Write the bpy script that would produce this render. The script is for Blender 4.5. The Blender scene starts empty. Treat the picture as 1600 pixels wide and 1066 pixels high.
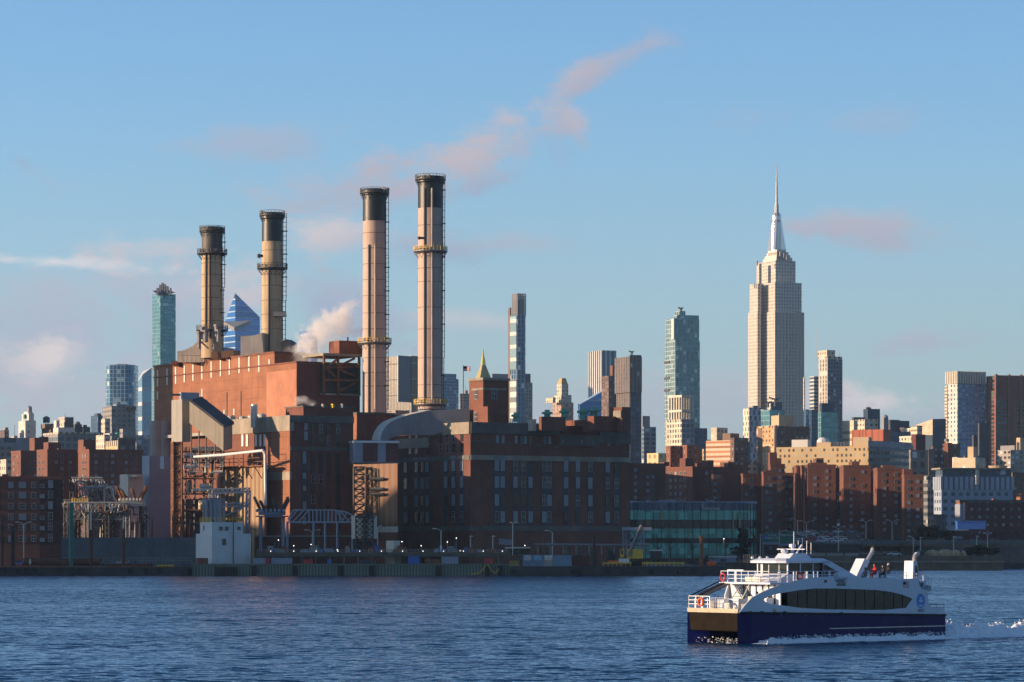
import bpy, math, random, bmesh
from math import sin, cos, tan, pi, radians, sqrt, atan2, floor
from mathutils import Vector, Matrix
from mathutils.geometry import tessellate_polygon
random.seed(7)
SC = bpy.context.scene
COL = SC.collection

# ------------------------------------------------------------------ camera
F, CX, HY, CZ = 4940.0, 800.0, 845.0, 10.0      # focal length in photo pixels, centre column, horizon row, eye height
cd = bpy.data.cameras.new('camera'); cam = bpy.data.objects.new('camera', cd); COL.objects.link(cam)
cam.location = (0, 0, CZ); cam.rotation_euler = (pi/2, 0, 0)
cd.sensor_width = 36; cd.lens = F/1600*36; cd.shift_y = (HY-533)/1600; cd.clip_start = 1; cd.clip_end = 120000
SC.camera = cam
# ------------------------------------------------------------------ exposure
vs = SC.view_settings; vs.view_transform = 'Standard'; vs.look = 'None'; vs.gamma = 1; vs.use_curve_mapping = False; vs.exposure = 0.6
SC.cycles.use_denoising = True; SC.cycles.max_bounces = 6; SC.cycles.caustics_reflective = False; SC.cycles.volume_bounces = 4
SC.cycles.volume_step_rate = 4; SC.cycles.volume_max_steps = 64
# ------------------------------------------------------------------ sun
SUN_AZ = atan2(-0.985, -0.17)      # compass-like angle from +Y towards +X
SUN_EL = radians(9.0)
sl = bpy.data.lights.new('sun', 'SUN'); sl.energy = 5.0; sl.angle = radians(0.5); sl.color = (1.0, 0.70, 0.45)
so = bpy.data.objects.new('sun', sl); COL.objects.link(so)
sv = Vector((sin(SUN_AZ)*cos(SUN_EL), cos(SUN_AZ)*cos(SUN_EL), sin(SUN_EL)))
so.rotation_euler = sv.to_track_quat('Z', 'Y').to_euler(); so.location = sv*500

# ------------------------------------------------------------------ node helpers
class NT:
    def __init__(s, tree): s.t = tree; s.n = tree.nodes; s.l = tree.links; s.n.clear()
    def node(s, typ, **kw):
        n = s.n.new(typ)
        for k, v in kw.items(): setattr(n, k, v)
        return n
    def put(s, sock, v):
        if v is None: return
        if hasattr(v, 'is_linked') or hasattr(v, 'links'): s.l.new(v, sock)
        else:
            if hasattr(sock.default_value, '__len__') and not hasattr(v, '__len__'): v = (v,)*len(sock.default_value)
            if hasattr(sock.default_value, '__len__') and len(sock.default_value) == 4 and len(v) == 3: v = tuple(v)+(1,)
            sock.default_value = v
    def m(s, op, a, b=None, c=None, clamp=False):
        n = s.node('ShaderNodeMath', operation=op); n.use_clamp = clamp
        s.put(n.inputs[0], a); s.put(n.inputs[1], b); s.put(n.inputs[2], c); return n.outputs[0]
    def vm(s, op, a, b=None):
        n = s.node('ShaderNodeVectorMath', operation=op); s.put(n.inputs[0], a); s.put(n.inputs[1], b)
        return n.outputs[0]
    def mix(s, f, a, b, bt='MIX'):
        n = s.node('ShaderNodeMix', data_type='RGBA', blend_type=bt); s.put(n.inputs[0], f); s.put(n.inputs[6], a); s.put(n.inputs[7], b)
        return n.outputs[2]
    def noise(s, vec, scale, detail=3, rough=.55, out=0, dim='3D'):
        n = s.node('ShaderNodeTexNoise', noise_dimensions=dim); s.put(n.inputs['Vector'], vec); s.put(n.inputs['Scale'], scale)
        s.put(n.inputs['Detail'], detail); s.put(n.inputs['Roughness'], rough); return n.outputs[out]
    def mapr(s, v, a, b, c=0, d=1, smooth=False):
        n = s.node('ShaderNodeMapRange'); n.clamp = True
        if smooth: n.interpolation_type = 'SMOOTHSTEP'
        for i, x in enumerate((v, a, b, c, d)): s.put(n.inputs[i], x)
        return n.outputs[0]
    def sep(s, v): n = s.node('ShaderNodeSeparateXYZ'); s.put(n.inputs[0], v); return n.outputs
    def comb(s, x, y, z=0): n = s.node('ShaderNodeCombineXYZ'); s.put(n.inputs[0], x); s.put(n.inputs[1], y); s.put(n.inputs[2], z); return n.outputs[0]
    def scalev(s, v, sc): return s.vm('MULTIPLY', v, sc)

# ------------------------------------------------------------------ sky
W = bpy.data.worlds.new('World'); SC.world = W; W.use_nodes = True
def build_world():
    t = NT(W.node_tree)
    out = t.node('ShaderNodeOutputWorld'); bg = t.node('ShaderNodeBackground'); t.l.new(bg.outputs[0], out.inputs[0])
    sky = t.node('ShaderNodeTexSky', sky_type='NISHITA'); sky.sun_disc = False; sky.sun_elevation = SUN_EL; sky.sun_rotation = SUN_AZ % (2*pi)
    sky.air_density = 1.0; sky.dust_density = 0.6; sky.ozone_density = 2.5; sky.altitude = 50
    d = t.node('ShaderNodeTexCoord').outputs['Generated']
    x, y, z = t.sep(d)
    az = t.m('ARCTAN2', x, y); el = t.m('ARCSINE', z)
    S = 0.113
    base = t.mix(1.0, sky.outputs[0], (S*0.96, S*1.17, S*1.50), 'MULTIPLY')
    # pale band of far air low in the sky
    low = t.mapr(el, 0.0, 0.155, 1, 0, True)
    base = t.mix(t.m('MULTIPLY', low, SKY_LOW), base, (0.28, 0.343, 0.424))
    # sky dimmed behind the camera and overhead, cutting ambient light on shaded fronts
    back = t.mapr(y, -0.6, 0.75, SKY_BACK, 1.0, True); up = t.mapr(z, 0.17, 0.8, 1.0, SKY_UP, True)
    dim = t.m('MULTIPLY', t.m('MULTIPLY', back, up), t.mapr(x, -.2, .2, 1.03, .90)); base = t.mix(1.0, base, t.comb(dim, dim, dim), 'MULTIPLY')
    # clouds: soft lumps at fixed directions, edges broken up by noise
    p = t.comb(t.m('MULTIPLY', az, 1.0), t.m('MULTIPLY', el, 1.6), 0.3)
    n1 = t.noise(p, 60, 8, .65); n2 = t.noise(p, 22, 5, .6)
    n3 = t.noise(t.comb(t.m('MULTIPLY', az, .7), t.m('MULTIPLY', el, 2.2), 1.7), 150, 6, .7)
    nn = t.m('ADD', t.m('MULTIPLY', t.m('SUBTRACT', n1, .5), 3.2), t.m('MULTIPLY', t.m('SUBTRACT', n2, .5), 4.6)); nn = t.m('ADD', nn, t.m('MULTIPLY', t.m('SUBTRACT', n3, .5), 1.6))
    cur = base
    for (px, py, rx, ry, amp, colr, rot) in CLOUDS:
        a0 = atan2(px-CX, F); e0 = atan2(HY-py, F); ra = rx*1.35/F; re = ry*1.35/F
        da = t.m('SUBTRACT', az, a0); de = t.m('SUBTRACT', el, e0)
        c_, s_ = cos(radians(rot)), sin(radians(rot))
        u = t.m('ADD', t.m('MULTIPLY', da, c_/ra), t.m('MULTIPLY', de, s_/ra))
        v = t.m('ADD', t.m('MULTIPLY', da, -s_/re), t.m('MULTIPLY', de, c_/re))
        r2 = t.m('ADD', t.m('MULTIPLY', u, u), t.m('MULTIPLY', v, v))
        k = t.m('ADD', t.m('SUBTRACT', 1.16, t.m('SQRT', r2)), t.m('MULTIPLY', nn, .68))
        k = t.mapr(k, 0.0, 1.3, 0, min(1, amp*1.12), True)
        # lit from the sun's side and above, bluish below
        sh = t.mapr(t.m('ADD', v, t.m('MULTIPLY', u, -.35)), -0.9, 0.9)
        cc = t.mix(sh, tuple(q*f for q, f in zip(colr, (.82, .88, .96))), colr)
        cur = t.mix(k, cur, t.mix(1.0, cc, (.67,.67,.67), 'MULTIPLY'))
    t.l.new(cur, bg.inputs[0]); bg.inputs[1].default_value = 1.0
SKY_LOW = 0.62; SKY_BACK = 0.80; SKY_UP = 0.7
PK = (0.52, 0.47, 0.53); CR = (0.68, 0.61, 0.62); GR = (0.44, 0.47, 0.58)
CLOUDS = [
    (40, 520, 330, 110, .8, (0.47,0.515,0.61), 0), (60, 640, 420, 80, .7, (0.53,0.51,0.58), 0), (300, 470, 130, 60, .5, (.49,.51,.60), 0),
    (90, 414, 150, 10, 1.0, (0.80,0.76,0.76), -3), (75, 570, 50, 26, 1, (.78,.69,.66), 8), (0, 560, 40, 26, .6, CR, 0),
    (240, 390, 110, 26, .7, CR, 4), (400, 222, 130, 26, .42, PK, 6), (70, 285, 50, 26, .38, PK, -30), (40, 262, 26, 10, .4, (.32,.38,.52), -40),
    (705, 250, 110, 40, .85, (.60,.51,.54), 14), (560, 300, 150, 34, .6, PK, 8), (600, 262, 70, 26, .5, PK, 20), (750, 290, 70, 16, .5, (.40,.43,.55), 12),
    (505, 372, 95, 32, .95, CR, 0), (640, 388, 110, 22, .5, (.40,.44,.56), 0), (395, 450, 75, 52, .9, CR, 0), (510, 470, 90, 44, .75, (.42,.46,.58), -20),
    (740, 500, 70, 14, .5, CR, -6), (810, 382, 70, 13, .35, PK, 0),
    (888, 192, 22, 17, .6, (.58,.50,.54), -35), (915, 115, 44, 14, .6, PK, 30), (1025, 68, 34, 20, .6, PK, 0), (870, 240, 22, 34, .35, (.36,.46,.62), 0),
    (820, 222, 60, 15, .42, PK, 25), (885, 150, 46, 12, .4, PK, 50), (970, 92, 60, 15, .45, PK, 30), (900, 205, 30, 10, .4, PK, -60), (470, 320, 90, 22, .35, PK, 10),
    (1345, 358, 110, 24, .7, PK, -4), (1255, 355, 70, 14, .35, PK, 0), (1450, 538, 70, 20, .75, (.48,.46,.54), 0),
    (1370, 633, 90, 27, .95, (.76,.68,.66), 0), (1440, 660, 120, 30, .5, GR, 0), (960, 640, 300, 46, .4, (.50,.47,.56), 0),
    (1180, 185, 60, 22, .18, PK, 0), (1360, 190, 70, 20, .2, PK, 0), (1560, 640, 160, 60, .3, (.50,.48,.56), 0)]
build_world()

# ------------------------------------------------------------------ mesh builder
class MB:
    def __init__(s): s.v = []; s.f = []; s.uv = []; s.mi = []
    def face(s, pts, uv=None, mi=0):
        i = len(s.v); s.v += [tuple(p) for p in pts]; s.f.append(tuple(range(i, i+len(pts))))
        s.uv.append(uv or [(0, 0)]*len(pts)); s.mi.append(mi)
    def quad(s, a, b, c, d, mi=0):
        a, b, c, d = map(Vector, (a, b, c, d)); w = (b-a).length; h = (d-a).length
        s.face((a, b, c, d), [(0, 0), (w, 0), (w, h), (0, h)], mi)
    def prism(s, poly, z0, z1, mi=0, u0=0, cap=1, bottom=False):
        """poly: ccw (x,y); z1 a number or one height per corner"""
        n = len(poly); zz = z1 if hasattr(z1, '__len__') else [z1]*n
        zb = z0 if hasattr(z0, '__len__') else [z0]*n; u = u0
        for i in range(n):
            j = (i+1) % n; a, b = poly[i], poly[j]; L = math.hypot(b[0]-a[0], b[1]-a[1])
            s.face(((a[0], a[1], zb[i]), (b[0], b[1], zb[j]), (b[0], b[1], zz[j]), (a[0], a[1], zz[i])),
                   [(u, zb[i]), (u+L, zb[j]), (u+L, zz[j]), (u, zz[i])], mi)
            u += L
        if cap: s.face([(p[0], p[1], zz[i]) for i, p in enumerate(poly)], None, cap if cap > 1 else mi)
        if bottom: s.face([(p[0], p[1], zb[i]) for i, p in enumerate(poly)][::-1], None, mi)
    def box(s, x0, y0, z0, x1, y1, z1, mi=0): s.prism([(x0, y0), (x1, y0), (x1, y1), (x0, y1)], z0, z1, mi, bottom=True)
    def obox(s, c, th, lx, ly, z0, z1, mi=0):
        """box of plan lx by ly centred at c, turned by th"""
        ca, sa = cos(th), sin(th)
        P_ = [(c[0]+ca*a-sa*b, c[1]+sa*a+ca*b) for a, b in ((-lx/2, -ly/2), (lx/2, -ly/2), (lx/2, ly/2), (-lx/2, ly/2))]
        s.prism(P_, z0, z1, mi, bottom=True)
    def tube(s, p0, p1, r0, r1=None, n=6, mi=0, caps=True):
        p0, p1 = Vector(p0), Vector(p1); r1 = r0 if r1 is None else r1
        d = (p1-p0); 
        if d.length < 1e-6: return
        d.normalize(); a = d.orthogonal().normalized() if abs(d.z) < .999 else Vector((1, 0, 0)); b = d.cross(a)
        A = [p0+(a*cos(2*pi*k/n)+b*sin(2*pi*k/n))*r0 for k in range(n)]; B = [p1+(a*cos(2*pi*k/n)+b*sin(2*pi*k/n))*r1 for k in range(n)]
        L = (p1-p0).length; w = 2*pi*r0/n
        for k in range(n):
            j = (k+1) % n; s.face((A[k], A[j], B[j], B[k]), [(k*w, 0), ((k+1)*w, 0), ((k+1)*w, L), (k*w, L)], mi)
        if caps: s.face(A[::-1], None, mi); s.face(B, None, mi)
    def path(s, pts, r, n=6, mi=0):
        for a, b in zip(pts, pts[1:]): s.tube(a, b, r, r, n, mi)
    def lathe(s, c, prof, n=32, mi=0, cap=True):
        """prof: (r, z) list from bottom up"""
        for (r0, z0), (r1, z1) in zip(prof, prof[1:]):
            for k in range(n):
                a, b = 2*pi*k/n, 2*pi*(k+1)/n; w = 2*pi*max(r0, r1)/n
                s.face(((c[0]+r0*cos(a), c[1]+r0*sin(a), z0), (c[0]+r0*cos(b), c[1]+r0*sin(b), z0), (c[0]+r1*cos(b), c[1]+r1*sin(b), z1), (c[0]+r1*cos(a), c[1]+r1*sin(a), z1)),
                       [(k*w, z0), (k*w+w, z0), (k*w+w, z1), (k*w, z1)], mi)
        r, z = prof[-1]
        if cap and r > 1e-4: s.face([(c[0]+r*cos(2*pi*k/n), c[1]+r*sin(2*pi*k/n), z) for k in range(n)], None, mi)
    def ball(s, c, r, n=8, mi=0, sq=(1, 1, 1)):
        m_ = n//2
        def q(i, j): th = pi*i/m_; ph = 2*pi*j/n; return (c[0]+sq[0]*r*sin(th)*cos(ph), c[1]+sq[1]*r*sin(th)*sin(ph), c[2]+sq[2]*r*cos(th))
        for i in range(m_):
            for j in range(n):
                s.face((q(i, j), q(i+1, j), q(i+1, j+1), q(i, j+1)) if 0 < i < m_-1 else ((q(0, j), q(1, j), q(1, j+1)) if i == 0 else (q(i, j), q(i+1, j), q(i, j+1))), None, mi)
    def lattice(s, a, b, wdt, r, nseg, mi=0, up=None):
        """square truss from a to b"""
        a, b = Vector(a), Vector(b); d = (b-a).normalized(); up = Vector(up) if up else (Vector((0, 0, 1)) if abs(d.z) < .9 else Vector((0, 1, 0)))
        x = d.cross(up).normalized(); y = x.cross(d).normalized(); cs = [x+y, x-y, -x-y, -x+y]; h = wdt/2
        for c in cs: s.tube(a+c*h, b+c*h, r, n=4, mi=mi, caps=False)
        for i in range(nseg):
            p, q = a.lerp(b, i/nseg), a.lerp(b, (i+1)/nseg)
            for k in range(4):
                c0, c1 = cs[k]*h, cs[(k+1) % 4]*h
                s.tube(p+c0, q+c1, r*.7, n=3, mi=mi, caps=False); s.tube(q+c0, q+c1, r*.7, n=3, mi=mi, caps=False)
                s.tube(p+c1, q+c0, r*.7, n=3, mi=mi, caps=False)
    def build(s, name, mats, parent=None, smooth=False, local=False, merge=False):
        me = bpy.data.meshes.new(name)
        org = Vector((0, 0, 0)) if local else wloc(parent) if parent else s.origin()
        me.from_pydata([tuple(Vector(v)-org) for v in s.v], [], s.f)
        ul = me.uv_layers.new(name='UVMap'); k = 0; buf = []
        for u in s.uv:
            for q in u: buf += [q[0], q[1]]
        ul.data.foreach_set('uv', buf)
        for m_ in (mats if isinstance(mats, (list, tuple)) else [mats]): me.materials.append(m_)
        me.polygons.foreach_set('material_index', s.mi)
        if merge:
            bm = bmesh.new(); bm.from_mesh(me); bmesh.ops.remove_doubles(bm, verts=bm.verts, dist=.004); bm.to_mesh(me); bm.free()
        if smooth: me.polygons.foreach_set('use_smooth', [True]*len(me.polygons))
        me.update()
        o = bpy.data.objects.new(name, me); COL.objects.link(o)
        if parent: o.parent = parent
        elif not local: o.location = org
        return o
    def origin(s):
        xs = [v[0] for v in s.v]; ys = [v[1] for v in s.v]; zs = [v[2] for v in s.v]
        return Vector(((min(xs)+max(xs))/2, (min(ys)+max(ys))/2, min(zs)))
def wloc(o):
    v = Vector((0, 0, 0))
    while o: v += o.location; o = o.parent
    return v
def tag(o, label=None, cat=None, group=None, kind=None):
    if label: o['label'] = label
    if cat: o['category'] = cat
    if group: o['group'] = group
    if kind: o['kind'] = kind
    return o
def empty(name, loc, label, cat, group=None):
    o = bpy.data.objects.new(name, None); COL.objects.link(o); o.location = loc; o.empty_display_size = .5
    return tag(o, label, cat, group)
def copy_tree(o, loc=None, rz=None, parent=None, label=None):
    c = o.copy(); COL.objects.link(c)
    if parent: c.parent = parent
    for ch in list(KIDS.get(o.name, [])): copy_tree(ch, parent=c)
    if loc is not None: c.location = loc
    if rz is not None: c.rotation_euler = (0, 0, rz)
    if label: c['label'] = label
    return c
KIDS = {}
def reg(root, *kids): KIDS.setdefault(root.name, []).extend(kids); return root
def px(x, y, D): return Vector(((x-CX)/F*D, D, CZ+(HY-y)/F*D))
def PX(x, D): return (x-CX)/F*D
def PZ(y, D): return CZ+(HY-y)/F*D
def solve(N, d, x):
    k = (x-CX)/F; return (k*N[1]-N[0])/(d[0]-k*d[1])
def foot(xl, xc, xr, D, th, dl=None, dr=None):
    """plan of a rectangular block: near corner at column xc, left face out to xl, right face out to xr"""
    th = radians(th); N = Vector((PX(xc, D), D)); r = Vector((cos(th), sin(th))); l = Vector((-sin(th), cos(th)))
    tl = solve(N, l, xl) if dl is None else dl; tr = solve(N, r, xr) if dr is None else dr
    if tl <= 0 and dl is None: tl = 14
    if tr <= 0 and dr is None: tr = 8
    tl = max(tl, .15); tr = max(tr, .15)
    return [tuple(N), tuple(N+r*tr), tuple(N+r*tr+l*tl), tuple(N+l*tl)], tl, tr
def grow(poly, e):
    c = sum((Vector(p) for p in poly), Vector((0, 0)))/len(poly); out = []; n = len(poly)
    for i in range(n):
        a, b, d = Vector(poly[i-1]), Vector(poly[i]), Vector(poly[(i+1) % n])
        u, w = (b-a).normalized(), (b-d).normalized(); out.append(tuple(b+(u+w)*e))
    return out
# ------------------------------------------------------------------ materials
def newmat(name):
    m = bpy.data.materials.new(name); m.use_nodes = True; return m, NT(m.node_tree)
def pbr(t, col, rough=.8, metal=0, spec=None, normal=None, emit=None, es=0, alpha=None):
    out = t.node('ShaderNodeOutputMaterial'); b = t.node('ShaderNodeBsdfPrincipled'); t.l.new(b.outputs[0], out.inputs[0])
    t.put(b.inputs['Base Color'], col); t.put(b.inputs['Roughness'], rough); t.put(b.inputs['Metallic'], metal)
    if spec is not None: t.put(b.inputs['Specular IOR Level'], spec)
    if normal is not None: t.put(b.inputs['Normal'], normal)
    if emit is not None: t.put(b.inputs['Emission Color'], emit); t.put(b.inputs['Emission Strength'], es)
    if alpha is not None: t.put(b.inputs['Alpha'], alpha)
    return b
def c3(c, k): return tuple(min(1, x*k) for x in c)
MC = {}
def mat(name, col, rough=.75, metal=0, var=.25, sc=.25, streak=.0, fine=0, spec=None, course=0):
    """plain surface with uneven tone; streak = vertical weather runs"""
    if name in MC: return MC[name]
    m, t = newmat(name); P = t.node('ShaderNodeTexCoord').outputs['Object']
    n = t.noise(P, sc, 5, .6); c = t.mix(t.mapr(n, .3, .7), c3(col, 1-var), c3(col, 1+var))
    if streak:
        s = t.noise(t.scalev(P, (1, 1, .04)), 1.3, 4, .6); c = t.mix(t.m('MULTIPLY', t.mapr(s, .45, .75), streak), c, c3(col, .4))
    if fine:
        f = t.noise(P, fine, 2, .5); c = t.mix(t.mapr(f, .35, .65, 0, .5), c, c3(col, .62))
    if course:
        zz = t.sep(P)[2]; ln_ = t.m('LESS_THAN', t.m('FRACT', t.m('DIVIDE', t.m('ADD', zz, t.m('MULTIPLY', n, .25)), course)), .09); c = t.mix(t.m('MULTIPLY', ln_, .30), c, c3(col, .4))
        pn = t.noise(t.scalev(P, (.12, .12, .3)), 1.0, 2, .5); c = t.mix(t.mapr(pn, .56, .60, 0, .22), c, c3(col, .55)); c = t.mix(t.mapr(pn, .36, .40, .20, 0), c, c3(col, 1.35))
    pbr(t, c, rough, metal, spec); MC[name] = m; return m
def fac(name, wall, glass, cw, ch, wf, hf, var=.2, gr=.18, wr=.85, lite=.25, liteC=(.5, .55, .6), off=0, band=0, bandC=None, rib=0, ribC=None, lines=0, diag=False, gm=0.0, stain=.25, spand=None):
    """wall with a grid of windows (size as share of the cell) laid out on the surface in metres"""
    if name in MC: return MC[name]
    if name not in ('limestone tower wall',): cw, ch = (cw*.78 if cw < 9 else cw), (ch*.78 if ch < 7 else ch)
    m, t = newmat(name); uv = t.node('ShaderNodeUVMap', uv_map='UVMap').outputs[0]; u, v, _ = t.sep(uv)
    P = t.node('ShaderNodeTexCoord').outputs['Object']
    if diag:
        k = t.m('FLOOR', t.m('DIVIDE', v, ch)); u = t.m('ADD', u, t.m('MULTIPLY', t.m('PINGPONG', k, 2.0), cw*.25))
    uu = t.m('DIVIDE', t.m('ADD', u, off), cw); vv = t.m('DIVIDE', v, ch)
    fu, fv = t.m('FRACT', uu), t.m('FRACT', vv)
    mu = t.m('LESS_THAN', t.m('ABSOLUTE', t.m('SUBTRACT', fu, .5)), wf/2); mv = t.m('LESS_THAN', t.m('ABSOLUTE', t.m('SUBTRACT', fv, .5)), hf/2)
    mask = t.m('MULTIPLY', mu, mv)
    wn = t.node('ShaderNodeTexWhiteNoise', noise_dimensions='2D'); t.l.new(t.comb(t.m('FLOOR', uu), t.m('FLOOR', vv)), wn.inputs['Vector'])
    r = wn.outputs['Value']
    g = t.mix(r, c3(glass, .75 if gm else .55), c3(glass, 1.25 if gm else 1.5)); g = t.mix(t.m('GREATER_THAN', r, 1-lite), g, liteC)
    n = t.noise(P, .06, 5, .6); wcol = t.mix(t.mapr(n, .3, .7), c3(wall, 1-var), c3(wall, 1+var))
    s = t.noise(t.scalev(P, (1, 1, .05)), .5, 4, .6); wcol = t.mix(t.m('MULTIPLY', t.mapr(s, .45, .75), stain), wcol, c3(wall, .45))
    if spand: wcol = t.mix(mu, wcol, spand)
    if rib: wcol = t.mix(t.m('LESS_THAN', fu, rib), wcol, ribC)
    if band: wcol = t.mix(t.m('LESS_THAN', fv, band), wcol, bandC)
    col = t.mix(mask, wcol, g)
    if lines:    # thin joints
        j = t.m('MAXIMUM', t.m('LESS_THAN', fu, lines), t.m('LESS_THAN', fv, lines*1.3)); col = t.mix(j, col, c3(glass, .5))
    pbr(t, col, t.mix(mask, wr, gr), t.m('MULTIPLY', mask, gm)); MC[name] = m; return m
M = {}
BRK = (.22, .085, .052)
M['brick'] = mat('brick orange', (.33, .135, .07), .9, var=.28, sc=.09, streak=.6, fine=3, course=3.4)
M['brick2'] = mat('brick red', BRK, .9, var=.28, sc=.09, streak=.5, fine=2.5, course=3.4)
M['brickd'] = mat('brick shaded sooty', (.19, .072, .050), .9, var=.35, sc=.09, streak=.6, fine=2.5)  # soot streaks, plus the shade of unlit fronts put into the brick colour
M['brickr'] = mat('brick low red', (.11, .035, .03), .9, var=.2, sc=.1)
M['stone'] = mat('weathered limestone', (.30, .26, .20), .9, var=.25, sc=.2, streak=.4)
M['stoned'] = mat('shaded grey stone', (.13, .118, .105), .9, var=.3, sc=.2, streak=.4)  # darker copy of the limestone for faces turned from the sun
M['concrete'] = mat('concrete', (.34, .32, .29), .9, var=.18, sc=.15, streak=.4)
M['white'] = mat('white paint', (.74, .73, .70), .5, var=.06, sc=.4, streak=.12)
M['cream'] = mat('cream paint', (.62, .57, .46), .6, var=.1, sc=.3, streak=.3)
M['steel'] = mat('grey steel', (.22, .22, .22), .55, .3, var=.25, sc=1)
M['steeld'] = mat('dark steel', (.05, .05, .055), .6, .2, var=.3, sc=1)
M['rust'] = mat('rusty steel', (.20, .085, .04), .85, .1, var=.45, sc=.8)
M['rustd'] = mat('dark rusted pile', (.11, .035, .022), .8, .1, var=.35, sc=.8)
M['green'] = mat('green pile coating', (.02, .17, .13), .6, var=.2, sc=.5, streak=.3)
M['yellow'] = mat('safety yellow', (.65, .42, .03), .6, var=.2, sc=1)
M['orange'] = mat('orange plastic', (.75, .13, .03), .6, var=.15, sc=1)
M['red'] = mat('red paint', (.42, .03, .03), .6, var=.15, sc=1)
M['bluep'] = mat('blue paint', (.03, .12, .42), .6, var=.15, sc=1)
M['copper'] = mat('green copper', (.12, .36, .28), .7, .1, var=.25, sc=.8)
M['gold'] = mat('gilded roof', (.95, .66, .12), .35, .6, var=.2, sc=.3)
M['olive'] = mat('olive roof tile', (.38, .31, .13), .7, var=.15, sc=.3)
M['clad'] = mat('grey cladding', (.30, .28, .25), .6, .1, var=.12, sc=.15, streak=.45)
M['cladb'] = mat('blue grey cladding', (.26, .30, .37), .6, .05, var=.08, sc=.15, streak=.2)
M['dclad'] = mat('maroon cladding', (.10, .03, .03), .7, var=.2, sc=.3)
M['asphalt'] = mat('asphalt', (.05, .05, .052), .95, var=.25, sc=.3)
M['land'] = mat('quay ground', (.06, .057, .052), .95, var=.4, sc=.08, fine=1)
M['quay'] = mat('quay stone', (.17, .13, .09), .95, var=.35, sc=.25, streak=.5)
M['wood'] = mat('tarred timber', (.03, .027, .022), .95, var=.4, sc=.8, streak=.3)
M['barge'] = mat('dull black barge plate', (.03, .035, .042), .7, .2, var=.4, sc=.3, streak=.4)
M['rubber'] = mat('rubber', (.012, .012, .013), .85, var=.2, sc=2)
M['glassd'] = mat('dark glass', (.015, .022, .03), .12, 0, var=.3, sc=.5, spec=.4)
M['glassb'] = mat('blue glass', (.05, .10, .16), .1, .4, var=.3, sc=.3, spec=.8)
M['foliage'] = mat('dark needles', (.012, .028, .016), .9, var=.5, sc=1)
M['bush'] = mat('winter shrub', (.05, .045, .025), .95, var=.5, sc=.8)
M['bark'] = mat('bark', (.06, .045, .035), .95, var=.3, sc=2)
M['navy'] = mat('navy hull paint', (.003, .006, .085), .35, 0, var=.2, sc=.5, streak=.25, spec=.15)
M['bow'] = mat('dark bronze underdeck', (.017, .0125, .0085), .95, 0, var=.35, sc=.6, streak=.3, spec=.08)
M['bwhite'] = mat('white boat paint', (.60, .65, .73), .4, var=.05, sc=.6, streak=.12)
M['alu'] = mat('bare aluminium', (.50, .49, .47), .4, .5, var=.12, sc=1)
M['skin'] = mat('skin', (.45, .27, .19), .6, var=.05)
M['dkcloth'] = mat('dark coat', (.02, .022, .03), .9, var=.2, sc=4)
M['rdcloth'] = mat('red coat', (.45, .02, .02), .9, var=.15, sc=4)
M['grcloth'] = mat('grey coat', (.16, .14, .13), .9, var=.15, sc=4)
def emis(name, col, s):
    m, t = newmat(name); pbr(t, (.8, .8, .8), .5, emit=col, es=s); MC[name] = m; return m
M['lamp'] = emis('lit lamp', (1, .93, .8), 3)
M['lampw'] = emis('lit window', (1, .72, .35), .8)
# ribbed sheet
def ribbed(name, c1, c2, pitch, duty=.5, rough=.7):
    if name in MC: return MC[name]
    m, t = newmat(name); uv = t.node('ShaderNodeUVMap', uv_map='UVMap').outputs[0]; u, v, _ = t.sep(uv); P = t.node('ShaderNodeTexCoord').outputs['Object']
    f = t.m('LESS_THAN', t.m('FRACT', t.m('DIVIDE', u, pitch)), duty); c = t.mix(f, c1, c2)
    n = t.noise(t.scalev(P, (1, 1, .08)), .6, 4, .6); c = t.mix(t.mapr(n, .4, .75, 0, .5), c, c3(c1, .5))
    pbr(t, c, rough); MC[name] = m; return m
M['tanrib'] = ribbed('tan ribbed sheet', (.34, .24, .14), (.23, .12, .06), 2.4)
M['sheetpile'] = ribbed('green grey sheet pile', (.17, .21, .16), (.08, .10, .08), .9)
# water
def water_mat():
    m, t = newmat('river water'); P = t.node('ShaderNodeTexCoord').outputs['Object']
    def slope(scale, stretch, det, seed):
        q = t.vm('ADD', t.scalev(P, (stretch, 1, 1)), (seed, seed*2, 0)); return t.vm('SUBTRACT', t.noise(q, scale, det, .6, out=1), (.5, .5, .5))
    patch = t.mapr(t.noise(t.scalev(P, (.35, 1, 1)), .02, 5, .65), .35, .65, .6, 1.4)
    a = t.vm('MULTIPLY', slope(1.6, .9, 3, 3), (.6, 1.0, 0)); b = t.vm('MULTIPLY', slope(.55, .75, 4, 40), (.6, 2.1, 0)); c = t.vm('MULTIPLY', slope(.13, .6, 3, 90), (.2, 1.25, 0))
    s = t.vm('ADD', t.vm('ADD', a, b), c); s = t.vm('MULTIPLY', s, t.comb(patch, patch, 0))
    sx, sy, _ = t.sep(s); sy = t.m('SUBTRACT', -.03, t.m('ABSOLUTE', sy)); nrm = t.vm('NORMALIZE', t.comb(sx, sy, 1.0))
    pbr(t, (.002, .040, .105), .10, normal=nrm, spec=.42)
    return m
M['water'] = water_mat()
M['foam'] = mat('foam', (.88, .90, .92), .9, var=.05, sc=1.5)

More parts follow.
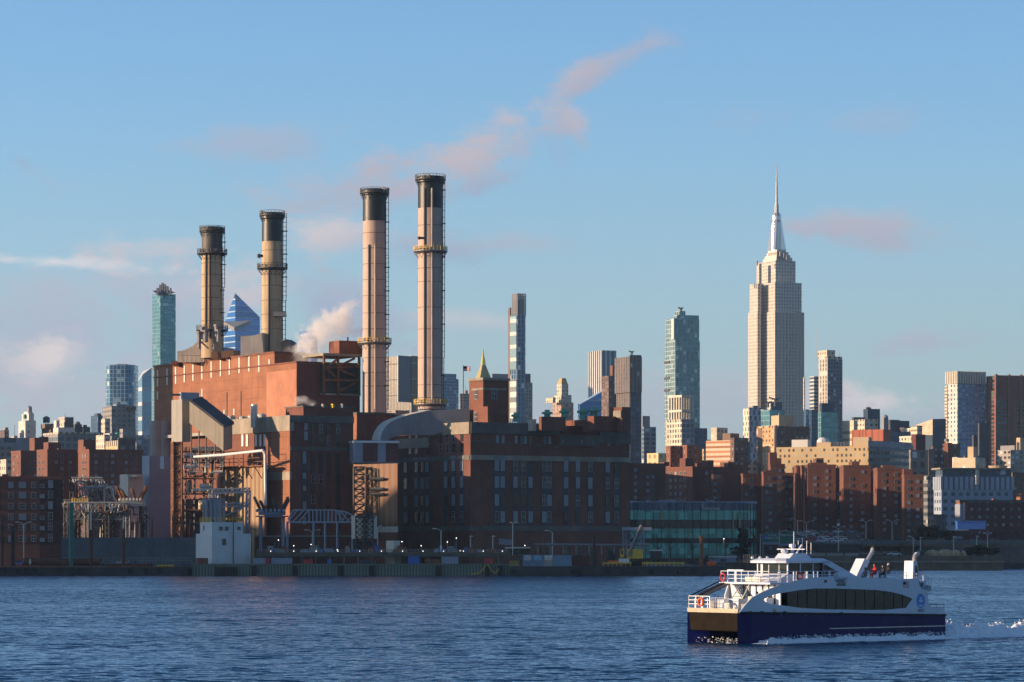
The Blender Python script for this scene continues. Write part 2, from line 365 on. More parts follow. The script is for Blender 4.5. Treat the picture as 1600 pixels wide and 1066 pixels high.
# ------------------------------------------------------------------ ground, water
def setting():
    mb = MB(); mb.face(((-60000, -400, 0), (60000, -400, 0), (60000, 90000, 0), (-60000, 90000, 0)))
    o = mb.build('water', M['water']); tag(o, kind='structure')
    # land: quay edge follows the shore
    xr1 = PX(1112, 905)
    shore = [(-1500, 905), (xr1, 905), (xr1+2, 1075), (PX(1568, 1075), 1075), (PX(1568, 1075)+3, 1180), (420, 1230), (1600, 1500), (50000, 2500), (50000, 80000), (-50000, 80000), (-50000, 2500), (-1500, 1200)]
    mb = MB(); mb.prism(shore, -2, 2.2); o = mb.build('ground', M['land']); tag(o, kind='structure')
setting()
# ------------------------------------------------------------------ building kit
def bld(name, label, xs, D, th, m, subs=(), cat='building', z0=0, group=None, dl=None, dr=None, ztop=None, para=.9, pm=None, kids=(), e0=.25):
    """block with near corner at column xs[1]; subs: (part, xl, xc, xr, ytop, back, material)"""
    xl, xc, xr, yt = xs
    fp, tl, tr = foot(xl, xc, xr, D, th, dl, dr); zt = PZ(yt, D) if ztop is None else ztop
    c = sum((Vector(p) for p in fp), Vector((0, 0)))/4
    root = empty(name, (c[0], c[1], max(z0, 0)), label, cat, group)
    mb = MB(); mb.prism(fp, z0, zt, u0=0); 
    # u starts at the near corner on both visible faces
    w = mb.build('wall', m, root)
    if para:
        mb = MB(); g = grow(fp, e0); mb.prism(g, zt-para*.4, zt+para*.6); mb.build('parapet', pm or m, root)
    for s in subs: sub(root, s, D, th, zt)
    return root, fp, zt, D, th
def sub(root, s, D, th, zt, z0=None):
    part, xl, xc, xr, yt, back, m = s[:7]; th2 = s[7] if len(s) > 7 else th
    D2 = D+back; mb = MB()
    if part in ('water_tank',):
        r = (xr-xl)/2/F*D2; cx, cy = PX((xl+xr)/2, D2), D2; zb = PZ(xc, D2); zt2 = PZ(yt, D2)
        mb.lathe((cx, cy), [(r, zb+.25*(zt2-zb)), (r, zb+.8*(zt2-zb)), (r*1.05, zb+.8*(zt2-zb)), (.05, zt2)], 14)
        for k in range(4): mb.tube((cx+r*.7*cos(k*pi/2+.5), cy+r*.7*sin(k*pi/2+.5), zb-3), (cx+r*.7*cos(k*pi/2+.5), cy+r*.7*sin(k*pi/2+.5), zb+.27*(zt2-zb)), r*.09, n=4)
        return mb.build(part, m, root)
    if part in ('antenna', 'mast', 'flue'):
        mb.tube((PX(xc, D2), D2, zt-.5), (PX(xc, D2), D2, PZ(yt, D2)), max(.12, (xr-xl)/2/F*D2), n=6); return mb.build(part, m, root)
    if part in ('dome',):
        r = (xr-xl)/2/F*D2; mb.ball((PX((xl+xr)/2, D2), D2, zt), r, 16, sq=(1, 1, (PZ(yt, D2)-zt)/r)); return mb.build(part, m, root, smooth=True)
    fp, a, b = foot(xl, xc, xr, D2, th2, None if xl < xc else 8, None if xr > xc else 8)
    mb.prism(fp, (zt if z0 is None else z0)-.4, PZ(yt, D2)); return mb.build(part, m, root)
WM = {}
def winmesh(w, h, kind='sash'):
    k = (round(w, 2), round(h, 2), kind)
    if k in WM: return WM[k]
    mb = MB(); f = .09*min(w, 1.4)
    mb.box(-w/2, -.05, 0, w/2, .05, h, 1)                                    # pane
    for a, b, c, d in ((-w/2-f, -f, w/2+f, 0), (-w/2-f, h, w/2+f, h+f), (-w/2-f, 0, -w/2, h), (w/2, 0, w/2+f, h)): mb.box(a, -.12, b, c, .04, d, 0)
    if kind in ('sash', 'lit', 'pale'): mb.box(-w/2, -.10, h*.48, w/2, .02, h*.48+f*.8, 0)
    if kind == 'sash2': mb.box(-f/2, -.10, 0, f/2, .02, h, 0); mb.box(-w/2, -.09, h*.48, w/2, .01, h*.55, 0)
    if kind == 'bay':
        for q in range(1, int(h/1.1)): mb.box(-w/2, -.09, q*1.1, w/2, .01, q*1.1+.12, 0)
        mb.box(-f/2, -.10, 0, f/2, .02, h, 0)
    if kind == 'ac': mb.box(-w*.3, -.5, -.05, w*.3, -.05, .45, 0)
    fr = {'bay': M['steeld'], 'pale': M['frame'], 'slit': M['cream']}.get(kind, M['frame'])
    gl = {'lit': M['lampw'], 'pale': M['blind'], 'slit': M['white']}.get(kind, M['glassd'])
    me_o = mb.build('window', [fr, gl], None, local=True); me = me_o.data; bpy.data.objects.remove(me_o); WM[k] = me; return me
M['frame'] = mat('window frame grey white', (.30, .31, .33), .6, var=.15, sc=2)
M['blind'] = mat('drawn blind', (.24, .27, .30), .7, var=.15, sc=1)
def windows(root, fp, face, us, zs, w, h, kinds=('sash',), wt=None, out=.06, skip=0.0, name='window', label=None):
    """us along the face from the near corner; face 'r' (towards the right) or 'l'"""
    N = Vector(fp[0]); E = Vector(fp[1] if face == 'r' else fp[3]); d = (E-N).normalized(); L = (E-N).length
    ang = atan2(d.y, d.x) if face == 'r' else atan2(-d.y, -d.x)
    nrm = Vector((sin(ang), -cos(ang))); o3 = wloc(root); out_ = []
    for z in zs:
        for u in us:
            u_ = u*L if abs(u) <= 1 and max(us) <= 1 else u
            if u_ > L-w/2 or u_ < w/2 or random.random() < skip: continue
            me = winmesh(w, h, random.choice(kinds)); p = N+d*u_+nrm*out
            o = bpy.data.objects.new(name, me); COL.objects.link(o); o.parent = root
            o.location = Vector((p.x, p.y, z))-o3; o.rotation_euler = (0, 0, ang); out_.append(o)
            if label: o['label'] = label
    return out_
def strip(root, fp, face, u0, u1, z0, z1, m, name, out=.12, th=.3, label=None):
    """board on a face: u in metres from the near corner"""
    N = Vector(fp[0]); E = Vector(fp[1] if face == 'r' else fp[3]); d = (E-N).normalized()
    n = Vector((d.y, -d.x)) if face == 'r' else Vector((-d.y, d.x))
    a, b = N+d*u0, N+d*u1; q = [tuple(a+n*out), tuple(b+n*out), tuple(b-n*th), tuple(a-n*th)]
    if face == 'l': q = q[::-1]
    mb = MB(); mb.prism(q, z0, z1, bottom=True); o = mb.build(name, m, root)
    if label: o['label'] = label
    return o
def facept(fp, face, u, out=0):
    N = Vector(fp[0]); E = Vector(fp[1] if face == 'r' else fp[3]); d = (E-N).normalized()
    n = Vector((d.y, -d.x)) if face == 'r' else Vector((-d.y, d.x)); return N+d*u+n*out
def ucol(fp, face, x):
    N = Vector(fp[0]); E = Vector(fp[1] if face == 'r' else fp[3]); d = (E-N).normalized(); return solve(N, d, x)
def zat(fp, face, x, y):
    u = ucol(fp, face, x); p = facept(fp, face, u); return PZ(y, p[1])
TH = 30
# ================================================================== POWER STATION
def station():
    # ---- boiler house: long orange brick wall seen from its left
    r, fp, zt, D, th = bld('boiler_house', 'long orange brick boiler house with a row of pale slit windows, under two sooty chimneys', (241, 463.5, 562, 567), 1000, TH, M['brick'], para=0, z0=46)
    L = (Vector(fp[3])-Vector(fp[0])).length
    # upper storey set back from the near corner
    up, _, _ = foot(241, 429, 462, 1014, TH); zu = PZ(552, 1014)
    up[3] = fp[3]
    c2 = Vector(up[0]); dd = (Vector(fp[1])-Vector(fp[0])).normalized(); up = [tuple(c2), tuple(c2+dd*12), tuple(Vector(fp[3])+dd*12), fp[3]]
    mb = MB(); g = grow(up, .02); mb.prism(g, zt-.3, zu); mb.build('upper_wall', M['brick'], r)
    mb = MB(); mb.prism(grow(up, .3), zu, zu+.6); mb.build('coping', M['brick2'], r)
    mb = MB(); mb.prism(grow(fp, .25), zt, zt+.5); mb.build('coping', M['brick2'], r)
    # lower wall down to the ledge, then recessed base
    mb = MB(); low = [fp[0], fp[1], tuple(Vector(fp[1])+(Vector(fp[3])-Vector(fp[0]))), fp[3]]
    mb.prism(grow(low, -2.5), 0, 46); mb.build('base_wall', M['brickd'], r)
    for x in (246.5, 261.5, 275, 288.5, 302, 316, 330.5, 345, 359, 374, 389.5, 405):
        u = ucol(fp, 'l', x); p = facept(fp, 'l', u); yt = 579-(x-246)*.165 if x < 400 else 556; hh = 25
        zb = PZ(yt+hh, p[1]); z1 = PZ(yt, p[1]); windows(r, fp, 'l', [u], [zb], .85, z1-zb, ('slit',))
    for x, ya, yb in ((421, 562, 571), (246.5, 612, 624), (316, 608, 622), (350.5, 641, 650), (366, 639, 648)):
        u = ucol(fp, 'l', x); p = facept(fp, 'l', u); windows(r, fp, 'l', [u], [PZ(yb, p[1])], .8, PZ(ya, p[1])-PZ(yb, p[1]), ('slit',))
    for x in (355, 377): u = ucol(fp, 'l', x); strip(r, fp, 'l', u-.15, u+.15, 47, 59, M['steeld'], 'downpipe', out=.2)
    # ledge
    strip(r, fp, 'l', 0, L+4, 45.2, 46.2, M['concrete'], 'ledge', out=1.6, th=2)
    strip(r, fp, 'l', 0, 22, 47, zt-2, mat('patched brick', (.40, .17, .10), .9, var=.25, sc=.15), 'patched_wall', out=.05)
    # right part: brick in its darker shaded copy, then the open steel frame and rooftop box
    u1 = ucol(fp, 'r', 500); u2 = ucol(fp, 'r', 562)
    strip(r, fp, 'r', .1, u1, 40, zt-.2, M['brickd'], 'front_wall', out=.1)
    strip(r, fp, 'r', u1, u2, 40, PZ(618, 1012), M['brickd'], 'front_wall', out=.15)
    strip(r, fp, 'r', u1, u2, PZ(618, 1012), zt-.2, M['steeld'], 'bay_shade_sheet', out=.05)  # dark sheet standing in for the shaded depth of the open frame
    strip(r, fp, 'r', u1, u2, PZ(619, 1012), PZ(616.5, 1012), M['concrete'], 'ledge', out=.8)
    zA, zB = PZ(617, 1012), PZ(556, 1012)
    def fr(a, b, rad=.45):
        pa = facept(fp, 'r', ucol(fp, 'r', a[0]), 1.4); pb = facept(fp, 'r', ucol(fp, 'r', b[0]), 1.4)
        mb.tube((pa[0], pa[1], PZ(a[1], pa[1])), (pb[0], pb[1], PZ(b[1], pb[1])), rad, n=4)
    mb = MB()
    for x in (503, 525, 558): fr((x, 617), (x, 556))
    for a, b in (((503, 575), (558, 573)), ((503, 594), (558, 595)), ((507, 575), (525, 560)), ((507, 576), (523, 590)), ((525, 573), (551, 560)), ((527, 578), (551, 588)), ((528, 611), (556, 596)), ((503, 556), (560, 554))): fr(a, b, .5)
    mb.build('steel_frame', M['rust'], r)
    u3 = ucol(fp, 'r', 500); p = facept(fp, 'r', u3, 1.2)
    mb = MB(); q, _, _ = foot(500, 505, 566, p[1]-1, TH, 16); mb.prism(q, PZ(556, p[1]), PZ(552, p[1]), bottom=True); mb.build('roof_slab', M['stone'], r)
    sub(r, ('roof_house', 514, 530, 566, 532, 4, M['brick2']), p[1]-1, TH, PZ(552, p[1]))
    sub(r, ('flue', 542.5, 543.5, 545, 527, 8, M['steeld']), p[1], TH, PZ(533, p[1]))
    mb = MB(); pts = [facept(fp, 'r', ucol(fp, 'r', x), 1.2) for x in (532, 537, 542, 547, 552, 557, 562)]
    zr = PZ(552, p[1])
    for a, b in zip(pts, pts[1:]):
        for h in (1.0, 2.0): mb.tube((a[0], a[1], zr+h), (b[0], b[1], zr+h), .1, n=4)
        mb.tube((a[0], a[1], zr), (a[0], a[1], zr+2), .1, n=4)
    mb.build('railing', M['yellow'], r)
    # roof plant: white curved duct housings at the chimney feet
    def plant(name, poly_px, D0, dep, m):
        pts = [(PX(x, D0), PZ(y, D0)) for x, y in poly_px]; mb = MB(); s = .5
        fr_ = [Vector((x, D0, z)) for x, z in pts]; bk = [Vector((x+dep*.35, D0+dep, z)) for x, z in pts]
        mb.face(fr_); n = len(pts)
        for i in range(n): mb.face((fr_[i], fr_[(i+1) % n], bk[(i+1) % n], bk[i])[::-1])
        mb.face(bk[::-1]); return mb.build(name, m, r)
    pc = mat('grimy cream casing', (.60, .52, .42), .7, var=.18, sc=.2, streak=.35)
    plant('duct_housing', [(277, 566), (277, 549), (289, 547), (301, 541), (308, 534), (319, 534), (319, 566)], 1060, 14, pc)
    plant('duct_housing', [(319, 566), (319, 545), (345, 542), (345, 566)], 1062, 10, M['steel'])
    plant('duct_housing', [(376, 556), (376, 526), (398, 524), (409, 520), (412, 556)], 1030, 10, pc)
    plant('roof_vessel', [(330, 561), (330, 550), (340, 549), (340, 560)], 1045, 5, M['tanrib'])
    plant('roof_vessel', [(346, 560), (346, 549), (365, 547), (365, 557)], 1042, 5, M['tanrib'])
    plant('stair_hut', [(439, 556), (439, 535), (446, 530), (454, 535), (454, 556)], 1022, 5, M['steeld'])
    plant('roof_hut', [(268, 572), (268, 565), (276, 564), (276, 571)], 1075, 4, M['brick2'])
    mb = MB()
    for x in range(283, 330, 7):
        D1 = 1058; z = PZ(566, D1); mb.tube((PX(x, D1), D1, z), (PX(x, D1), D1, z+2.2), .1, n=4); mb.tube((PX(x, D1), D1, z+2.2), (PX(x+7, D1), D1, z+2.2), .1, n=4)
    mb.build('railing', M['steel'], r)
    # ---- concrete silos under the overhang
    for x, nm, lb in ((246, 'concrete_silo', 'left of the two blue grey concrete silos under the orange brick overhang'), (259, 'concrete_silo', 'right of the two blue grey concrete silos under the orange brick overhang')):
        Ds = 1088; mb = MB(); mb.lathe((PX(x, Ds), Ds), [(2.6, 0), (2.6, PZ(658, Ds))], 24); o = mb.build(nm, M['concrete'], smooth=False); tag(o, lb, 'silo', 'concrete silos')
    # ---- west turbine block
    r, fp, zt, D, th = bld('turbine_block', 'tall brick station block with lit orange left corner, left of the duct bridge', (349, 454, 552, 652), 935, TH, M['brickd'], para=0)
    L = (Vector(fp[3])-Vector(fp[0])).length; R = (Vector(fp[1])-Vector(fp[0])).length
    strip(r, fp, 'l', 0, 13, 0, zt-1.2, M['brick'], 'corner_wall', out=.25)  # sunlit left in orange brick; block body is its darker shaded copy
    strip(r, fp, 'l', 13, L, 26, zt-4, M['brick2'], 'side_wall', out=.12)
    strip(r, fp, 'l', -.4, L+.3, zt-4, zt+.6, M['stone'], 'cornice', out=.5, th=1)
    strip(r, fp, 'l', -.2, L, 28, 30.5, M['stone'], 'stone_band', out=.4)
    strip(r, fp, 'r', -.4, R, zt-1.5, zt+.6, M['stoned'], 'cornice', out=.5, th=1)  # front stone in the darker copy, shade put into the colour
    strip(r, fp, 'r', 0, R, PZ(704, 937), PZ(698, 937), M['stoned'], 'stone_band', out=.3)
    mb = MB(); mb.prism(grow(fp, -.3), zt-.3, zt+.3); mb.build('roof', M['stoned'], r)
    for x in (353, 359, 380, 387, 401, 408, 414.5): u = ucol(fp, 'l', x); p = facept(fp, 'l', u); windows(r, fp, 'l', [u], [PZ(697, p[1])], 1.3, 3.4, ('slit',), out=.2)
    for yb, hh, ks in ((688, 2.4, 'pale'), (672, 1.8, 'pale')): u = ucol(fp, 'r', 478); windows(r, fp, 'r', [u], [PZ(yb, 940)], 1.0, hh, (ks,))
    for x in (474.5, ):
        u = ucol(fp, 'r', x); p = facept(fp, 'r', u)
        strip(r, fp, 'r', u-.9, u+1.3, PZ(822, p[1]), PZ(704, p[1]), M['steeld'], 'window_bay', out=.08)  # dark strip gives the bay its recess shade
        for ya, yb in ((706, 724), (739, 748), (759, 767), (784, 795), (808, 819)): windows(r, fp, 'r', [u+.2], [PZ(yb, p[1])], .9, PZ(ya, p[1])-PZ(yb, p[1]), ('pale',), out=.12)
    for x in (489, 501, 513, 528):
        u = ucol(fp, 'r', x); p = facept(fp, 'r', u); strip(r, fp, 'r', u-.8, u+.8, 8, PZ(708, p[1]), mat('bay shadow brick', (.06, .035, .035), .9), 'window_bay', out=.06)  # recess shadow put into the colour of a flat strip
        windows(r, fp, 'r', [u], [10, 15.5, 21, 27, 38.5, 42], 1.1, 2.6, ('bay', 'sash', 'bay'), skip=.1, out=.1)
    zq = PZ(647, 940)
    rt, _, _ = foot(470, 474, 552, 941, TH, 12)
    mb = MB(); mb.prism(rt, zt-.3, PZ(635, 941)); mb.build('penthouse', M['brickd'], r)
    mb = MB(); mb.prism(grow(rt, .3), PZ(636, 941), PZ(634, 941)); mb.build('parapet', M['stoned'], r)
    sub(r, ('roof_hut', 456, 472, 476, 641, 12, M['stone']), D, TH, zt)
    for x in (505, 520, 535): sub(r, ('vent', x-3, x, x+3, 631, 8, M['yellow'] if x == 520 else M['steel']), D, TH, PZ(635, 941))
    # outdoor ledge roof behind with plant (pale deck from 345 to 472)
    mb = MB(); a = px(345, 655, 985); b = px(472, 644, 960); mb.obox(((a.x+b.x)/2, (a.y+b.y)/2), atan2(b.y-a.y, b.x-a.x), (b-a).length, 6, 42.5, 47.6); mb.build('deck_roof', M['concrete'], r)
    for x, y in ((361, 660), (379, 661), (394, 659), (409, 657)):
        mb = MB(); D1 = 972; mb.lathe((PX(x, D1), D1), [(1.4, 44), (1.4, PZ(y-9, D1)), (.4, PZ(y-11, D1))], 12); mb.build('roof_vessel', M['cream'], r)
    mb = MB(); D1 = 950; mb.tube((PX(397, D1), D1, 44), (PX(397, D1), D1, PZ(632, D1)), 1.0, n=10); mb.build('flue', M['alu'], r)
    # tan fluted wall below with service platform and pipe
    q, tl, tr = foot(347, 413, 416, 938, 35); c = sum((Vector(p) for p in q), Vector((0, 0)))/4
    fw = empty('fluted_bunker', (c.x, c.y, 0), 'tan ribbed bunker wall with a half shaded face, below the station side windows', 'bunker')
    mb = MB(); mb.prism(q, 0, PZ(729, 938)); mb.build('wall', M['tanrib'], fw)
    mb = MB(); g = grow(q, 1.5); mb.prism(g, PZ(729, 938), PZ(727, 938), bottom=True); mb.build('platform', M['rust'], fw)
    mb = MB(); N, E = Vector(g[0]), Vector(g[3]); zp = PZ(727, 938)
    for i in range(11):
        p = N.lerp(E, i/10); mb.tube((p.x, p.y, zp), (p.x, p.y, zp+4.4 if i % 2 == 0 else zp+2.2), .12, n=4)
        if i % 2: mb.tube((p.x-1, p.y-1, zp-.2), (p.x+1.2, p.y+1, zp-4), .15, n=4)
    for h in (1.1, 2.2, 4.4): mb.tube((N.x, N.y, zp+h), (E.x, E.y, zp+h), .12, n=4)
    mb.build('railing', M['rust'], fw)
    mb = MB(); pts = [px(303, 714, 944), px(347, 711, 938), px(411, 704, 925), px(414, 709, 925), px(415, 790, 925)]; mb.path(pts, .4, 10); mb.build('steam_pipe', M['white'], fw)
    return fp
station()
def front_block():
    th = 32
    r, fp, zt, D, _ = bld('generating_block', 'broad dark brick station block with grey stone bands and tall window strips, facing the river', (620, 735, 984, 662), 940, th, M['brickd'], para=0)
    L = (Vector(fp[3])-Vector(fp[0])).length; R = (Vector(fp[1])-Vector(fp[0])).length
    mb = MB(); mb.prism(grow(fp, -.4), zt-4, zt-2.5); mb.build('roof', M['stoned'], r)
    uA, uB = ucol(fp, 'r', 873), ucol(fp, 'r', 935); zs = PZ(680, 955); z2 = PZ(675, 960)
    # stepped parapet
    for (a, b, z) in ((0, uA, zt+.5), (uA, uB, zs+.2), (uB, R, z2)): strip(r, fp, 'r', a, b, z-3.4, z, M['stoned'], 'cornice', out=.5, th=1.2)
    uc = ucol(fp, 'l', 672)
    strip(r, fp, 'l', 0, uc, zt-3, zt+.5, M['stone'], 'cornice', out=.5, th=1.2)
    strip(r, fp, 'l', uc, L, zt-6.5, zt-3.5, M['stone'], 'cornice', out=.5, th=1.2)
    for f, e in (('r', R), ('l', L)):
        strip(r, fp, f, 0, e, PZ(718.5, 940), PZ(711, 940), M['stone'] if f == 'r' else M['stoned'], 'stone_band', out=.35)  # left band uses the shaded stone copy, for the neighbour's shadow there
        strip(r, fp, f, 0, e, PZ(830, 940), PZ(822, 940), M['stoned'], 'stone_band', out=.35)
    bay = mat('recess shade metal', (.04, .045, .06), .7, var=.3, sc=.6)  # metal panels stand proud; their dark colour carries the recess shade
    pale = mat('pale stone panel', (.2, .2, .2), .85, var=.15)
    def bays(face, cols, w, zs0, z_hi):
        for x in cols:
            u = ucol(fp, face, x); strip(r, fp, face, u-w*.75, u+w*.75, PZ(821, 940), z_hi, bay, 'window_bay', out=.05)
            windows(r, fp, face, [u], [15.6, 20.6, 26, 31], w, 3.1, ('bay', 'pale', 'sash2', 'sash', 'pale'), out=.12, skip=.05)
            strip(r, fp, face, u-w, u+w, PZ(719, 940)+.5, PZ(711.5, 940), pale, 'lintel_panel', out=.42) if random.random() < .5 else None
    zhi = PZ(720, 940)
    bays('r', (776, 785, 805, 817, 828.5, 850, 858, 884, 902.5, 922, 949, 963), 1.25, 0, zhi)
    bays('l', (634, 651, 660.5, 668, 697, 709, 722), 1.6, 0, zhi)
    # attic windows
    for x in (777, 786, 806, 815.5, 820.5, 829, 851, 858.5, 951, 964): windows(r, fp, 'r', [ucol(fp, 'r', x)], [PZ(692, 943)], .8, 2.2, ('pale', 'sash'), out=.08)
    for x in (641, 651, 670, 689, 700, 709, 722): windows(r, fp, 'l', [ucol(fp, 'l', x)], [PZ(708, 960), PZ(692, 960)], 1.3, 2.4, ('sash', 'bay'), out=.08)
    for a, b, y in ((737, 767, 689), (790, 800, 691), (835, 845, 694), (865, 873, 696), (968, 982, 702), (935, 945, 700)): strip(r, fp, 'r', ucol(fp, 'r', a), ucol(fp, 'r', b), PZ(y+3, 945), PZ(y, 945), M['stoned'], 'stone_sill', out=.2)
    for x in (878, 908, 925): strip(r, fp, 'r', ucol(fp, 'r', x)-.4, ucol(fp, 'r', x)+.4, zs-2.4, zs-1.4, pale, 'stone_block', out=.62)
    # base: dark openings
    for x in (781, 812, 850, 885, 905, 925, 955): u = ucol(fp, 'r', x); windows(r, fp, 'r', [u], [3.5], 2.2, 4.5, ('bay',), out=.08)
    # ---- roof houses
    def house(name, x0, x1, x2, yt, back, m, **k): return sub(r, (name, x0, x1, x2, yt, back, m), D, th, zt-1.5)
    house('stair_tower', 733, 755, 795, 594, 9, M['brick2'])
    tw, _, _ = foot(733, 755, 795, D+9, th); mb = MB(); mb.prism(grow(tw, .3), PZ(594, 949), PZ(590, 949)); mb.build('coping', M['stone'], r)
    strip(r, tw, 'r', 0, 8, PZ(609, 949), PZ(606, 949), M['stone'], 'stone_band', out=.15); strip(r, tw, 'l', 0, 6.5, PZ(609, 949), PZ(606, 949), M['stone'], 'stone_band', out=.15)
    windows(r, tw, 'l', [ucol(tw, 'l', 744)], [PZ(623, 950), PZ(658, 950)], 1.5, 2.6, ('sash2',)); windows(r, tw, 'r', [ucol(tw, 'r', 772)], [PZ(623, 950)], 1.6, 3, ('sash2',))
    house('stair_house', 748, 762, 768, 635, 5, M['brick2']); 
    house('stair_house', 669, 673, 703, 640, 26, M['brickd']); house('roof_hut', 657, 668, 674, 652, 20, M['stone']); house('roof_house', 703, 720, 733, 649, 14, M['brick2'])
    house('roof_house', 842, 846, 884, 651, 6, M['brickd']); house('roof_house', 882, 927, 932, 655, 16, M['brick2']); house('roof_house', 918, 928, 972, 650, 10, M['brickd']); house('stair_tower', 953, 972, 985, 636, 12, M['brickd'])
    strip(r, foot(953, 972, 985, D+11.5, th)[0], 'l', .4, 4.5, PZ(652, 950), PZ(641, 950), M['stone'], 'stone_panel', out=.2)
    house('roof_house', 620, 640, 655, 678, 28, M['brickd']); house('roof_hut', 822, 832, 838, 655, 8, M['cream'])
    for x, y, s_ in ((806, 655, 7), (855, 651, 8), (882, 649, 8), (911, 650, 9), (928.5, 648, 10)):
        Dv = D+10+(x-800)*.08; k = s_/F*Dv; zb = PZ(y+4, Dv); zv = PZ(y-12+1.5*(s_ < 9), Dv); h = zv-zb; c = (PX(x, Dv), Dv)
        mb = MB(); mb.lathe(c, [(k*.75, zb), (k*.6, zb+h*.35), (k*.6, zb+h*.5), (k*1.05, zb+h*.55), (k*1.05, zb+h*.75), (k*.5, zb+h*.8), (k*.5, zv)], 16); mb.build('ventilator', M['copper'], r)
    # flue breeching: curved duct that rises from the bridge to the chimney
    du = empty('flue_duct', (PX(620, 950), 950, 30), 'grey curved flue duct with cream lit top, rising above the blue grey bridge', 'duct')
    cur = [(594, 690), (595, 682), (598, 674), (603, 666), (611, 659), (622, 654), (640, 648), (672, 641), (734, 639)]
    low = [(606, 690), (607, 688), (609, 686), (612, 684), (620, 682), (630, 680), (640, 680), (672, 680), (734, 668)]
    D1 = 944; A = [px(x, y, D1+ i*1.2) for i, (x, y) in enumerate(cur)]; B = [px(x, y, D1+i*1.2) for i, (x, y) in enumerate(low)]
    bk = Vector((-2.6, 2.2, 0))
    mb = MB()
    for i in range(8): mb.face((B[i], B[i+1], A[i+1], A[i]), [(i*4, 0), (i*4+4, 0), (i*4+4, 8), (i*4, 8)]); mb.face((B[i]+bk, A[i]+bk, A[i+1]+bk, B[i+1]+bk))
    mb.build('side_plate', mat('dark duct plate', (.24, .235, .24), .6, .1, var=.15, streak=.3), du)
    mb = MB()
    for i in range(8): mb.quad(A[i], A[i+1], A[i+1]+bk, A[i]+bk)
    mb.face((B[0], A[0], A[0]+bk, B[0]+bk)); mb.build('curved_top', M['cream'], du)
    # ---- bridge between the blocks
    D2 = 938; q, _, _ = foot(552, 553, 622, D2, 14, 8); c = sum((Vector(p) for p in q), Vector((0, 0)))/4
    b = empty('duct_bridge', (c.x, c.y, PZ(724, D2)), 'pale blue grey bridge with two maroon panels spanning between the two station blocks', 'bridge')
    mb = MB(); mb.prism(q, PZ(723, D2), PZ(688, D2), bottom=True); mb.build('casing', M['cladb'], b)
    mb = MB(); mb.prism(grow(q, .35), PZ(692, D2), PZ(689, D2)); mb.build('cornice', M['white'], b); mb = MB(); mb.prism(grow(q, .35), PZ(724.5, D2), PZ(722.5, D2), bottom=True); mb.build('sill', M['stoned'], b)
    for a, e in ((567, 590), (603, 622)): strip(b, q, 'r', ucol(q, 'r', a), ucol(q, 'r', e), PZ(721.5, D2), PZ(692.5, D2), M['dclad'], 'panel', out=.1)
    # ---- ribbed tower lit through the gap
    P0 = Vector((PX(621, 922), 922)); P1 = Vector((PX(555, 936), 936)); P3 = Vector((PX(621, 940), 940)); q = [tuple(P0), tuple(P3), tuple((P1+P3-P0)), tuple(P1)]
    c = sum((Vector(p) for p in q), Vector((0, 0)))/4
    t = empty('ribbed_shaft', (c.x, c.y, 0), 'sunlit orange and tan ribbed shaft below the duct bridge', 'shaft')
    mb = MB(); mb.prism(q, PZ(832, 925), PZ(724.5, 925)); mb.build('wall', M['tanrib2'], t)
    mb = MB(); mb.prism(grow(q, .25), PZ(832, 925), PZ(823, 925), bottom=True); mb.build('stone_band', M['cream'], t)
    mb = MB(); mb.prism(grow(q, .05), 0, PZ(832, 925)); mb.build('base_wall', M['brick2'], t)
    a = px(556, 838, 930); bb = px(584, 805, 925)
    mb = MB(); mb.obox((PX(569, 920), 920), radians(-35), 6.3, 4, PZ(842, 920), PZ(806, 920)); o = mb.build('white_kiosk', M['cream']); tag(o, 'white sunlit steel kiosk at the foot of the ribbed shaft', 'kiosk')
    mb = MB(); mb.obox((PX(614, 915), 915), radians(-30), 2.8, 3, 2.2, PZ(845, 915)); o = mb.build('gate_hut', M['cream']); tag(o, 'small bright hut at the right foot of the ribbed shaft', 'hut')
M['tanrib2'] = ribbed('orange tan shaft sheet', (.20, .13, .07), (.20, .075, .032), 2.6)
front_block()
def stack_base():
    r, fp, zt, D, th = bld('stack_base_block', 'dark brick block carrying the second chimney from the right, behind the duct bridge', (552, 558, 632, 646), 990, 30, M['brickd'], para=.6, pm=M['stoned'])
    strip(r, fp, 'l', 0, (Vector(fp[3])-Vector(fp[0])).length, 0, zt-.2, M['brick'], 'lit_side', out=.1)  # sunlit side put into orange brick on the dark block
    sub(r, ('roof_hut', 612, 618, 640, 641, 6, M['clad']), D, th, zt)
stack_base()

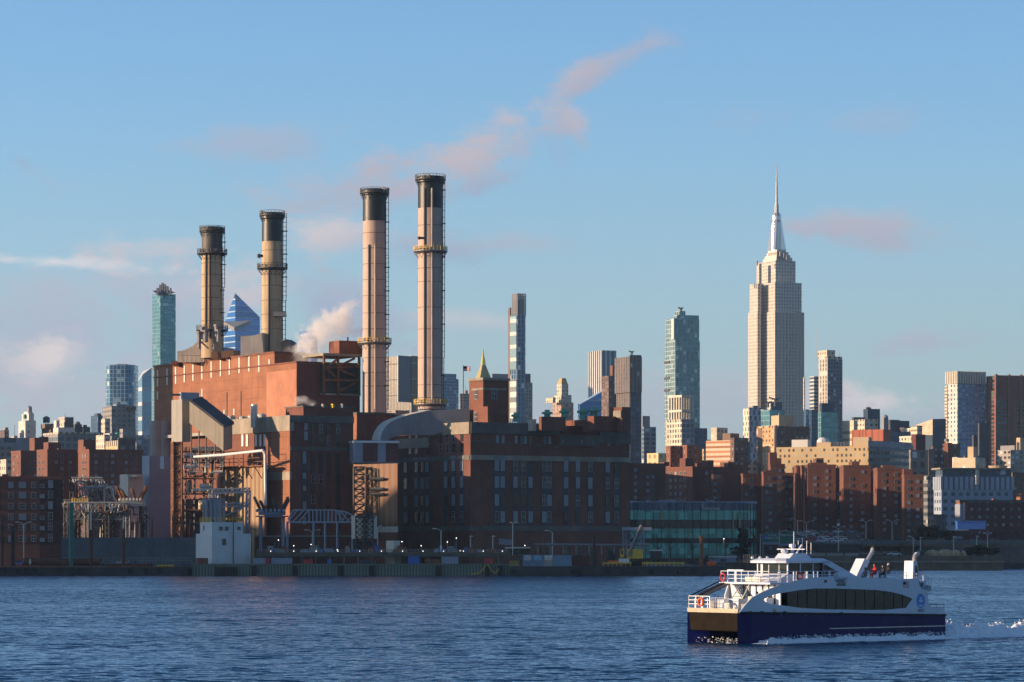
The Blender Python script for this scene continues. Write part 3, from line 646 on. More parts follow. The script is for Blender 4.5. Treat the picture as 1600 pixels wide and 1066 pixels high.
# ================================================================== CHIMNEYS
def tapered(c, r0, z0, r1, z1, name, m, root, n=40, rings=0):
    mb = MB(); mb.lathe(c, [(r0, z0), (r1, z1)], n); return mb.build(name, m, root, smooth=False)
def chimney(label, cx, D, yb, yt, w_b, w_t, ycap, m, capm, rings, plats, ladder=(), ribs=(), pc=M['yellow'], glob='tall power station chimneys'):
    x = PX(cx, D); c = (x, D); zb, zt = PZ(yb, D), PZ(yt, D); k = D/F/2; rb, rt = w_b*k, w_t*k
    R = lambda z: rb+(rt-rb)*(z-zb)/(zt-zb)
    root = empty('chimney', (x, D, zb), label, 'chimney', glob); zc = PZ(ycap, D)
    mb = MB(); mb.lathe(c, [(rb, zb), (R(zc), zc)], 48, cap=False); mb.build('shaft', m, root)
    mb = MB(); z9 = zt-2.2; mb.lathe(c, [(R(zc)+.06, zc), (R(z9)+.06, z9), (R(z9)+.5, z9+.3), (R(z9)+.5, zt-.4), (R(z9)+.1, zt), (R(z9)-1, zt-.2)], 48); mb.build('painted_top', capm, root)
    for y in rings: mb = MB(); z = PZ(y, D); r_ = R(z)+.09; mb.lathe(c, [(r_, z-.07), (r_, z+.07)], 48, cap=False); mb.build('band', M['steeld'], root)
    for (y, ex, rm) in plats:
        z = PZ(y, D); p = empty('platform', (0, 0, z-zb), None, None); p.parent = root
        mb = MB(); r_ = R(z); mb.lathe(c, [(r_, z-.8), (r_+ex, z-.12), (r_+ex, z+.1), (r_, z+.1)], 32); 
        for q in range(16): a = 2*pi*q/16; mb.tube((x+r_*cos(a), D+r_*sin(a), z-2.2), (x+(r_+ex)*cos(a), D+(r_+ex)*sin(a), z-.1), .1, n=4)
        bpy.data.objects.remove(p); dk = mb.build('platform', rm, root)
        mb = MB(); n = 28
        for q in range(n):
            a, b_ = 2*pi*q/n, 2*pi*(q+1)/n; ro = r_+ex-.08
            pa, pb = (x+ro*cos(a), D+ro*sin(a)), (x+ro*cos(b_), D+ro*sin(b_))
            mb.tube((*pa, z), (*pa, z+1.5), .08, n=4)
            for h in (.75, 1.5): mb.tube((*pa, z+h), (*pb, z+h), .08, n=4)
        o = mb.build('railing', pc if rm != M['steeld'] else M['steeld'], dk)
        for q in range(3):
            mb = MB(); a = random.uniform(-pi, 0); ro = r_+ex*.6; mb.ball((x+ro*cos(a), D+ro*sin(a), z+.9), random.uniform(.3, .6), 6); mb.build('lamp_housing', M['cream'] if pc == M['yellow'] else M['steel'], dk)
    # caged ladder on the right side
    for (lx, ya, yb2, cage) in ladder:
        lx_ = PX(lx, D); z1, z2 = PZ(ya, D), PZ(yb2, D); mb = MB(); y0 = D-1.5; w = cage/F*D
        for e in (-w/2, w/2): mb.tube((lx_+e, y0, z2), (lx_+e+.01*(z1-z2)*.3, y0, z1), .11, n=4)
        z = z2; q = 0
        while z < z1: 
            e0 = .003*(z-z2); mb.tube((lx_-w*.9+e0, y0, z), (lx_+w*.75+e0, y0, z), .10, n=4); z += 1.5 if cage > 4 else 2.1; q += 1
            if q % 5 == 0: mb.obox((lx_+e0, y0), 0, w*1.8, 1.3, z, z+.25)
            if q % 3 == 0: mb.tube((lx_+e0, y0, z), (x+R(z)*.8, D, z), .09, n=4)
        mb.build('ladder', M['steeld'], root)
    for (rx, ya, yb2, rm) in ribs:
        z1, z2 = PZ(ya, D), PZ(yb2, D); mb = MB()
        for (za, zb_) in ((z2, (z1+z2)/2), ((z1+z2)/2, z1)):
            xa = x+(PX(rx, D)-x)*R(za)/R(z2); xb = x+(PX(rx, D)-x)*R(zb_)/R(z2)
            dy = lambda X_, z: sqrt(max(.1, R(z)**2-(X_-x)**2))+.12
            mb.tube((xa, D-dy(xa, za), za), (xb, D-dy(xb, zb_), zb_), .28, n=6)
        mb.build('conduit', rm, root)
    return root, c, R
M['pinkshaft'] = mat('pinkish chimney coating', (.50, .36, .285), .75, var=.12, sc=.12, streak=.25)
M['tanshaft'] = mat('sooty tan chimney concrete', (.50, .37, .23), .85, var=.18, sc=.10, streak=.7)
M['blackcap'] = mat('black chimney paint', (.010, .014, .015), .45, 0, var=.2, sc=.2, streak=.3)
M['greycap'] = mat('faded grey chimney paint', (.075, .07, .06), .6, var=.25, sc=.2, streak=.5)
rod = mat('light conduit', (.52, .40, .30), .6)
chimney('rightmost pinkish chimney with black top, tallest of the four', 672.5, 992, 640, 276, 39, 38, 326, M['pinkshaft'], M['blackcap'], (353, 397, 420, 441, 481, 515, 560, 602, 622), ((281, 1.0, M['steeld']), (393, 1.5, M['steel']), (632, 1.3, M['steel'])), ((693, 285, 560, 3), (692, 560, 640, 3)), ((664, 296, 634, M['steeld']), (675.5, 296, 634, rod)))
chimney('second chimney from the right, pinkish with a black top and a platform near its foot', 585.3, 1006, 645, 296, 38, 36, 346, M['pinkshaft'], M['blackcap'], (342, 365, 389, 413.5, 438, 463, 490, 515, 560, 583, 604), ((302, 1.0, M['steeld']), (536, 1.6, M['steel'])), ((605, 306, 400, 4), (604, 400, 640, 5)), ((577, 384, 645, M['steeld']), (587, 384, 640, rod)))
r2, c2, R2 = chimney('sooty tan chimney with black top, right of the two on the orange brick roof', 425.5, 1035, 556, 333, 34, 31.5, 378, M['tanshaft'], M['blackcap'], (392, 430, 447, 470, 492, 515), ((337, .9, M['steeld']), (419.5, 1.6, M['steeld'])), ((445, 334, 470, 5), (444, 470, 530, 5)), ((421.5, 421, 550, M['steeld']),), pc=M['steeld'])
r1, c1, R1 = chimney('sooty tan chimney with a faded grey top, leftmost of the four', 331.5, 1055, 560, 355, 34.5, 31.5, 395, M['tanshaft'], M['greycap'], (370, 385, 412, 430, 448, 466, 484, 502), ((361, .9, M['steeld']), (396.5, 1.6, M['steeld']), (516, 1.7, M['steeld'])), ((349, 358, 450, 5), (347, 450, 560, 5)), ((323, 398, 530, M['steeld']), (329.5, 398, 530, M['steeld'])), pc=M['steeld'])
def extras():
    mb = MB(); D = 1028; mb.box(PX(427, D), D, PZ(494, D), PZ(427, D)*0+PX(446, D), D+4, PZ(487, D)); mb.build('service_box', M['steel'], r2)
    mb = MB(); D = 1030; mb.tube(px(404, 400, D), px(411, 400, D), .5, n=5); mb.ball(px(405, 400, D), .8, 6); mb.build('bracket', M['steeld'], r2)
    mb = MB(); D = 1048
    for x, y, s in ((311, 527, 1.2), (316, 520, 1), (321, 525, 1.5), (311, 535, .8), (338, 516, 1), (341, 524, 1.1)): mb.lathe((PX(x, D), D), [(s*.6, PZ(y+10, D)), (s*.7, PZ(y-6, D)), (s, PZ(y-6, D)), (s*.9, PZ(y-9, D))], 8)
    for a, b in (((310, 530), (326, 545)), ((312, 522), (313, 548)), ((333, 515), (334, 546)), ((345, 520), (330, 541))): mb.tube(px(*a, D), px(*b, D), .3, n=5)
    mb.build('pipework', M['steel'], r1)
    mb = MB(); D = 985; mb.tube(px(654, 372, D), px(664, 372, D), .4, n=5); mb.ball(px(655, 372, D), .6, 6); 
    o = [x for x in bpy.data.objects if x.name == 'chimney'][0]; mb.build('bracket', M['steeld'], o)
extras()
# ================================================================== SKYLINE
G = 24      # street grid turn of the far city
def f_(*a, **k): return fac(*a, **k)
esb = f_('limestone tower wall', (.54, .48, .41), (.15, .15, .16), 3.6, 3.9, .42, .5, var=.06, lite=.1, liteC=(.4, .38, .35), stain=.1, wr=.8, rib=.12, ribC=(.62, .53, .43))
glsA = f_('teal curtain wall', (.16, .28, .30), (.10, .26, .30), 3.2, 4.0, .86, .84, lite=.05, gr=.12, gm=.5, stain=0, liteC=(.3, .45, .5))
glsB = f_('blue curtain wall', (.12, .20, .30), (.05, .13, .24), 3.0, 3.8, .84, .78, lite=.08, gr=.12, gm=.5, stain=0, liteC=(.3, .4, .5))
glsC = f_('deep blue glass', (.05, .09, .15), (.03, .07, .13), 2.6, 3.8, .82, .8, lite=.06, gr=.12, gm=.4, stain=0, liteC=(.2, .28, .36))
glsD = f_('layered blue glass', (.34, .48, .64), (.03, .14, .38), 60, 9, .995, .8, lite=0, gr=.1, gm=.6, stain=0)
dkt = f_('dark striped tower wall', (.20, .155, .125), (.05, .05, .06), 3.4, 3.8, .45, .95, lite=.03, stain=.05, gr=.2)
grid = f_('cream grid frame', (.60, .54, .42), (.10, .11, .12), 3.7, 3.8, .60, .62, lite=.3, liteC=(.30, .26, .2), stain=.1)
tanw = f_('tan brick with sash windows', (.48, .35, .19), (.08, .075, .07), 3.1, 3.7, .45, .48, lite=.4, liteC=(.42, .38, .3), stain=.12)
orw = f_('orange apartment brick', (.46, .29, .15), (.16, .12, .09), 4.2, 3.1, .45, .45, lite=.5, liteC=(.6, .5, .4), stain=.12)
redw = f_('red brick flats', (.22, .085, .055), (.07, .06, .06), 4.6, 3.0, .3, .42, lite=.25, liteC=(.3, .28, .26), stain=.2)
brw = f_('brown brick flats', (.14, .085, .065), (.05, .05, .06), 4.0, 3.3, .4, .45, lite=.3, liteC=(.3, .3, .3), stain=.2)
grw = f_('grey office wall', (.26, .24, .22), (.06, .07, .08), 4.0, 3.7, .55, .5, lite=.2, liteC=(.3, .32, .34), stain=.15)
crw = f_('cream office wall', (.56, .49, .38), (.16, .15, .13), 4.2, 3.8, .5, .5, lite=.3, liteC=(.4, .37, .3), stain=.15)
whw = f_('white brick block', (.62, .58, .52), (.3, .27, .24), 5.5, 4.5, .25, .4, lite=.1, stain=.1, var=.04)
blk = mat('plain white wall', (.55, .53, .50), .8, var=.06, sc=.05)
tanp = mat('tan wall', (.46, .35, .22), .85, var=.1, sc=.05); brnp = mat('brown wall', (.20, .13, .10), .85, var=.12, sc=.05)
gry = mat('grey wall', (.24, .24, .25), .85, var=.1, sc=.05); dgr = mat('dark grey wall', (.07, .075, .085), .8, var=.15, sc=.05); dbl = mat('dark blue panel', (.03, .055, .09), .4, .2, var=.15, sc=.05, spec=.6)
ribd = f_('ribbon window wall', (.20, .21, .21), (.04, .05, .06), 2.2, 4.5, .8, .5, lite=.06, stain=.1, liteC=(.4, .4, .38))
hosp = f_('blue panel hospital wall', (.30, .35, .42), (.03, .06, .11), 4.3, 4.0, .5, .48, lite=.05, stain=0, liteC=(.1, .15, .2))
hospt = f_('tall panel hospital wall', (.36, .40, .46), (.04, .07, .12), 2.9, 60, .38, 1.0, lite=0, stain=0)
yellw = f_('pale striped flats', (.60, .52, .38), (.20, .15, .11), 60, 3.2, .98, .42, lite=0, stain=.1)
orst = f_('orange striped flats', (.56, .46, .34), (.33, .13, .06), 22, 3.3, .85, .45, lite=0, stain=.1, gr=.8)
brnt = f_('red brown tower wall', (.22, .09, .065), (.04, .055, .06), 15.5, 3.9, .66, .72, lite=.1, liteC=(.10, .13, .13), stain=.05, rib=.1, ribC=(.30, .12, .085))
stp = f_('silver striped glass', (.62, .60, .58), (.04, .10, .14), 5.2, 400, .62, 1.0, lite=0, stain=0, gm=.4)
diam = f_('lozenge patterned wall', (.44, .46, .48), (.05, .10, .18), 4.6, 4.4, .46, .86, lite=0, stain=0, diag=True)
creamL = f_('cream lozenge wall', (.64, .56, .44), (.20, .17, .14), 4.6, 4.4, .4, .7, lite=0, stain=0, diag=True)
crown_w = f_('punched white tower wall', (.60, .56, .50), (.10, .17, .28), 5.2, 4.2, .5, .5, lite=.35, liteC=(.35, .42, .5), stain=0)
spanl = f_('sandy slab wall', (.30, .27, .23), (.045, .045, .05), 3.2, 4.2, 1.0, .55, lite=0, stain=.05, gr=.3)

def tower():
    """the tallest tower, stepped limestone with a finned metal mast"""
    D, th = 3640, G
    def B(root, nm, xs, y0, back, m=esb, z0=None):
        fp, _, _ = foot(xs[0], xs[1], xs[2], D+back, th, None if xs[0] < xs[1] else 20, None if xs[2] > xs[1] else 20); mb = MB()
        mb.prism(fp, z0 if z0 is not None else 0, PZ(y0, D+back)); o = mb.build(nm, m, root); return fp, o
    root = empty('skyscraper', (PX(1212, D), D+30, 0), 'tallest stepped limestone skyscraper with silver finned mast and needle antenna', 'skyscraper')
    fp, _ = B(root, 'main_shaft', (1187, 1210, 1256, 487), 487, 0)
    B(root, 'side_wing', (1169, 1183.5, 1189), 487, 14); B(root, 'side_wing', (1171.5, 1184, 1189), 443, 18)
    B(root, 'upper_shaft', (1188, 1211, 1252.5, 441), 441, 6); B(root, 'top_shaft', (1184, 1212, 1243, 407), 407, 22)
    B(root, 'side_wing', (1182, 1186, 1190), 412, 30)
    lt = mat('pale stone crown', (.6, .55, .48), .7, var=.08, sc=.05)
    for a, b, c, y in ((1192, 1213, 1238, 402), (1195, 1213.5, 1235, 398), (1198, 1214, 1232, 393.5), (1200, 1214, 1228, 390)): B(root, 'crown_tier', (a, b, c), y, 24, lt, PZ(408, D))
    c = (PX(1213.5, D+36), D+36); k = (D+36)/F; z = lambda y: PZ(y, D+36)
    sil = mat('silver mast metal', (.66, .66, .65), .3, .7, var=.05, sc=.05)
    mb = MB(); mb.lathe(c, [(7.6*k, z(394)), (7.6*k, z(349)), (6.8*k, z(346)), (7.2*k, z(344)), (7.2*k, z(338)), (5.4*k, z(334)), (4.6*k, z(333))], 12)
    m_ = mb.build('mooring_mast', sil, root)
    for a in range(4):
        an = radians(45+90*a+th); mb = MB(); d = Vector((cos(an), sin(an), 0)); s = Vector((-sin(an), cos(an), 0))*1.6; cc = Vector((c[0], c[1], 0))
        prof = [(7*k, 391), (15*k, 391), (13*k, 380), (10.5*k, 366), (8.6*k, 352), (7*k, 346)]
        P1 = [cc+d*r_+s+Vector((0, 0, z(y))) for r_, y in prof]; P2 = [cc+d*r_-s+Vector((0, 0, z(y))) for r_, y in prof]
        mb.face(P1); mb.face(P2[::-1])
        for i in range(len(P1)): j = (i+1) % len(P1); mb.face((P1[i], P2[i], P2[j], P1[j]))
        mb.build('wing_fin', sil, root)
    mb = MB(); mb.lathe(c, [(4.6*k, z(333.5)), (3.4*k, z(331)), (3.2*k, z(321)), (2.2*k, z(319)), (1.7*k, z(300)), (1.5*k, z(286)), (.9*k, z(285)), (.6*k, z(268)), (.15*k, z(256))], 8)
    for y in (331, 324, 320, 312, 306, 299, 293, 286, 277): mb.lathe(c, [(2.6*k*(1 if y > 315 else .8), z(y)), (2.6*k*(1 if y > 315 else .8), z(y)+1)], 8)
    mb.build('antenna', mat('pale antenna metal', (.5, .5, .5), .5), root)
    mb = MB()
    for x, y in ((1219, 394), (1225, 396), (1229, 399), (1179, 444), (1183, 408)): mb.tube((PX(x, D+20), D+20, PZ(y+4, D)), (PX(x, D+20), D+20, PZ(y-3, D)), 1.0, n=4)
    mb.build('broadcast_gear', gry, root)
    # notches and ribs on the east face
    mb = MB(); N, E = Vector(fp[0]), Vector(fp[1]); d = (E-N).normalized(); n = Vector((d.y, -d.x)); L = (E-N).length
    for q in range(10):
        u = L*q/9; p = N+d*max(.6, min(L-.6, u))+n*.5; mb.obox(p, atan2(d.y, d.x), 1.0, 1.2, 0, PZ(487, D))
    mb.build('pilaster', mat('limestone pier', (.6, .51, .41), .8, var=.05), root)
tower()

def sky(name, label, xs, D, m, subs=(), th=G, **k):
    k.setdefault('para', 0); return bld(name, label, xs, D, th, m, subs, **k)
def crane(root, x, y, D, s=10):
    mb = MB(); a = px(x, y+s, D); b = px(x, y, D); mb.tube(a, b, .7, n=4); mb.tube(px(x-s*.9, y-s*.25, D), px(x+s*.5, y+s*.1, D), .6, n=4); mb.tube(px(x-s*.5, y+.5, D), px(x+s*.8, y-s*.2, D), .45, n=4); mb.build('derrick', dgr, root)

def skyline():
    # far left to station
    r, fp, zt, D, th = sky('glass_tower', 'slim teal glass tower with scaffolded peaked crown, left of the sooty tan chimneys', (238, 250.5, 274.5, 459), 2600, glsA, th=34)
    k = D/F; ap = Vector((sum(p[0] for p in fp)/4, sum(p[1] for p in fp)/4, PZ(450, D))); mb = MB()
    q = [Vector((p[0], p[1], PZ(456, D))) for p in fp]; q[0].z = PZ(462, D); q[3].z = PZ(453, D)
    mb.face((q[3], q[0], ap)); mb.face((q[0], q[1], ap)); mb.face((q[1], q[2], ap)); mb.face((q[2], q[3], ap)); mb.build('crown', dbl, r)
    mb = MB()
    for x, y, w in ((246, 451, 1.6), (250, 446, 1.5), (253.5, 443, 1.4), (257, 445, 1.2), (261, 448, 1.4), (266, 451, 1)): D1 = D-4; mb.box(PX(x-w, D1), D1, PZ(y+10, D1), PX(x+w, D1), D1+6, PZ(y-1, D1))
    mb.build('scaffold', gry, r)
    r, fp, zt, D, th = sky('sloping_glass_tower', 'pointed blue glass skyscraper with triangular viewing deck between the two tan chimneys', (350, 367.5, 406, 559), 4700, glsD, th=34)
    top = [Vector((fp[0][0], fp[0][1], PZ(458, D))), Vector((fp[1][0], fp[1][1], PZ(494, D))), Vector((fp[2][0], fp[2][1], PZ(502, D))), Vector((fp[3][0], fp[3][1], PZ(506, D)))]
    mb = MB(); mb.prism(fp, zt-1, [t_.z for t_ in top]); mb.build('sloped_crown', f_('layered crown glass', (.34, .48, .64), (.03, .15, .42), 60, 9, .995, .8, lite=0, gm=.5, stain=0), r)
    mb = MB(); a, b, c = px(349, 509, D-8), px(366, 518, D-40), px(392, 507, D-6); up = Vector((0, 0, 6)); mb.face((a, b, c)); mb.face((a+up, c+up, b+up)); mb.face((a, a+up, b+up, b)); mb.face((b, b+up, c+up, c)); mb.build('viewing_deck', gry, r)
    mb = MB(); mb.tube(px(367, 462, D-2), px(372, 470, D-2), 2, n=4); mb.build('tip_frame', dgr, r)
    sky('far_glass_slab', 'distant pale blue glass slab half hidden by the white steam', (468, 486, 496, 516), 4800, glsD, th=30)
    # rounded blue tower
    D = 2200; r = empty('rounded_glass_tower', (PX(186, D), D+15, 0), 'rounded wavy blue glass tower standing alone at far left', 'tower')
    mb = MB(); a = PX(163, D); b = PX(210, D); c = (a+b)/2; hw = (b-a)/2; pl = []
    for i in range(40): t_ = 2*pi*i/40; e = .45; cx_ = math.copysign(abs(cos(t_))**e, cos(t_)); sy = math.copysign(abs(sin(t_))**e, sin(t_)); pl.append((c+hw*cx_, D+15+15*sy))
    mb.prism(pl, 0, PZ(570, D)); mb.build('curtain_wall', f_('streaky blue glass', (.28, .36, .42), (.05, .15, .27), 3.4, 3.6, .8, .88, lite=.12, gm=.55, stain=0, gr=.1, liteC=(.35, .45, .5)), r)
    mb = MB(); mb.box(PX(180, D), D+8, PZ(571, D), PX(197, D), D+20, PZ(568, D)); mb.build('roof_plant', gry, r)
    sky('tan_office_block', 'grey brown office block in front of the rounded blue glass tower', (166, 174.5, 211, 634), 1900, grw, (('roof_block', 176, 182, 199, 631.5, 12, gry), ('lower_wing', 160, 173, 176, 655, 4, grw), ('side_wing', 193, 197, 213, 640, 2, brnp)))
    # pale glass pair with slanted top
    r, fp, zt, D, th = sky('slanted_glass_tower', 'pale glass tower with slanted top, left of the slim teal tower', (208, 222, 237, 681), 3000, glsB)
    mb = MB(); mb.prism(fp, zt-1, [PZ(586, D), PZ(574, D), PZ(578, D), PZ(606, D)]); mb.build('sloped_crown', f_('pale strip glass', (.5, .54, .56), (.16, .30, .42), 60, 14, .99, .75, lite=0, gm=.5, stain=0), r)
    sky('dark_glass_block', 'small dark teal glass block left of the rounded tower', (142, 153, 166, 649), 2100, glsC, (('stair_bulkhead', 147, 152, 158, 646, 8, dgr),))
    sky('narrow_tan_block', 'narrow sandy block below the dark teal glass block', (158, 164, 172, 654), 1850, crw)
    # white block with tank
    sky('white_block', 'white windowless block with a tank on its stepped top at far left', (29, 39.5, 56, 657), 1900, whw, (('stepped_top', 34, 45, 53, 646, 3, blk), ('roof_house', 37, 44, 51, 643, 5, blk), ('water_tank', 42.5, 646, 50, 634, 6, M['steel']), ('water_tank', 36, 657, 42, 647, 1, M['copper'])))
    sky('tan_block', 'low tan block with antenna left of the white block', (18, 22, 27, 681), 1800, crw, (('antenna', 22.7, 23, 23.3, 664, 1, dgr),))
    sky('brown_block', 'brown block with tall rooftop frame at the left edge', (0, 7, 14, 672), 1900, brw, (('rooftop_frame', 4, 8, 13, 668, 1, gry),))
    sky('brown_tower', 'small orange brown tower beside a blue tank, right of the white block', (65, 79, 85, 662), 1900, brnp, (('water_tank', 67, 664, 78, 650, 16, dbl), ('lower_wing', 64, 70, 84, 669, -4, brnp)))
    sky('white_slab', 'narrow white slab between brown tower and grey penthouse', (83, 91, 117, 668), 1850, blk, (('stair_bulkhead', 84, 88, 93, 657, 3, blk), ('penthouse', 91, 101, 115, 651.5, 8, crw), ('penthouse', 101, 102, 115, 653, 4, dgr), ('antenna', 101.5, 101.7, 102, 646, 10, dgr)))  # second penthouse box, dark grey, stands for the shaded front
    sky('loft_building', 'long grey loft building with large framed windows and cream lit end', (68, 90.5, 162, 677), 1750, f_('loft grid', (.26, .25, .25), (.06, .08, .10), 5.2, 4.6, .68, .62, lite=.12, stain=.1), (('cornice', 67, 91, 162, 675, -1, crw),))
    sky('dark_domed_block', 'dark block with small domed roof behind the grey loft building', (115, 117, 128, 663), 2000, dgr, (('dome', 117, 122, 126, 658.5, 6, dgr),)); sky('dark_low_block', 'dark low block right of the domed one', (128, 130, 141, 667), 2000, dgr, (('roof_block', 130, 131, 136, 664, 5, dgr),))
    sky('brown_loft', 'dark brown loft with big white framed windows right of the copper cupola', (184, 185, 212, 684), 1600, f_('brown loft wall', (.10, .07, .06), (.12, .13, .14), 6, 7.5, .6, .6, lite=.3, stain=.1, liteC=(.3, .32, .34)), (('water_tank', 180, 684, 187, 675, 6, M['copper']), ('roof_house', 187, 192, 212, 670, 14, grw)))
    sky('pale_grid_block', 'pale grey gridded block left of the concrete silos', (211, 213, 238, 680), 1620, f_('pale grid', (.28, .28, .30), (.14, .16, .20), 4.2, 4.2, .62, .62, lite=.2, stain=.1))
    sky('small_cream_houses', 'little cream houses left of the brown loft', (150, 163, 170, 679), 1600, crw, (('roof_house', 163, 171, 176, 677, 4, blk),)); sky('tan_lofts', 'sandy loft row with tall openings left of the brown loft', (165, 184, 186, 688), 1580, f_('tan bays', (.5, .36, .2), (.06, .05, .05), 4.2, 14, .5, .8, lite=0, stain=.2))
    sky('blue_shadow_block', 'flat blue grey block in shade behind the brick flats at left edge', (-12, -10, 66, 684), 1560, f_('shaded plain block', (.22, .24, .26), (.05, .06, .08), 16, 8, .35, .4, lite=0, stain=.1), th=12)
    sky('far_left_block', 'pale shaded block with thin framed windows at the left edge', (-14, -12, 20, 698), 1480, grw, th=12)
    # ---- right of the chimneys
    sky('dark_slab_tower', 'dark bronze slab tower with pale floor lines between the two pinkish chimneys', (603, 643, 653, 556), 2600, f_('bronze lined wall', (.15, .13, .11), (.05, .048, .046), 2.1, 13, .5, .92, lite=0, stain=0, band=.07, bandC=(.22, .20, .17)), (('lower_annex', 621, 622, 643, 628, -12, dbl),), th=50)
    sky('blue_stepped_tower', 'blue glass tower with stepped top just right of the tallest chimney', (690, 691, 716.5, 592), 2900, glsB, (('upper_tier', 690, 691, 713, 584, 8, glsB),))
    sky('thin_grey_spire', 'thin grey tower with pointed spire behind the flagpole', (718, 719, 733, 615), 3000, grw, (('spire', 724, 727, 731, 610, 5, gry), ('mast', 727, 727.3, 727.6, 603, 5, gry)))
    # gold pyramid
    r, fp, zt, D, th = sky('gold_topped_tower', 'tower with olive pyramid roof and gilded tip behind the brick stair tower', (742, 750, 768, 596), 2900, crw)
    mb = MB(); c = Vector((sum(p[0] for p in fp)/4, sum(p[1] for p in fp)/4)); q = [c+(Vector(p)-c)*.30 for p in fp]; z1, z2, z3 = PZ(592, D), PZ(570, D), PZ(543, D)
    mb.prism(fp, zt-2, z1)
    for i in range(4): j = (i+1) % 4; mb.face(((*fp[i], z1), (*fp[j], z1), (*q[j], z2), (*q[i], z2)))
    mb.build('pyramid_roof', M['olive'], r)
    mb = MB()
    for a, b, s1, s2 in ((z2, z2+(z3-z2)*.28, 1.0, .86), (z2+(z3-z2)*.28, z2+(z3-z2)*.5, .72, .55), (z2+(z3-z2)*.5, z3, .42, .03)):
        for i in range(4):
            j = (i+1) % 4; A, B_ = c+(q[i]-c)*s1, c+(q[j]-c)*s1; C_, D_ = c+(q[j]-c)*s2, c+(q[i]-c)*s2; mb.face(((*A, a), (*B_, a), (*C_, b), (*D_, b)))
    mb.build('gilded_tip', M['gold'], r)
    # slender supertall under construction
    r, fp, zt, D, th = sky('slender_tower', 'very slender white and blue tower with open scaffolded top', (797.5, 808.5, 821, 492), 2700, f_('slender blue glass', (.20, .27, .33), (.03, .08, .15), 4.6, 5, .72, .9, lite=.05, gm=.4, stain=0), th=34)
    strip(r, fp, 'l', 1, 10.5, PZ(655, D), PZ(593, D), f_('white floor bands', (.62, .60, .55), (.28, .30, .3), 30, 9, .99, .5, lite=0, stain=0), 'panelled_face', out=.6); strip(r, fp, 'l', 1, 10.5, PZ(577, D), PZ(494, D), f_('white floor bands high', (.62, .6, .56), (.3, .42, .46), 30, 11, .99, .72, lite=0, stain=0, gm=.3), 'panelled_face', out=.6)
    mb = MB(); z1, z2 = zt, PZ(459, D); q, _, _ = foot(800.5, 808.5, 821, D+1, 34)
    for i, p in enumerate(q):
        mb.tube((*p, z1-1), (*p, z2), .55, n=4); p2 = q[(i+1) % 4]
        for h in range(8):
            zz = z1+(z2-z1)*(h+1)/8; zl = z1+(z2-z1)*h/8; mb.tube((*p, zz), (*p2, zz), .45, n=4); mb.tube((*p, zl), (*p2, zz), .3, n=4); mb.tube((*p2, zl), (*p, zz), .3, n=4)
            m1 = (Vector(p)+Vector(p2))/2; mb.tube((*m1, zl), (*m1, zz), .35, n=4)
    mb.build('scaffold_crown', gry, r)
    mb = MB(); q, _, _ = foot(802, 808.5, 819, D+3, 34); mb.prism(q, zt-1, PZ(468, D)); mb.build('core', dgr, r)
    mb = MB(); q, _, _ = foot(794, 797, 799, D+12, 34); mb.prism(q, 0, PZ(479, D)); mb.build('hoist', brnp, r)
    sky('grey_tower_pair', 'grey tower close behind the slender white and blue tower', (819, 821, 832, 598), 3000, grw, (('upper_tier', 819, 820, 829, 584, 10, dgr), ('side_wing', 810, 812, 825, 590, 20, brnp)))
    sky('low_grey_roof', 'low grey slab just left of the slender tower', (768, 769, 796, 584), 3300, gry)
    # art deco
    r, fp, zt, D, th = sky('art_deco_tower', 'stepped brown art deco tower with gold crown left of the striped glass tower', (863, 877, 896, 629), 2500, f_('brown setback wall', (.36, .25, .19), (.12, .10, .10), 4, 4, .4, .5, lite=.2, stain=.1, liteC=(.5, .45, .4)), (('mid_tier', 866, 877, 893, 617, 4, crw), ('upper_tier', 870, 877.5, 888, 600, 8, crw), ('cream_wing', 853, 864, 868, 621, -6, crw)))
    mb = MB(); q, _, _ = foot(870.5, 877.5, 887.5, D+8.2, th); c = sum((Vector(p) for p in q), Vector((0, 0)))/4; q2 = [tuple(c+(Vector(p)-c)*.6) for p in q]
    for i in range(4): j = (i+1) % 4; mb.face(((*q[i], PZ(600, D)), (*q[j], PZ(600, D)), (*q2[j], PZ(590, D)), (*q2[i], PZ(590, D))))
    mb.face([(*p, PZ(590, D)) for p in q2]); mb.build('gilded_crown', mat('dull gold', (.5, .36, .14), .5, .3), r)
    r, fp, zt, D, th = sky('striped_glass_tower', 'glass tower with bright vertical fins and flared base, above the blue sloped building', (919, 940, 963, 549), 2600, stp, (('crown_rim', 919, 940, 963, 547.5, .5, stp),))
    r, fp, zt, D, th = sky('sloped_glass_building', 'blue glass building with sloped roof behind the green ventilators', (903, 906, 946, 650), 2400, glsB)
    mb = MB(); mb.prism(fp, zt-1, [PZ(632, D), PZ(608, D), PZ(608, D), PZ(630, D)]); mb.build('sloped_top', glsD, r)
    sky('brown_grey_tower', 'brown grey tower squeezed between the striped tower and the dark tower', (940, 951, 964, 587), 2300, brw, (('roof_house', 953, 957, 964, 571, 20, M['brick2']),))
    r, *_ = sky('dark_ribbed_tower', 'tall dark tower with brown ribs, crane on top, right above the station roof', (963, 984, 1001.5, 557), 2200, dkt, (('base_block', 960, 984, 1003, 613, -4, dkt),))
    strip(r, _[0], 'r', 0, (Vector(_[0][1])-Vector(_[0][0])).length, 0, _[1]+1, f_('midnight glass', (.05, .07, .11), (.02, .04, .08), 5, 4, .7, .7, lite=.08, stain=0, liteC=(.12, .16, .22)), 'glass_face', out=.7)
    crane(r, 987, 550, 2210, 5)
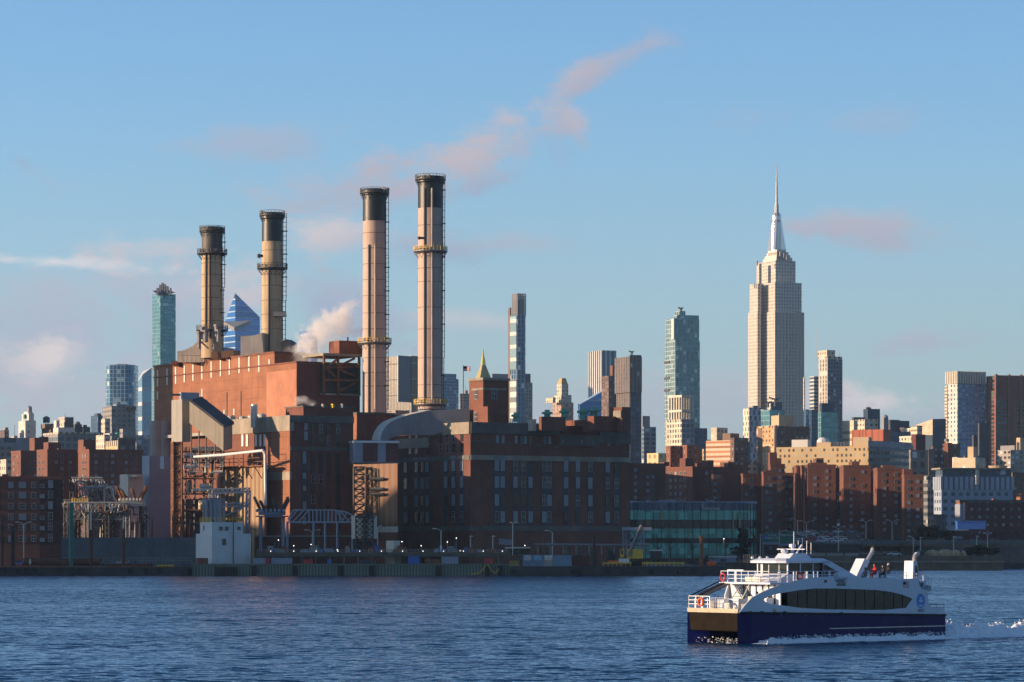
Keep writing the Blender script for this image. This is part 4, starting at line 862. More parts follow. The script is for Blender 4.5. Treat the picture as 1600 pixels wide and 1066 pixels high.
    sky('green_balcony_tower', 'blue grey balconied tower with narrow top, right of the dark ribbed tower', (1003, 1006, 1025, 667), 2000, f_('balcony wall', (.2, .22, .24), (.04, .07, .10), 6, 3.6, .6, .6, lite=.15, stain=0), (('upper_tier', 1003, 1004, 1015.5, 650, 10, gry),))
    sky('yellow_lit_block', 'small yellow lit block in the gap left of the cream gridded tower', (1011, 1028.5, 1041, 708), 1600, f_('yellow lit wall', (.62, .5, .28), (.3, .2, .1), 5, 5, .5, .5, lite=0, stain=0), th=40)
    # tall glass + cream grid
    r, fp, zt, D, th = sky('tall_glass_tower', 'tall greenish blue glass tower behind the cream gridded one', (1038.5, 1055, 1093.5, 532), 2100, f_('sea green curtain wall', (.34, .42, .42), (.10, .20, .22), 3.6, 3.8, .72, .82, lite=.14, liteC=(.32, .42, .42), gm=.5, stain=0, gr=.1))
    for nm, a, b, c, y, bk in (('upper_tier', 1040, 1055, 1092.5, 497, 1), ('top_tier', 1052, 1058, 1092, 492, 5), ('top_fin', 1055, 1062, 1071, 486, 8)): sub(r, (nm, a, b, c, y, bk, MC['sea green curtain wall']), D, th, zt)
    strip(r, fp, 'l', .5, 4.5, PZ(530, D), PZ(498, D), blk, 'white_fin', out=.8); crane(r, 1064, 482, 2105, 5)
    for y in (563, 588, 607): strip(r, fp, 'l', 8, 16, PZ(y+4, D), PZ(y, D), dgr, 'plant_floor', out=.3)
    r, fp, zt, D, th = sky('cream_grid_tower', 'cream gridded tower with open framed crown in front of the tall glass tower', (1041, 1065, 1085, 655), 1800, grid, th=28)
    strip(r, fp, 'r', 0, (Vector(fp[1])-Vector(fp[0])).length, 0, zt, f_('shaded grid frame', (.30, .31, .32), (.06, .10, .14), 3.5, 3.8, .66, .66, lite=.12, stain=0), 'front_face', out=.3)  # front repeats the cream grid in a cooler, darker copy for shade
    q, _, _ = foot(1046, 1066, 1082, D+2, 28); mb = MB(); mb.prism(grow(q, -1.5), zt-.5, PZ(620, D)); mb.build('crown_core', dgr, r)
    mb = MB(); zz = [zt, PZ(640, D), PZ(617, D)]
    for f in (0, 1, 3):
        pass
    for (i, j, n) in ((0, 1, 4), (3, 0, 5)):
        A, B_ = Vector(q[i]), Vector(q[j]); an = atan2((B_-A).y, (B_-A).x)
        for s_ in range(n+1): mb.obox(A.lerp(B_, s_/n), an, .9, .9, zt-.5, zz[2])
        for z in zz[1:]: mb.obox((A+B_)/2, an, (B_-A).length+1, 1.0, z-1.2, z)
    mb.build('crown_frame', crw if False else M['cream'], r)
    sky('dark_block_behind', 'dark blue block peeping out right of the cream gridded tower', (1083, 1085, 1105, 669), 2000, glsC)
    sky('striped_brick_flats', 'cream flats with orange window bands below a pale bulkhead', (1103, 1143, 1150, 688), 1700, orst, (('bulkhead', 1111, 1120, 1137, 668, 14, crw), ('roof_house', 1129, 1141, 1155, 677, 8, brnp)), th=50)
    sky('brown_flats', 'dark brown flats with a lit left edge beside the orange banded flats', (1141, 1147, 1169, 684), 1650, brw)
    r, *_ = sky('lozenge_tower', 'tower clad in blue and cream lozenges left of the tallest skyscraper', (1161, 1170, 1190, 638), 2000, creamL, (('penthouse', 1176, 1178, 1184, 634, 8, dbl),))
    strip(r, _[0], 'r', 0, (Vector(_[0][1])-Vector(_[0][0])).length, 0, _[1]+.5, diam, 'blue_face', out=.5)
    sky('low_blue_front', 'dark blue glass front below the lozenge tower', (1157, 1160, 1172, 690), 1900, glsC)
    r, *_ = sky('crane_building', 'blue glass building under construction with cranes, at the foot of the tallest skyscraper', (1189, 1203, 1226, 640), 1950, glsA, (('upper_tier', 1204, 1205, 1222, 628, 8, glsC), ('white_core', 1188, 1193, 1197, 640, -3, blk)))
    crane(r, 1211, 624, 1950, 11); crane(r, 1200, 629, 1955, 8)
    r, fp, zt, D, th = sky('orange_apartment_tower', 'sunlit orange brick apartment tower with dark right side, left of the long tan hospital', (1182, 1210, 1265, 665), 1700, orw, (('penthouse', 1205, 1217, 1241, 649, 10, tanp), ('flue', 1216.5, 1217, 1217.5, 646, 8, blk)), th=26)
    strip(r, fp, 'r', 0, (Vector(fp[1])-Vector(fp[0])).length, 0, zt-.5, brw, 'front_face', out=.3); strip(r, fp, 'l', 13, 17, 0, zt-.8, brnp, 'recess', out=.2); strip(r, fp, 'r', .3, 1.5, 0, zt+.2, gry, 'corner_strip', out=.5)  # front face and recess strip: shade put into darker browns
    # right of the tallest
    sky('beige_strip_tower', 'thin beige and blue tower immediately right of the tallest skyscraper', (1256, 1259, 1266, 640), 2500, glsB, (('beige_fin', 1255, 1256.5, 1258, 590, 4, crw), ))
    sky('ribbed_glass_tower', 'mid height glass tower with pale balcony stripes right of the tallest skyscraper', (1265, 1272, 1280, 588), 2400, f_('pale balcony glass', (.5, .48, .42), (.05, .09, .13), 60, 3.6, 1, .55, lite=0, stain=0))
    sky('pale_balcony_strip', 'pale striped front part of the mid height glass tower group', (1264, 1268, 1279, 640), 2200, glsC)
    r, *_ = sky('cream_mid_tower', 'cream and grey tower with stepped top and thin mast beside it', (1279, 1293, 1316, 557), 2300, f_('cream vertical wall', (.52, .45, .36), (.10, .11, .13), 5, 3.8, .5, .8, lite=.1, stain=0), (('upper_tier', 1278, 1292, 1305, 547, 3, crw), ('mast', 1275.6, 1276, 1276.3, 515, 20, blk), ('mast', 1311.8, 1312, 1312.3, 550, 2, M['red'])))
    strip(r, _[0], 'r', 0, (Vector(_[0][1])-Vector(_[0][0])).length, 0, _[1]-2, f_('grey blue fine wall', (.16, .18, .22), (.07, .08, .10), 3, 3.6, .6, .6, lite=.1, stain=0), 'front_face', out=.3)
    sky('green_glass_block', 'green glass block with dark boxed top in front of the cream mid tower', (1278, 1283, 1309, 644), 1900, glsA, (('dark_top', 1280, 1284, 1304, 630, 4, dbl),))
    # hospital group
    r, fp, zt, D, th = sky('long_tan_hospital', 'long sunlit tan hospital with rows of dark windows above the brick flats', (1213, 1357, 1362, 697), 1600, tanw, (('roof_house', 1237, 1262, 1268, 687, 24, blk), ('roof_house', 1276, 1298, 1304, 691, 14, tanp), ('east_pavilion', 1333, 1357.3, 1362, 683, 1.5, tanp)), th=62)
    mb = MB(); D1 = 1660; mb.ball((PX(1286, D1), D1, PZ(691, D1)), 2.6, 10, sq=(1.3, 1, 1)); mb.build('roof_dome', M['white'], r, smooth=True)
    mb = MB(); 
    for x in range(1302, 1322, 5): D1 = 1640; mb.box(PX(x, D1), D1, PZ(697, D1), PX(x+3.5, D1), D1+3, PZ(691, D1))
    mb.build('roof_plant', gry, r)
    D = 1590; r = empty('curved_hospital_wing', (PX(1400, D), D, 0), 'shaded curved hospital wing with long ribbon windows, right of the tan hospital', 'building')
    pts = [(PX(1358, 1592), 1592)]
    for i in range(1, 9): x = 1358+65*i/8; pts.append((PX(x, 1592+(i/8)**2*30), 1592+(i/8)**2*30))
    mb = MB(); bk = [(PX(1426, 1680), 1680), (PX(1362, 1680), 1680)]; mb.prism(pts+bk, 0, PZ(694, 1592)); mb.build('curved_wall', ribd, r)
    mb = MB(); mb.prism(grow(pts+bk, .5), PZ(698, 1592), PZ(689, 1592)); mb.build('pale_parapet', mat('lilac grey parapet', (.30, .29, .31), .8), r)
    r, fp, zt, D, th = sky('square_window_wing', 'grey block with square window grid and plain right strip, right of curved hospital wing', (1420, 1423, 1459, 703), 1560, f_('square window wall', (.19, .185, .17), (.04, .05, .06), 5.2, 6.4, .55, .6, lite=.05, stain=.1), th=10)
    strip(r, fp, 'r', 9, 12, 0, zt+.5, mat('plain taupe strip', (.17, .15, .14), .85), 'plain_strip', out=.5)
    sky('purple_flats', 'dark purple brick flats with white windows between grey block and water tank', (1455, 1458, 1477, 697), 1700, f_('purple flats wall', (.09, .055, .06), (.3, .3, .32), 4.8, 4.6, .4, .4, lite=.2, stain=.1))
    sky('cream_stair_block', 'cream block with ledges left of the red striped hall', (1316, 1334, 1340, 657), 1900, f_('cream ledge wall', (.58, .50, .36), (.40, .33, .23), 60, 5.5, 1, .4, lite=0, stain=0, gr=.8), th=34)
    r, *_ = sky('red_striped_hall', 'orange red ribbed rooftop hall above the long tan hospital', (1331, 1380, 1393, 671), 1800, f_('red ribbed wall', (.44, .13, .07), (.30, .09, .055), 2.6, 90, .5, 1, lite=0, stain=0, gr=.8), th=56)
    sky('white_window_house', 'white rooftop block with a row of small windows above the red hall', (1336, 1351, 1372, 655), 1950, crw, (('side_panel', 1363, 1366, 1371, 656, -3, crw),)); sky('dark_blue_box', 'dark blue flat topped box with an aerial above the red hall', (1349, 1356, 1375, 639), 2100, dbl, (('antenna', 1356, 1356.4, 1356.8, 634, 4, dgr), ('dish_arm', 1353, 1354, 1361, 636.5, 4, dgr)))
    sky('dark_shoulder_block', 'low dark shoulder left of the dark blue box', (1331, 1334, 1352, 652), 2080, dgr)
    r, *_ = sky('domed_grey_tower', 'small grey tower with rounded dome right of the dark blue box', (1377, 1381, 1388, 653), 1900, gry, (('dome', 1378.5, 1383, 1388, 648, 4, gry),))
    sky('flared_dark_block', 'dark flared block right of the domed tower', (1388, 1391, 1406, 656), 1950, dgr, (('low_wing', 1404, 1406, 1421, 668, 6, dbl),)); sky('blue_glass_row', 'low dark blue glass row behind the curved hospital wing', (1390, 1392, 1428, 675), 1850, glsC)
    sky('red_roof_tower', 'small red brick tower with cream striped top', (1424, 1431, 1446, 679), 1750, M['brickr'], (('striped_top', 1423, 1433, 1441, 665, 1, yellw), ('low_roof', 1405, 1424, 1426, 692, 10, crw)))
    r, fp, zt, D, th = sky('wedge_roof_building', 'dark blue building with sunlit wedge roof left of the crowned white tower', (1436, 1457, 1478, 668), 2200, dbl)
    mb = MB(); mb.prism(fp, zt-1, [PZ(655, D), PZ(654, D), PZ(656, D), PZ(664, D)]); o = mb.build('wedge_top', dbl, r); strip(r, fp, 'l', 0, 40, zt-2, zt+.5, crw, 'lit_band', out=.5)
    mb = MB(); a = px(1432, 664, D-1); b = px(1457.2, 655, D-1); mb.face((px(1436, 680, D+10), px(1457.2, 680, D-1), b, px(1432, 664, D+16))); mb.build('lit_gable', mat('sunlit gable tone', (.55, .42, .30), .8), r)  # sunlit side of the dark blue building put into a peach face
    # crowned tower
    r, fp, zt, D, th = sky('crowned_tower', 'white and blue tower ringed by upright crown fins, left of the red brown tower', (1481, 1496, 1537, 595), 2300, crown_w, th=26)
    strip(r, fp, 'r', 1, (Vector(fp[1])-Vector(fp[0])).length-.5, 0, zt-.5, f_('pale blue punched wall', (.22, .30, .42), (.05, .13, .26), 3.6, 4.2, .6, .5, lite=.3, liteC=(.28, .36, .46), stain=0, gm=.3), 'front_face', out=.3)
    mb = MB(); g = grow(fp, .4)
    for i, n in ((0, 11), (3, 6)):
        A, B_ = Vector(g[i]), Vector(g[(i+1) % 4]); an = atan2((B_-A).y, (B_-A).x)
        for s_ in range(n+1): mb.obox(A.lerp(B_, s_/n), an, 1.2, 2.2, zt-2, PZ(580, D))
    mb.build('crown_fin', M['cream'], r); mb = MB(); mb.prism(grow(fp, -1), zt-1, PZ(583, D)); mb.build('crown_core', gry, r)
    sky('ledged_slab', 'thin ledged slab on the left of the crowned tower', (1476, 1480, 1484, 603), 2400, yellw); sky('blue_back_tower', 'blue slab peeping out right of the crowned tower', (1534, 1536, 1543, 598), 2600, glsC)
    r, fp, zt, D, th = sky('red_brown_tower', 'broad red brown tower with four brick piers at the right edge', (1541, 1554, 1640, 587), 2300, brnt, th=20)
    strip(r, fp, 'r', 0, 45, zt-17, zt+.3, mat('red brown wall', (.22, .09, .06), .85, var=.08), 'top_band', out=.3)
    for u in (0, 10.5, 20.5, 30.5, 41): strip(r, fp, 'r', u, u+1.6, 0, zt+1, mat('red brown pier', (.30, .12, .08), .85), 'pier', out=1.6)
    sky('dark_brown_slab', 'dark brown slab left of the red brown tower', (1528, 1530, 1545, 661), 2100, dgr)
    sky('grey_balcony_block', 'grey balconied block at the right edge with lit brown stair top', (1557, 1579, 1625, 703), 1700, f_('grey balconies', (.34, .31, .27), (.08, .085, .09), 4, 3.6, .6, .5, lite=.25, stain=.1), (('stair_top', 1588, 1594, 1606, 684, 10, tanp), ('side_wing', 1563, 1585, 1592, 696, 14, gry)), th=34)
    sky('purple_low_flats', 'low dark flats right of the blue hospital', (1578, 1582, 1606, 738), 1500, brw)
    sky('cream_stepped_flats', 'sunlit cream flats with a tall central chimney block', (1489, 1524, 1540, 715), 1500, f_('cream small windows', (.54, .44, .30), (.2, .16, .13), 4.4, 4.6, .4, .45, lite=.2, stain=.1), (('chimney_block', 1512, 1521, 1527, 698, 4, tanp),), th=46)
    sky('dark_spired_hall', 'dark hall with a small pointed top left of the cream flats', (1505, 1508, 1546, 712), 1700, dgr, (('spire', 1519, 1521, 1528, 680, 6, dgr),))
    sky('brick_water_tower', 'red brick tower carrying a round water tank', (1475, 1481, 1488, 692), 1600, M['brick2'], (('water_tank', 1475.5, 692, 1483, 685, 4, gry), ('lower_wing', 1473, 1480, 1500, 714, 3, brw)))
    # generic infill rows so that no gap shows bare ground
    R_ = random.Random(3)
    names = ['grey', 'brown', 'sandy', 'slate', 'dark', 'pale']; mats = [grw, brw, crw, ribd, redw, tanw]
    rows = [(1040, 1130, 700, 1750), (1130, 1200, 716, 1700), (1440, 1600, 735, 1550), (240, 620, 705, 1500), (620, 1000, 735, 1500), (0, 240, 715, 1420), (1380, 1460, 668, 2600), (1090, 1160, 690, 2500), (600, 960, 668, 2300)]
    place = ['behind the cream gridded tower', 'below the orange banded flats', 'behind the blue hospital', 'hidden behind the station', 'behind the generating block', 'behind the left brick flats', 'far behind the hospital wing', 'far behind the banded flats', 'far behind the station roof']
    for (xa, xb, y, D), pl_ in zip(rows, place):
        x = xa; n = 0
        while x < xb:
            w = R_.uniform(22, 34); i = R_.randrange(6); yy = y+R_.uniform(-5, 9)
            bld('city_block', 'low %s city block %s' % (names[i], pl_), (x, x+w*.3, x+w, yy), D+R_.uniform(-20, 20), G, mats[i], para=0, group='%s infill blocks %s' % (names[i], pl_)); x += w*R_.uniform(.9, 1.1); n += 1
skyline()
# ================================================================== HOUSING BLOCKS
def flats(label, xs, D, th, bulk=(), rcols=(), lcols=(), pitch=2.65, wall=None, w=1.0, h=1.05, kinds=('sash', 'sash', 'pale'), group=None, z_lo=6, dr=None, name='brick_flats', wr=None):
    r, fp, zt, D, th = bld(name, label, xs, D, th, wall or M['brickf'], para=.9, e0=.12, cat='apartment block', group=group, dr=dr, subs=[(b[0],)+tuple(b[1:5])+(b[5], wall or M['brickf']) for b in bulk])
    zs = []; z = zt-2.6
    while z > z_lo: zs.append(z); z -= pitch
    for face, cols in (('r', rcols), ('l', lcols)):
        for x in cols:
            u = ucol(fp, face, x); p = facept(fp, face, u)
            windows(r, fp, face, [u], zs, w, h, kinds, skip=.06)
    return r, fp, zt
M['brickf'] = mat('brick of the flats', (.19, .082, .057), .9, var=.3, sc=.07, streak=.3, fine=2.5)
def housing():
    # left
    flats('dark brick flats with lit orange end, leftmost of the three behind the switchyard', (17.5, 32.5, 60, 706), 1330, 28, (('bulkhead', 46, 54, 76, 684, 22), ('gable_house', 60, 62, 76, 682.5, 24)), (47, 55), (22, 27.5))
    flats('dark brick flats with broad lit orange end, middle of the three behind the switchyard', (57.5, 74, 130, 704), 1290, 28, (('bulkhead', 68, 75.5, 95, 691, 10), ('stair_hut', 89, 91.5, 94, 701, 4)), (88, 97, 110, 121), (61, 66.5))
    flats('dark brick flats with lit orange end behind the gantries, rightmost of the three', (122, 139.5, 224, 704), 1270, 28, (('bulkhead', 122, 130.5, 150, 687, 14), ('stair_hut', 131, 133.5, 136, 698, 4), ('stair_hut', 188, 195, 201, 702.5, 9)), (150, 166, 176, 197, 211), (130, 134))
    # near left block, all in shade
    r, fp, zt = flats('large dark brick block in shade with white framed windows at the left edge', (-32, -30, 98, 747), 955, 8, (('roof_hut', 2, 3, 12, 741, 6), ('bulkhead', 30, 31, 52, 743, 9)), (), (), wall=M['brickd'])
    for x, w in ((-8, 1.2), (17, 1.3), (35, 1.9), (52.5, 1.3), (66, 1.2), (79, 1.2)):
        u = ucol(fp, 'r', x); p = facept(fp, 'r', u)
        for i, y in enumerate((760, 776, 793, 810, 826, 844)):
            hh = 1.0 if x == 66 else (2.1 if x == 79 else 1.6); windows(r, fp, 'r', [u], [PZ(y+2, p[1])], w, hh, ('sash2', 'sash', 'pale'), out=.08)
    u = ucol(fp, 'r', 62); strip(r, fp, 'r', u, (Vector(fp[1])-Vector(fp[0])).length, 0, zt-.3, mat('sooty brick darker', (.06, .028, .026), .9, var=.3), 'dark_wing', out=.02)  # right part of the wall in a darker brick tone
    # right
    flats('dark brick flats right behind the generating block, above the teal glass hall', (983, 984, 1040, 726), 1215, 14, (('roof_hut', 1030, 1038, 1046, 722, 6),), (993, 1012, 1020), (), kinds=('pale', 'sash', 'pale'))
    r, fp, zt = flats('brick flats with big sunlit orange face above the teal glass hall', (1038, 1082, 1160, 731), 1235, 33, (('bulkhead', 1062, 1071, 1084, 716, 16), ('bulkhead', 1095, 1105, 1115, 719, 18), ('bulkhead', 1125, 1138, 1147, 722, 22), ('stair_hut', 1086, 1089, 1096, 724, 6), ('bulkhead', 1143, 1149, 1158, 726, 20)), (1104, 1115), (1048, 1056, 1064, 1070), w=1.3, kinds=('sash', 'pale', 'sash'), z_lo=18)
    flats('dark brick slab stepping right of the sunlit brick face', (1112, 1113, 1132, 737), 1225, 6, (), (1117, 1123), ())
    flats('brick slab with pale brick strips left of the stepped brick tower', (1158, 1161, 1182, 742), 1215, 6, (), (1166, 1174), (), name='brick_flats')
    flats('narrow dark brick slab with scattered white windows', (1190, 1193, 1214, 739), 1200, 4, (('roof_hut', 1195, 1196, 1206, 735, 8),), (1198, 1204), (), kinds=('pale', 'sash'))
    flats('stepped brick tower with tall bulkhead below the orange apartment tower', (1200, 1204, 1226, 727), 1240, 4, (('bulkhead', 1200, 1203, 1214, 707, 8), ('stair_hut', 1214, 1215, 1221, 716, 8)), (1210, 1218), ())
    flats('dark slab between the stepped brick tower and the first of the lit brick towers', (1222, 1224, 1240, 741), 1250, 0, (), (1229, 1235), ())
    sl = (('bulkhead', 1270, 1276, 1287, 716, 14), ('bulkhead', 1262, 1266, 1292, 723, 8))
    for x0, x1 in ((1240, 1246.5), (1248.5, 1254.5)):
        flats('thin projecting brick wing with sunlit edge, %s of the two beside the widest brick tower' % ('left' if x0 == 1240 else 'right'), (x0, x0+4.6, x1+1, 729), 1262-(x0-1240)*.8, 1, (), (), (), group='projecting brick wings')
    flats('widest brick tower, upper half sunlit and lower half in shadow', (1257, 1262, 1306, 728), 1240, 0, sl, (1273.5, 1292), (), kinds=('pale', 'sash'))
    flats('dark brick slab in shade right of the widest brick tower', (1304, 1305, 1317, 733), 1262, 10, (), (1310,), ())
    flats('brick tower with sunlit left edge, middle of the three lit right hand towers', (1311.5, 1318, 1361, 729), 1225, 0, (('bulkhead', 1326, 1331, 1343, 721, 12), ), (1330, 1348), (), kinds=('pale', 'sash'))
    flats('dark brick slab in shade right of the middle lit tower', (1359, 1360, 1368, 738), 1250, 10, (), (), ())
    flats('brick tower with sunlit left edge, rightmost of the lit towers', (1364.5, 1371, 1411, 733), 1210, 0, (('bulkhead', 1376, 1379, 1396, 727, 10),), (1382, 1400), (), kinds=('pale', 'sash'))
    flats('lower brick tower fully sunlit at the right end of the brick flats', (1409, 1413, 1443, 744), 1195, -1, (('bulkhead', 1408, 1412, 1426, 733, 10),), (1420, 1434), (), kinds=('sash', 'pale'))
    flats('dark brick slab filling the gap left of the white windowed narrow slab', (1180, 1182, 1195, 745), 1222, 6, (), (), (), wall=M['brickd'])
    flats('dark recessed brick slab behind the two thin projecting wings', (1238, 1239, 1262, 732), 1280, 2, (), (), (), wall=M['brickd'])
    # blue panel hospital and the low brick building right
    r, fp, zt, D, th = bld('blue_hospital', 'wide blue panelled hospital with rounded sunlit corner above the low red brick building', (1459, 1471, 1583, 745), 1330, 10, hosp, para=0)
    R = (Vector(fp[1])-Vector(fp[0])).length
    mb = MB(); mb.prism(grow(fp, .35), PZ(765, D), zt); mb.build('tall_panel_band', hospt, r); mb = MB(); mb.prism(grow(fp, -.6), zt, PZ(734, D)); mb.build('setback_storey', f_('plant screen', (.08, .12, .17), (.04, .07, .11), 3.6, 6, .8, .8, lite=.04, stain=0), r)
    mb = MB(); mb.prism(grow(fp, .8), PZ(733.5, D), PZ(731, D)); mb.build('roof_slab', M['stone'], r); strip(r, fp, 'r', ucol(fp, 'r', 1524), ucol(fp, 'r', 1529), PZ(757, D), PZ(734, D), M['cream'], 'white_fin', out=.9); 
    mb = MB(); D1 = D+16; mb.lathe((PX(1559, D1), D1), [(3.6, PZ(732, D1)), (4.2, PZ(728, D1))], 16); mb.build('roof_drum', tanp, r)
    lo = f_('low brick with square windows', (.13, .045, .045), (.24, .22, .23), 4.1, 3.75, .34, .36, lite=.3, liteC=(.12, .12, .13), stain=.1)
    r, fp, zt, D, th = bld('low_brick_block', 'long low red brick block with rows of small white windows at right', (1494, 1512, 1640, 783), 1200, 12, lo, (('roof_hut', 1549, 1552, 1556, 779.5, 12, M['brick']), ('stair_house', 1588, 1597, 1606, 771, 10, M['brick'])), para=.8, pm=M['stoned'])
    strip(r, fp, 'l', 0, (Vector(fp[3])-Vector(fp[0])).length, 0, zt-.2, M['brick'], 'lit_end', out=.08)  # end wall in orange brick, its sunlight put into the colour
    for y in (790, 797, 804, 810): windows(r, fp, 'l', [ucol(fp, 'l', 1507)], [PZ(y+2, D)], 2.0, 1.5, ('slit',), out=.15)
    bld('white_shaft', 'pale windowless shaft standing before the low red brick block', (1492, 1500, 1504, 788), 1185, 20, M['cladb'], para=0)
    bld('grey_low_building', 'low grey building with tall slot windows below the blue hospital', (1459, 1461, 1478, 805), 1180, 8, f_('slot window wall', (.14, .135, .12), (.02, .03, .04), 2.4, 20, .45, .9, lite=0), para=.5)
housing()

# ================================================================== TEAL GLASS HALL
def glass_hall():
    D = 1105; pts = [(PX(984, D-4), D-4)]
    for i in range(1, 15): t_ = i/14; x = 984+172*t_; pts.append((PX(x, D+8*t_), D+8*t_))
    for a in range(1, 8): an = a/8*pi*.5; pts.append((PX(1156, D+8)+7*sin(an), D+8+14*(1-cos(an))))
    bk = [(PX(1156, D)+4, D+60), (PX(984, D), D+60)]; z = lambda y: PZ(y, D)
    r = empty('glass_hall', (PX(1070, D), D+20, 0), 'long teal glass hall with dark mullions and a rounded right end', 'building')
    def band(y0, y1, m, nm, e):
        mb = MB(); mb.prism(grow(pts+bk, e), z(y1), z(y0)); return mb.build(nm, m, r)
    tg = f_('teal hall glass', (.15, .43, .37), (.13, .39, .33), 3.3, 3.2, .93, .94, lite=.12, liteC=(.10, .24, .20), stain=0, gr=.45, gm=0)
    bs = [n for n in tg.node_tree.nodes if n.type == 'BSDF_PRINCIPLED'][0]; bs.inputs['Emission Color'].default_value = (.10, .55, .42, 1); bs.inputs['Emission Strength'].default_value = .015     # lights on inside
    dg = f_('dim hall glass', (.03, .035, .04), (.025, .03, .035), 3.3, 3.2, .9, .9, lite=.06, liteC=(.12, .10, .05), stain=0, gr=.2)
    ug = f_('slatted hall glass', (.10, .15, .22), (.05, .08, .13), 1.9, 3.3, .6, .97, lite=.06, liteC=(.2, .24, .3), stain=0, gr=.2)
    for (a, b, m, nm) in ((785, 797.5, ug, 'upper_glazing'), (797.5, 812, tg, 'glass_band'), (812, 826, dg, 'dark_band'), (826, 841, tg, 'glass_band'), (841, 849, dg, 'dark_band'), (849, 872, tg, 'glass_band')): band(a, b+.05, m, nm, 0)
    band(783, 786, M['cladb'], 'roof_rim', .6)
    mb = MB()
    for (a, b) in zip(pts, pts[1:]):
        a, b = Vector(a), Vector(b); L = (b-a).length; n = max(1, round(L/3.3)); d = (b-a).normalized(); an = atan2(d.y, d.x)
        for q in range(n): mb.obox(a+d*(L*q/n)+Vector((d.y, -d.x))*.12, an, .12, .3, 2, z(786))
    mb.build('mullion', M['steeld'], r)
    wl = M['lampw']
    for x, y0, y1, w in ((1033, 800, 812, 3.5), (1147, 800, 834, 1.6), (1157, 802, 826, 2.2), (1058, 800, 806, 2), (1077, 828, 842, 2)):
        mb = MB(); mb.box(PX(x, D), D-1+8*(x-984)/172-(4 if x < 1000 else 0), z(y1), PX(x+w, D), D+8*(x-984)/172-.3, z(y0)); mb.build('lit_column', mat('warm column', (.42, .36, .20), .6), r)
    for x in range(1099, 1124, 4): mb = MB(); mb.box(PX(x, D), D+4.6, z(797), PX(x+3, D), D+5.2, z(792.5)); mb.build('bright_pane', mat('bright pane', (.42, .40, .38), .5), r)
    mb = MB(); 
    for x0, x1 in ((1015, 1020), (1034, 1060), (1117, 1122)): mb.box(PX(x0, D), D+20, z(784), PX(x1, D), D+30, z(780))
    mb.build('roof_plant', M['cladb'], r)
glass_hall()

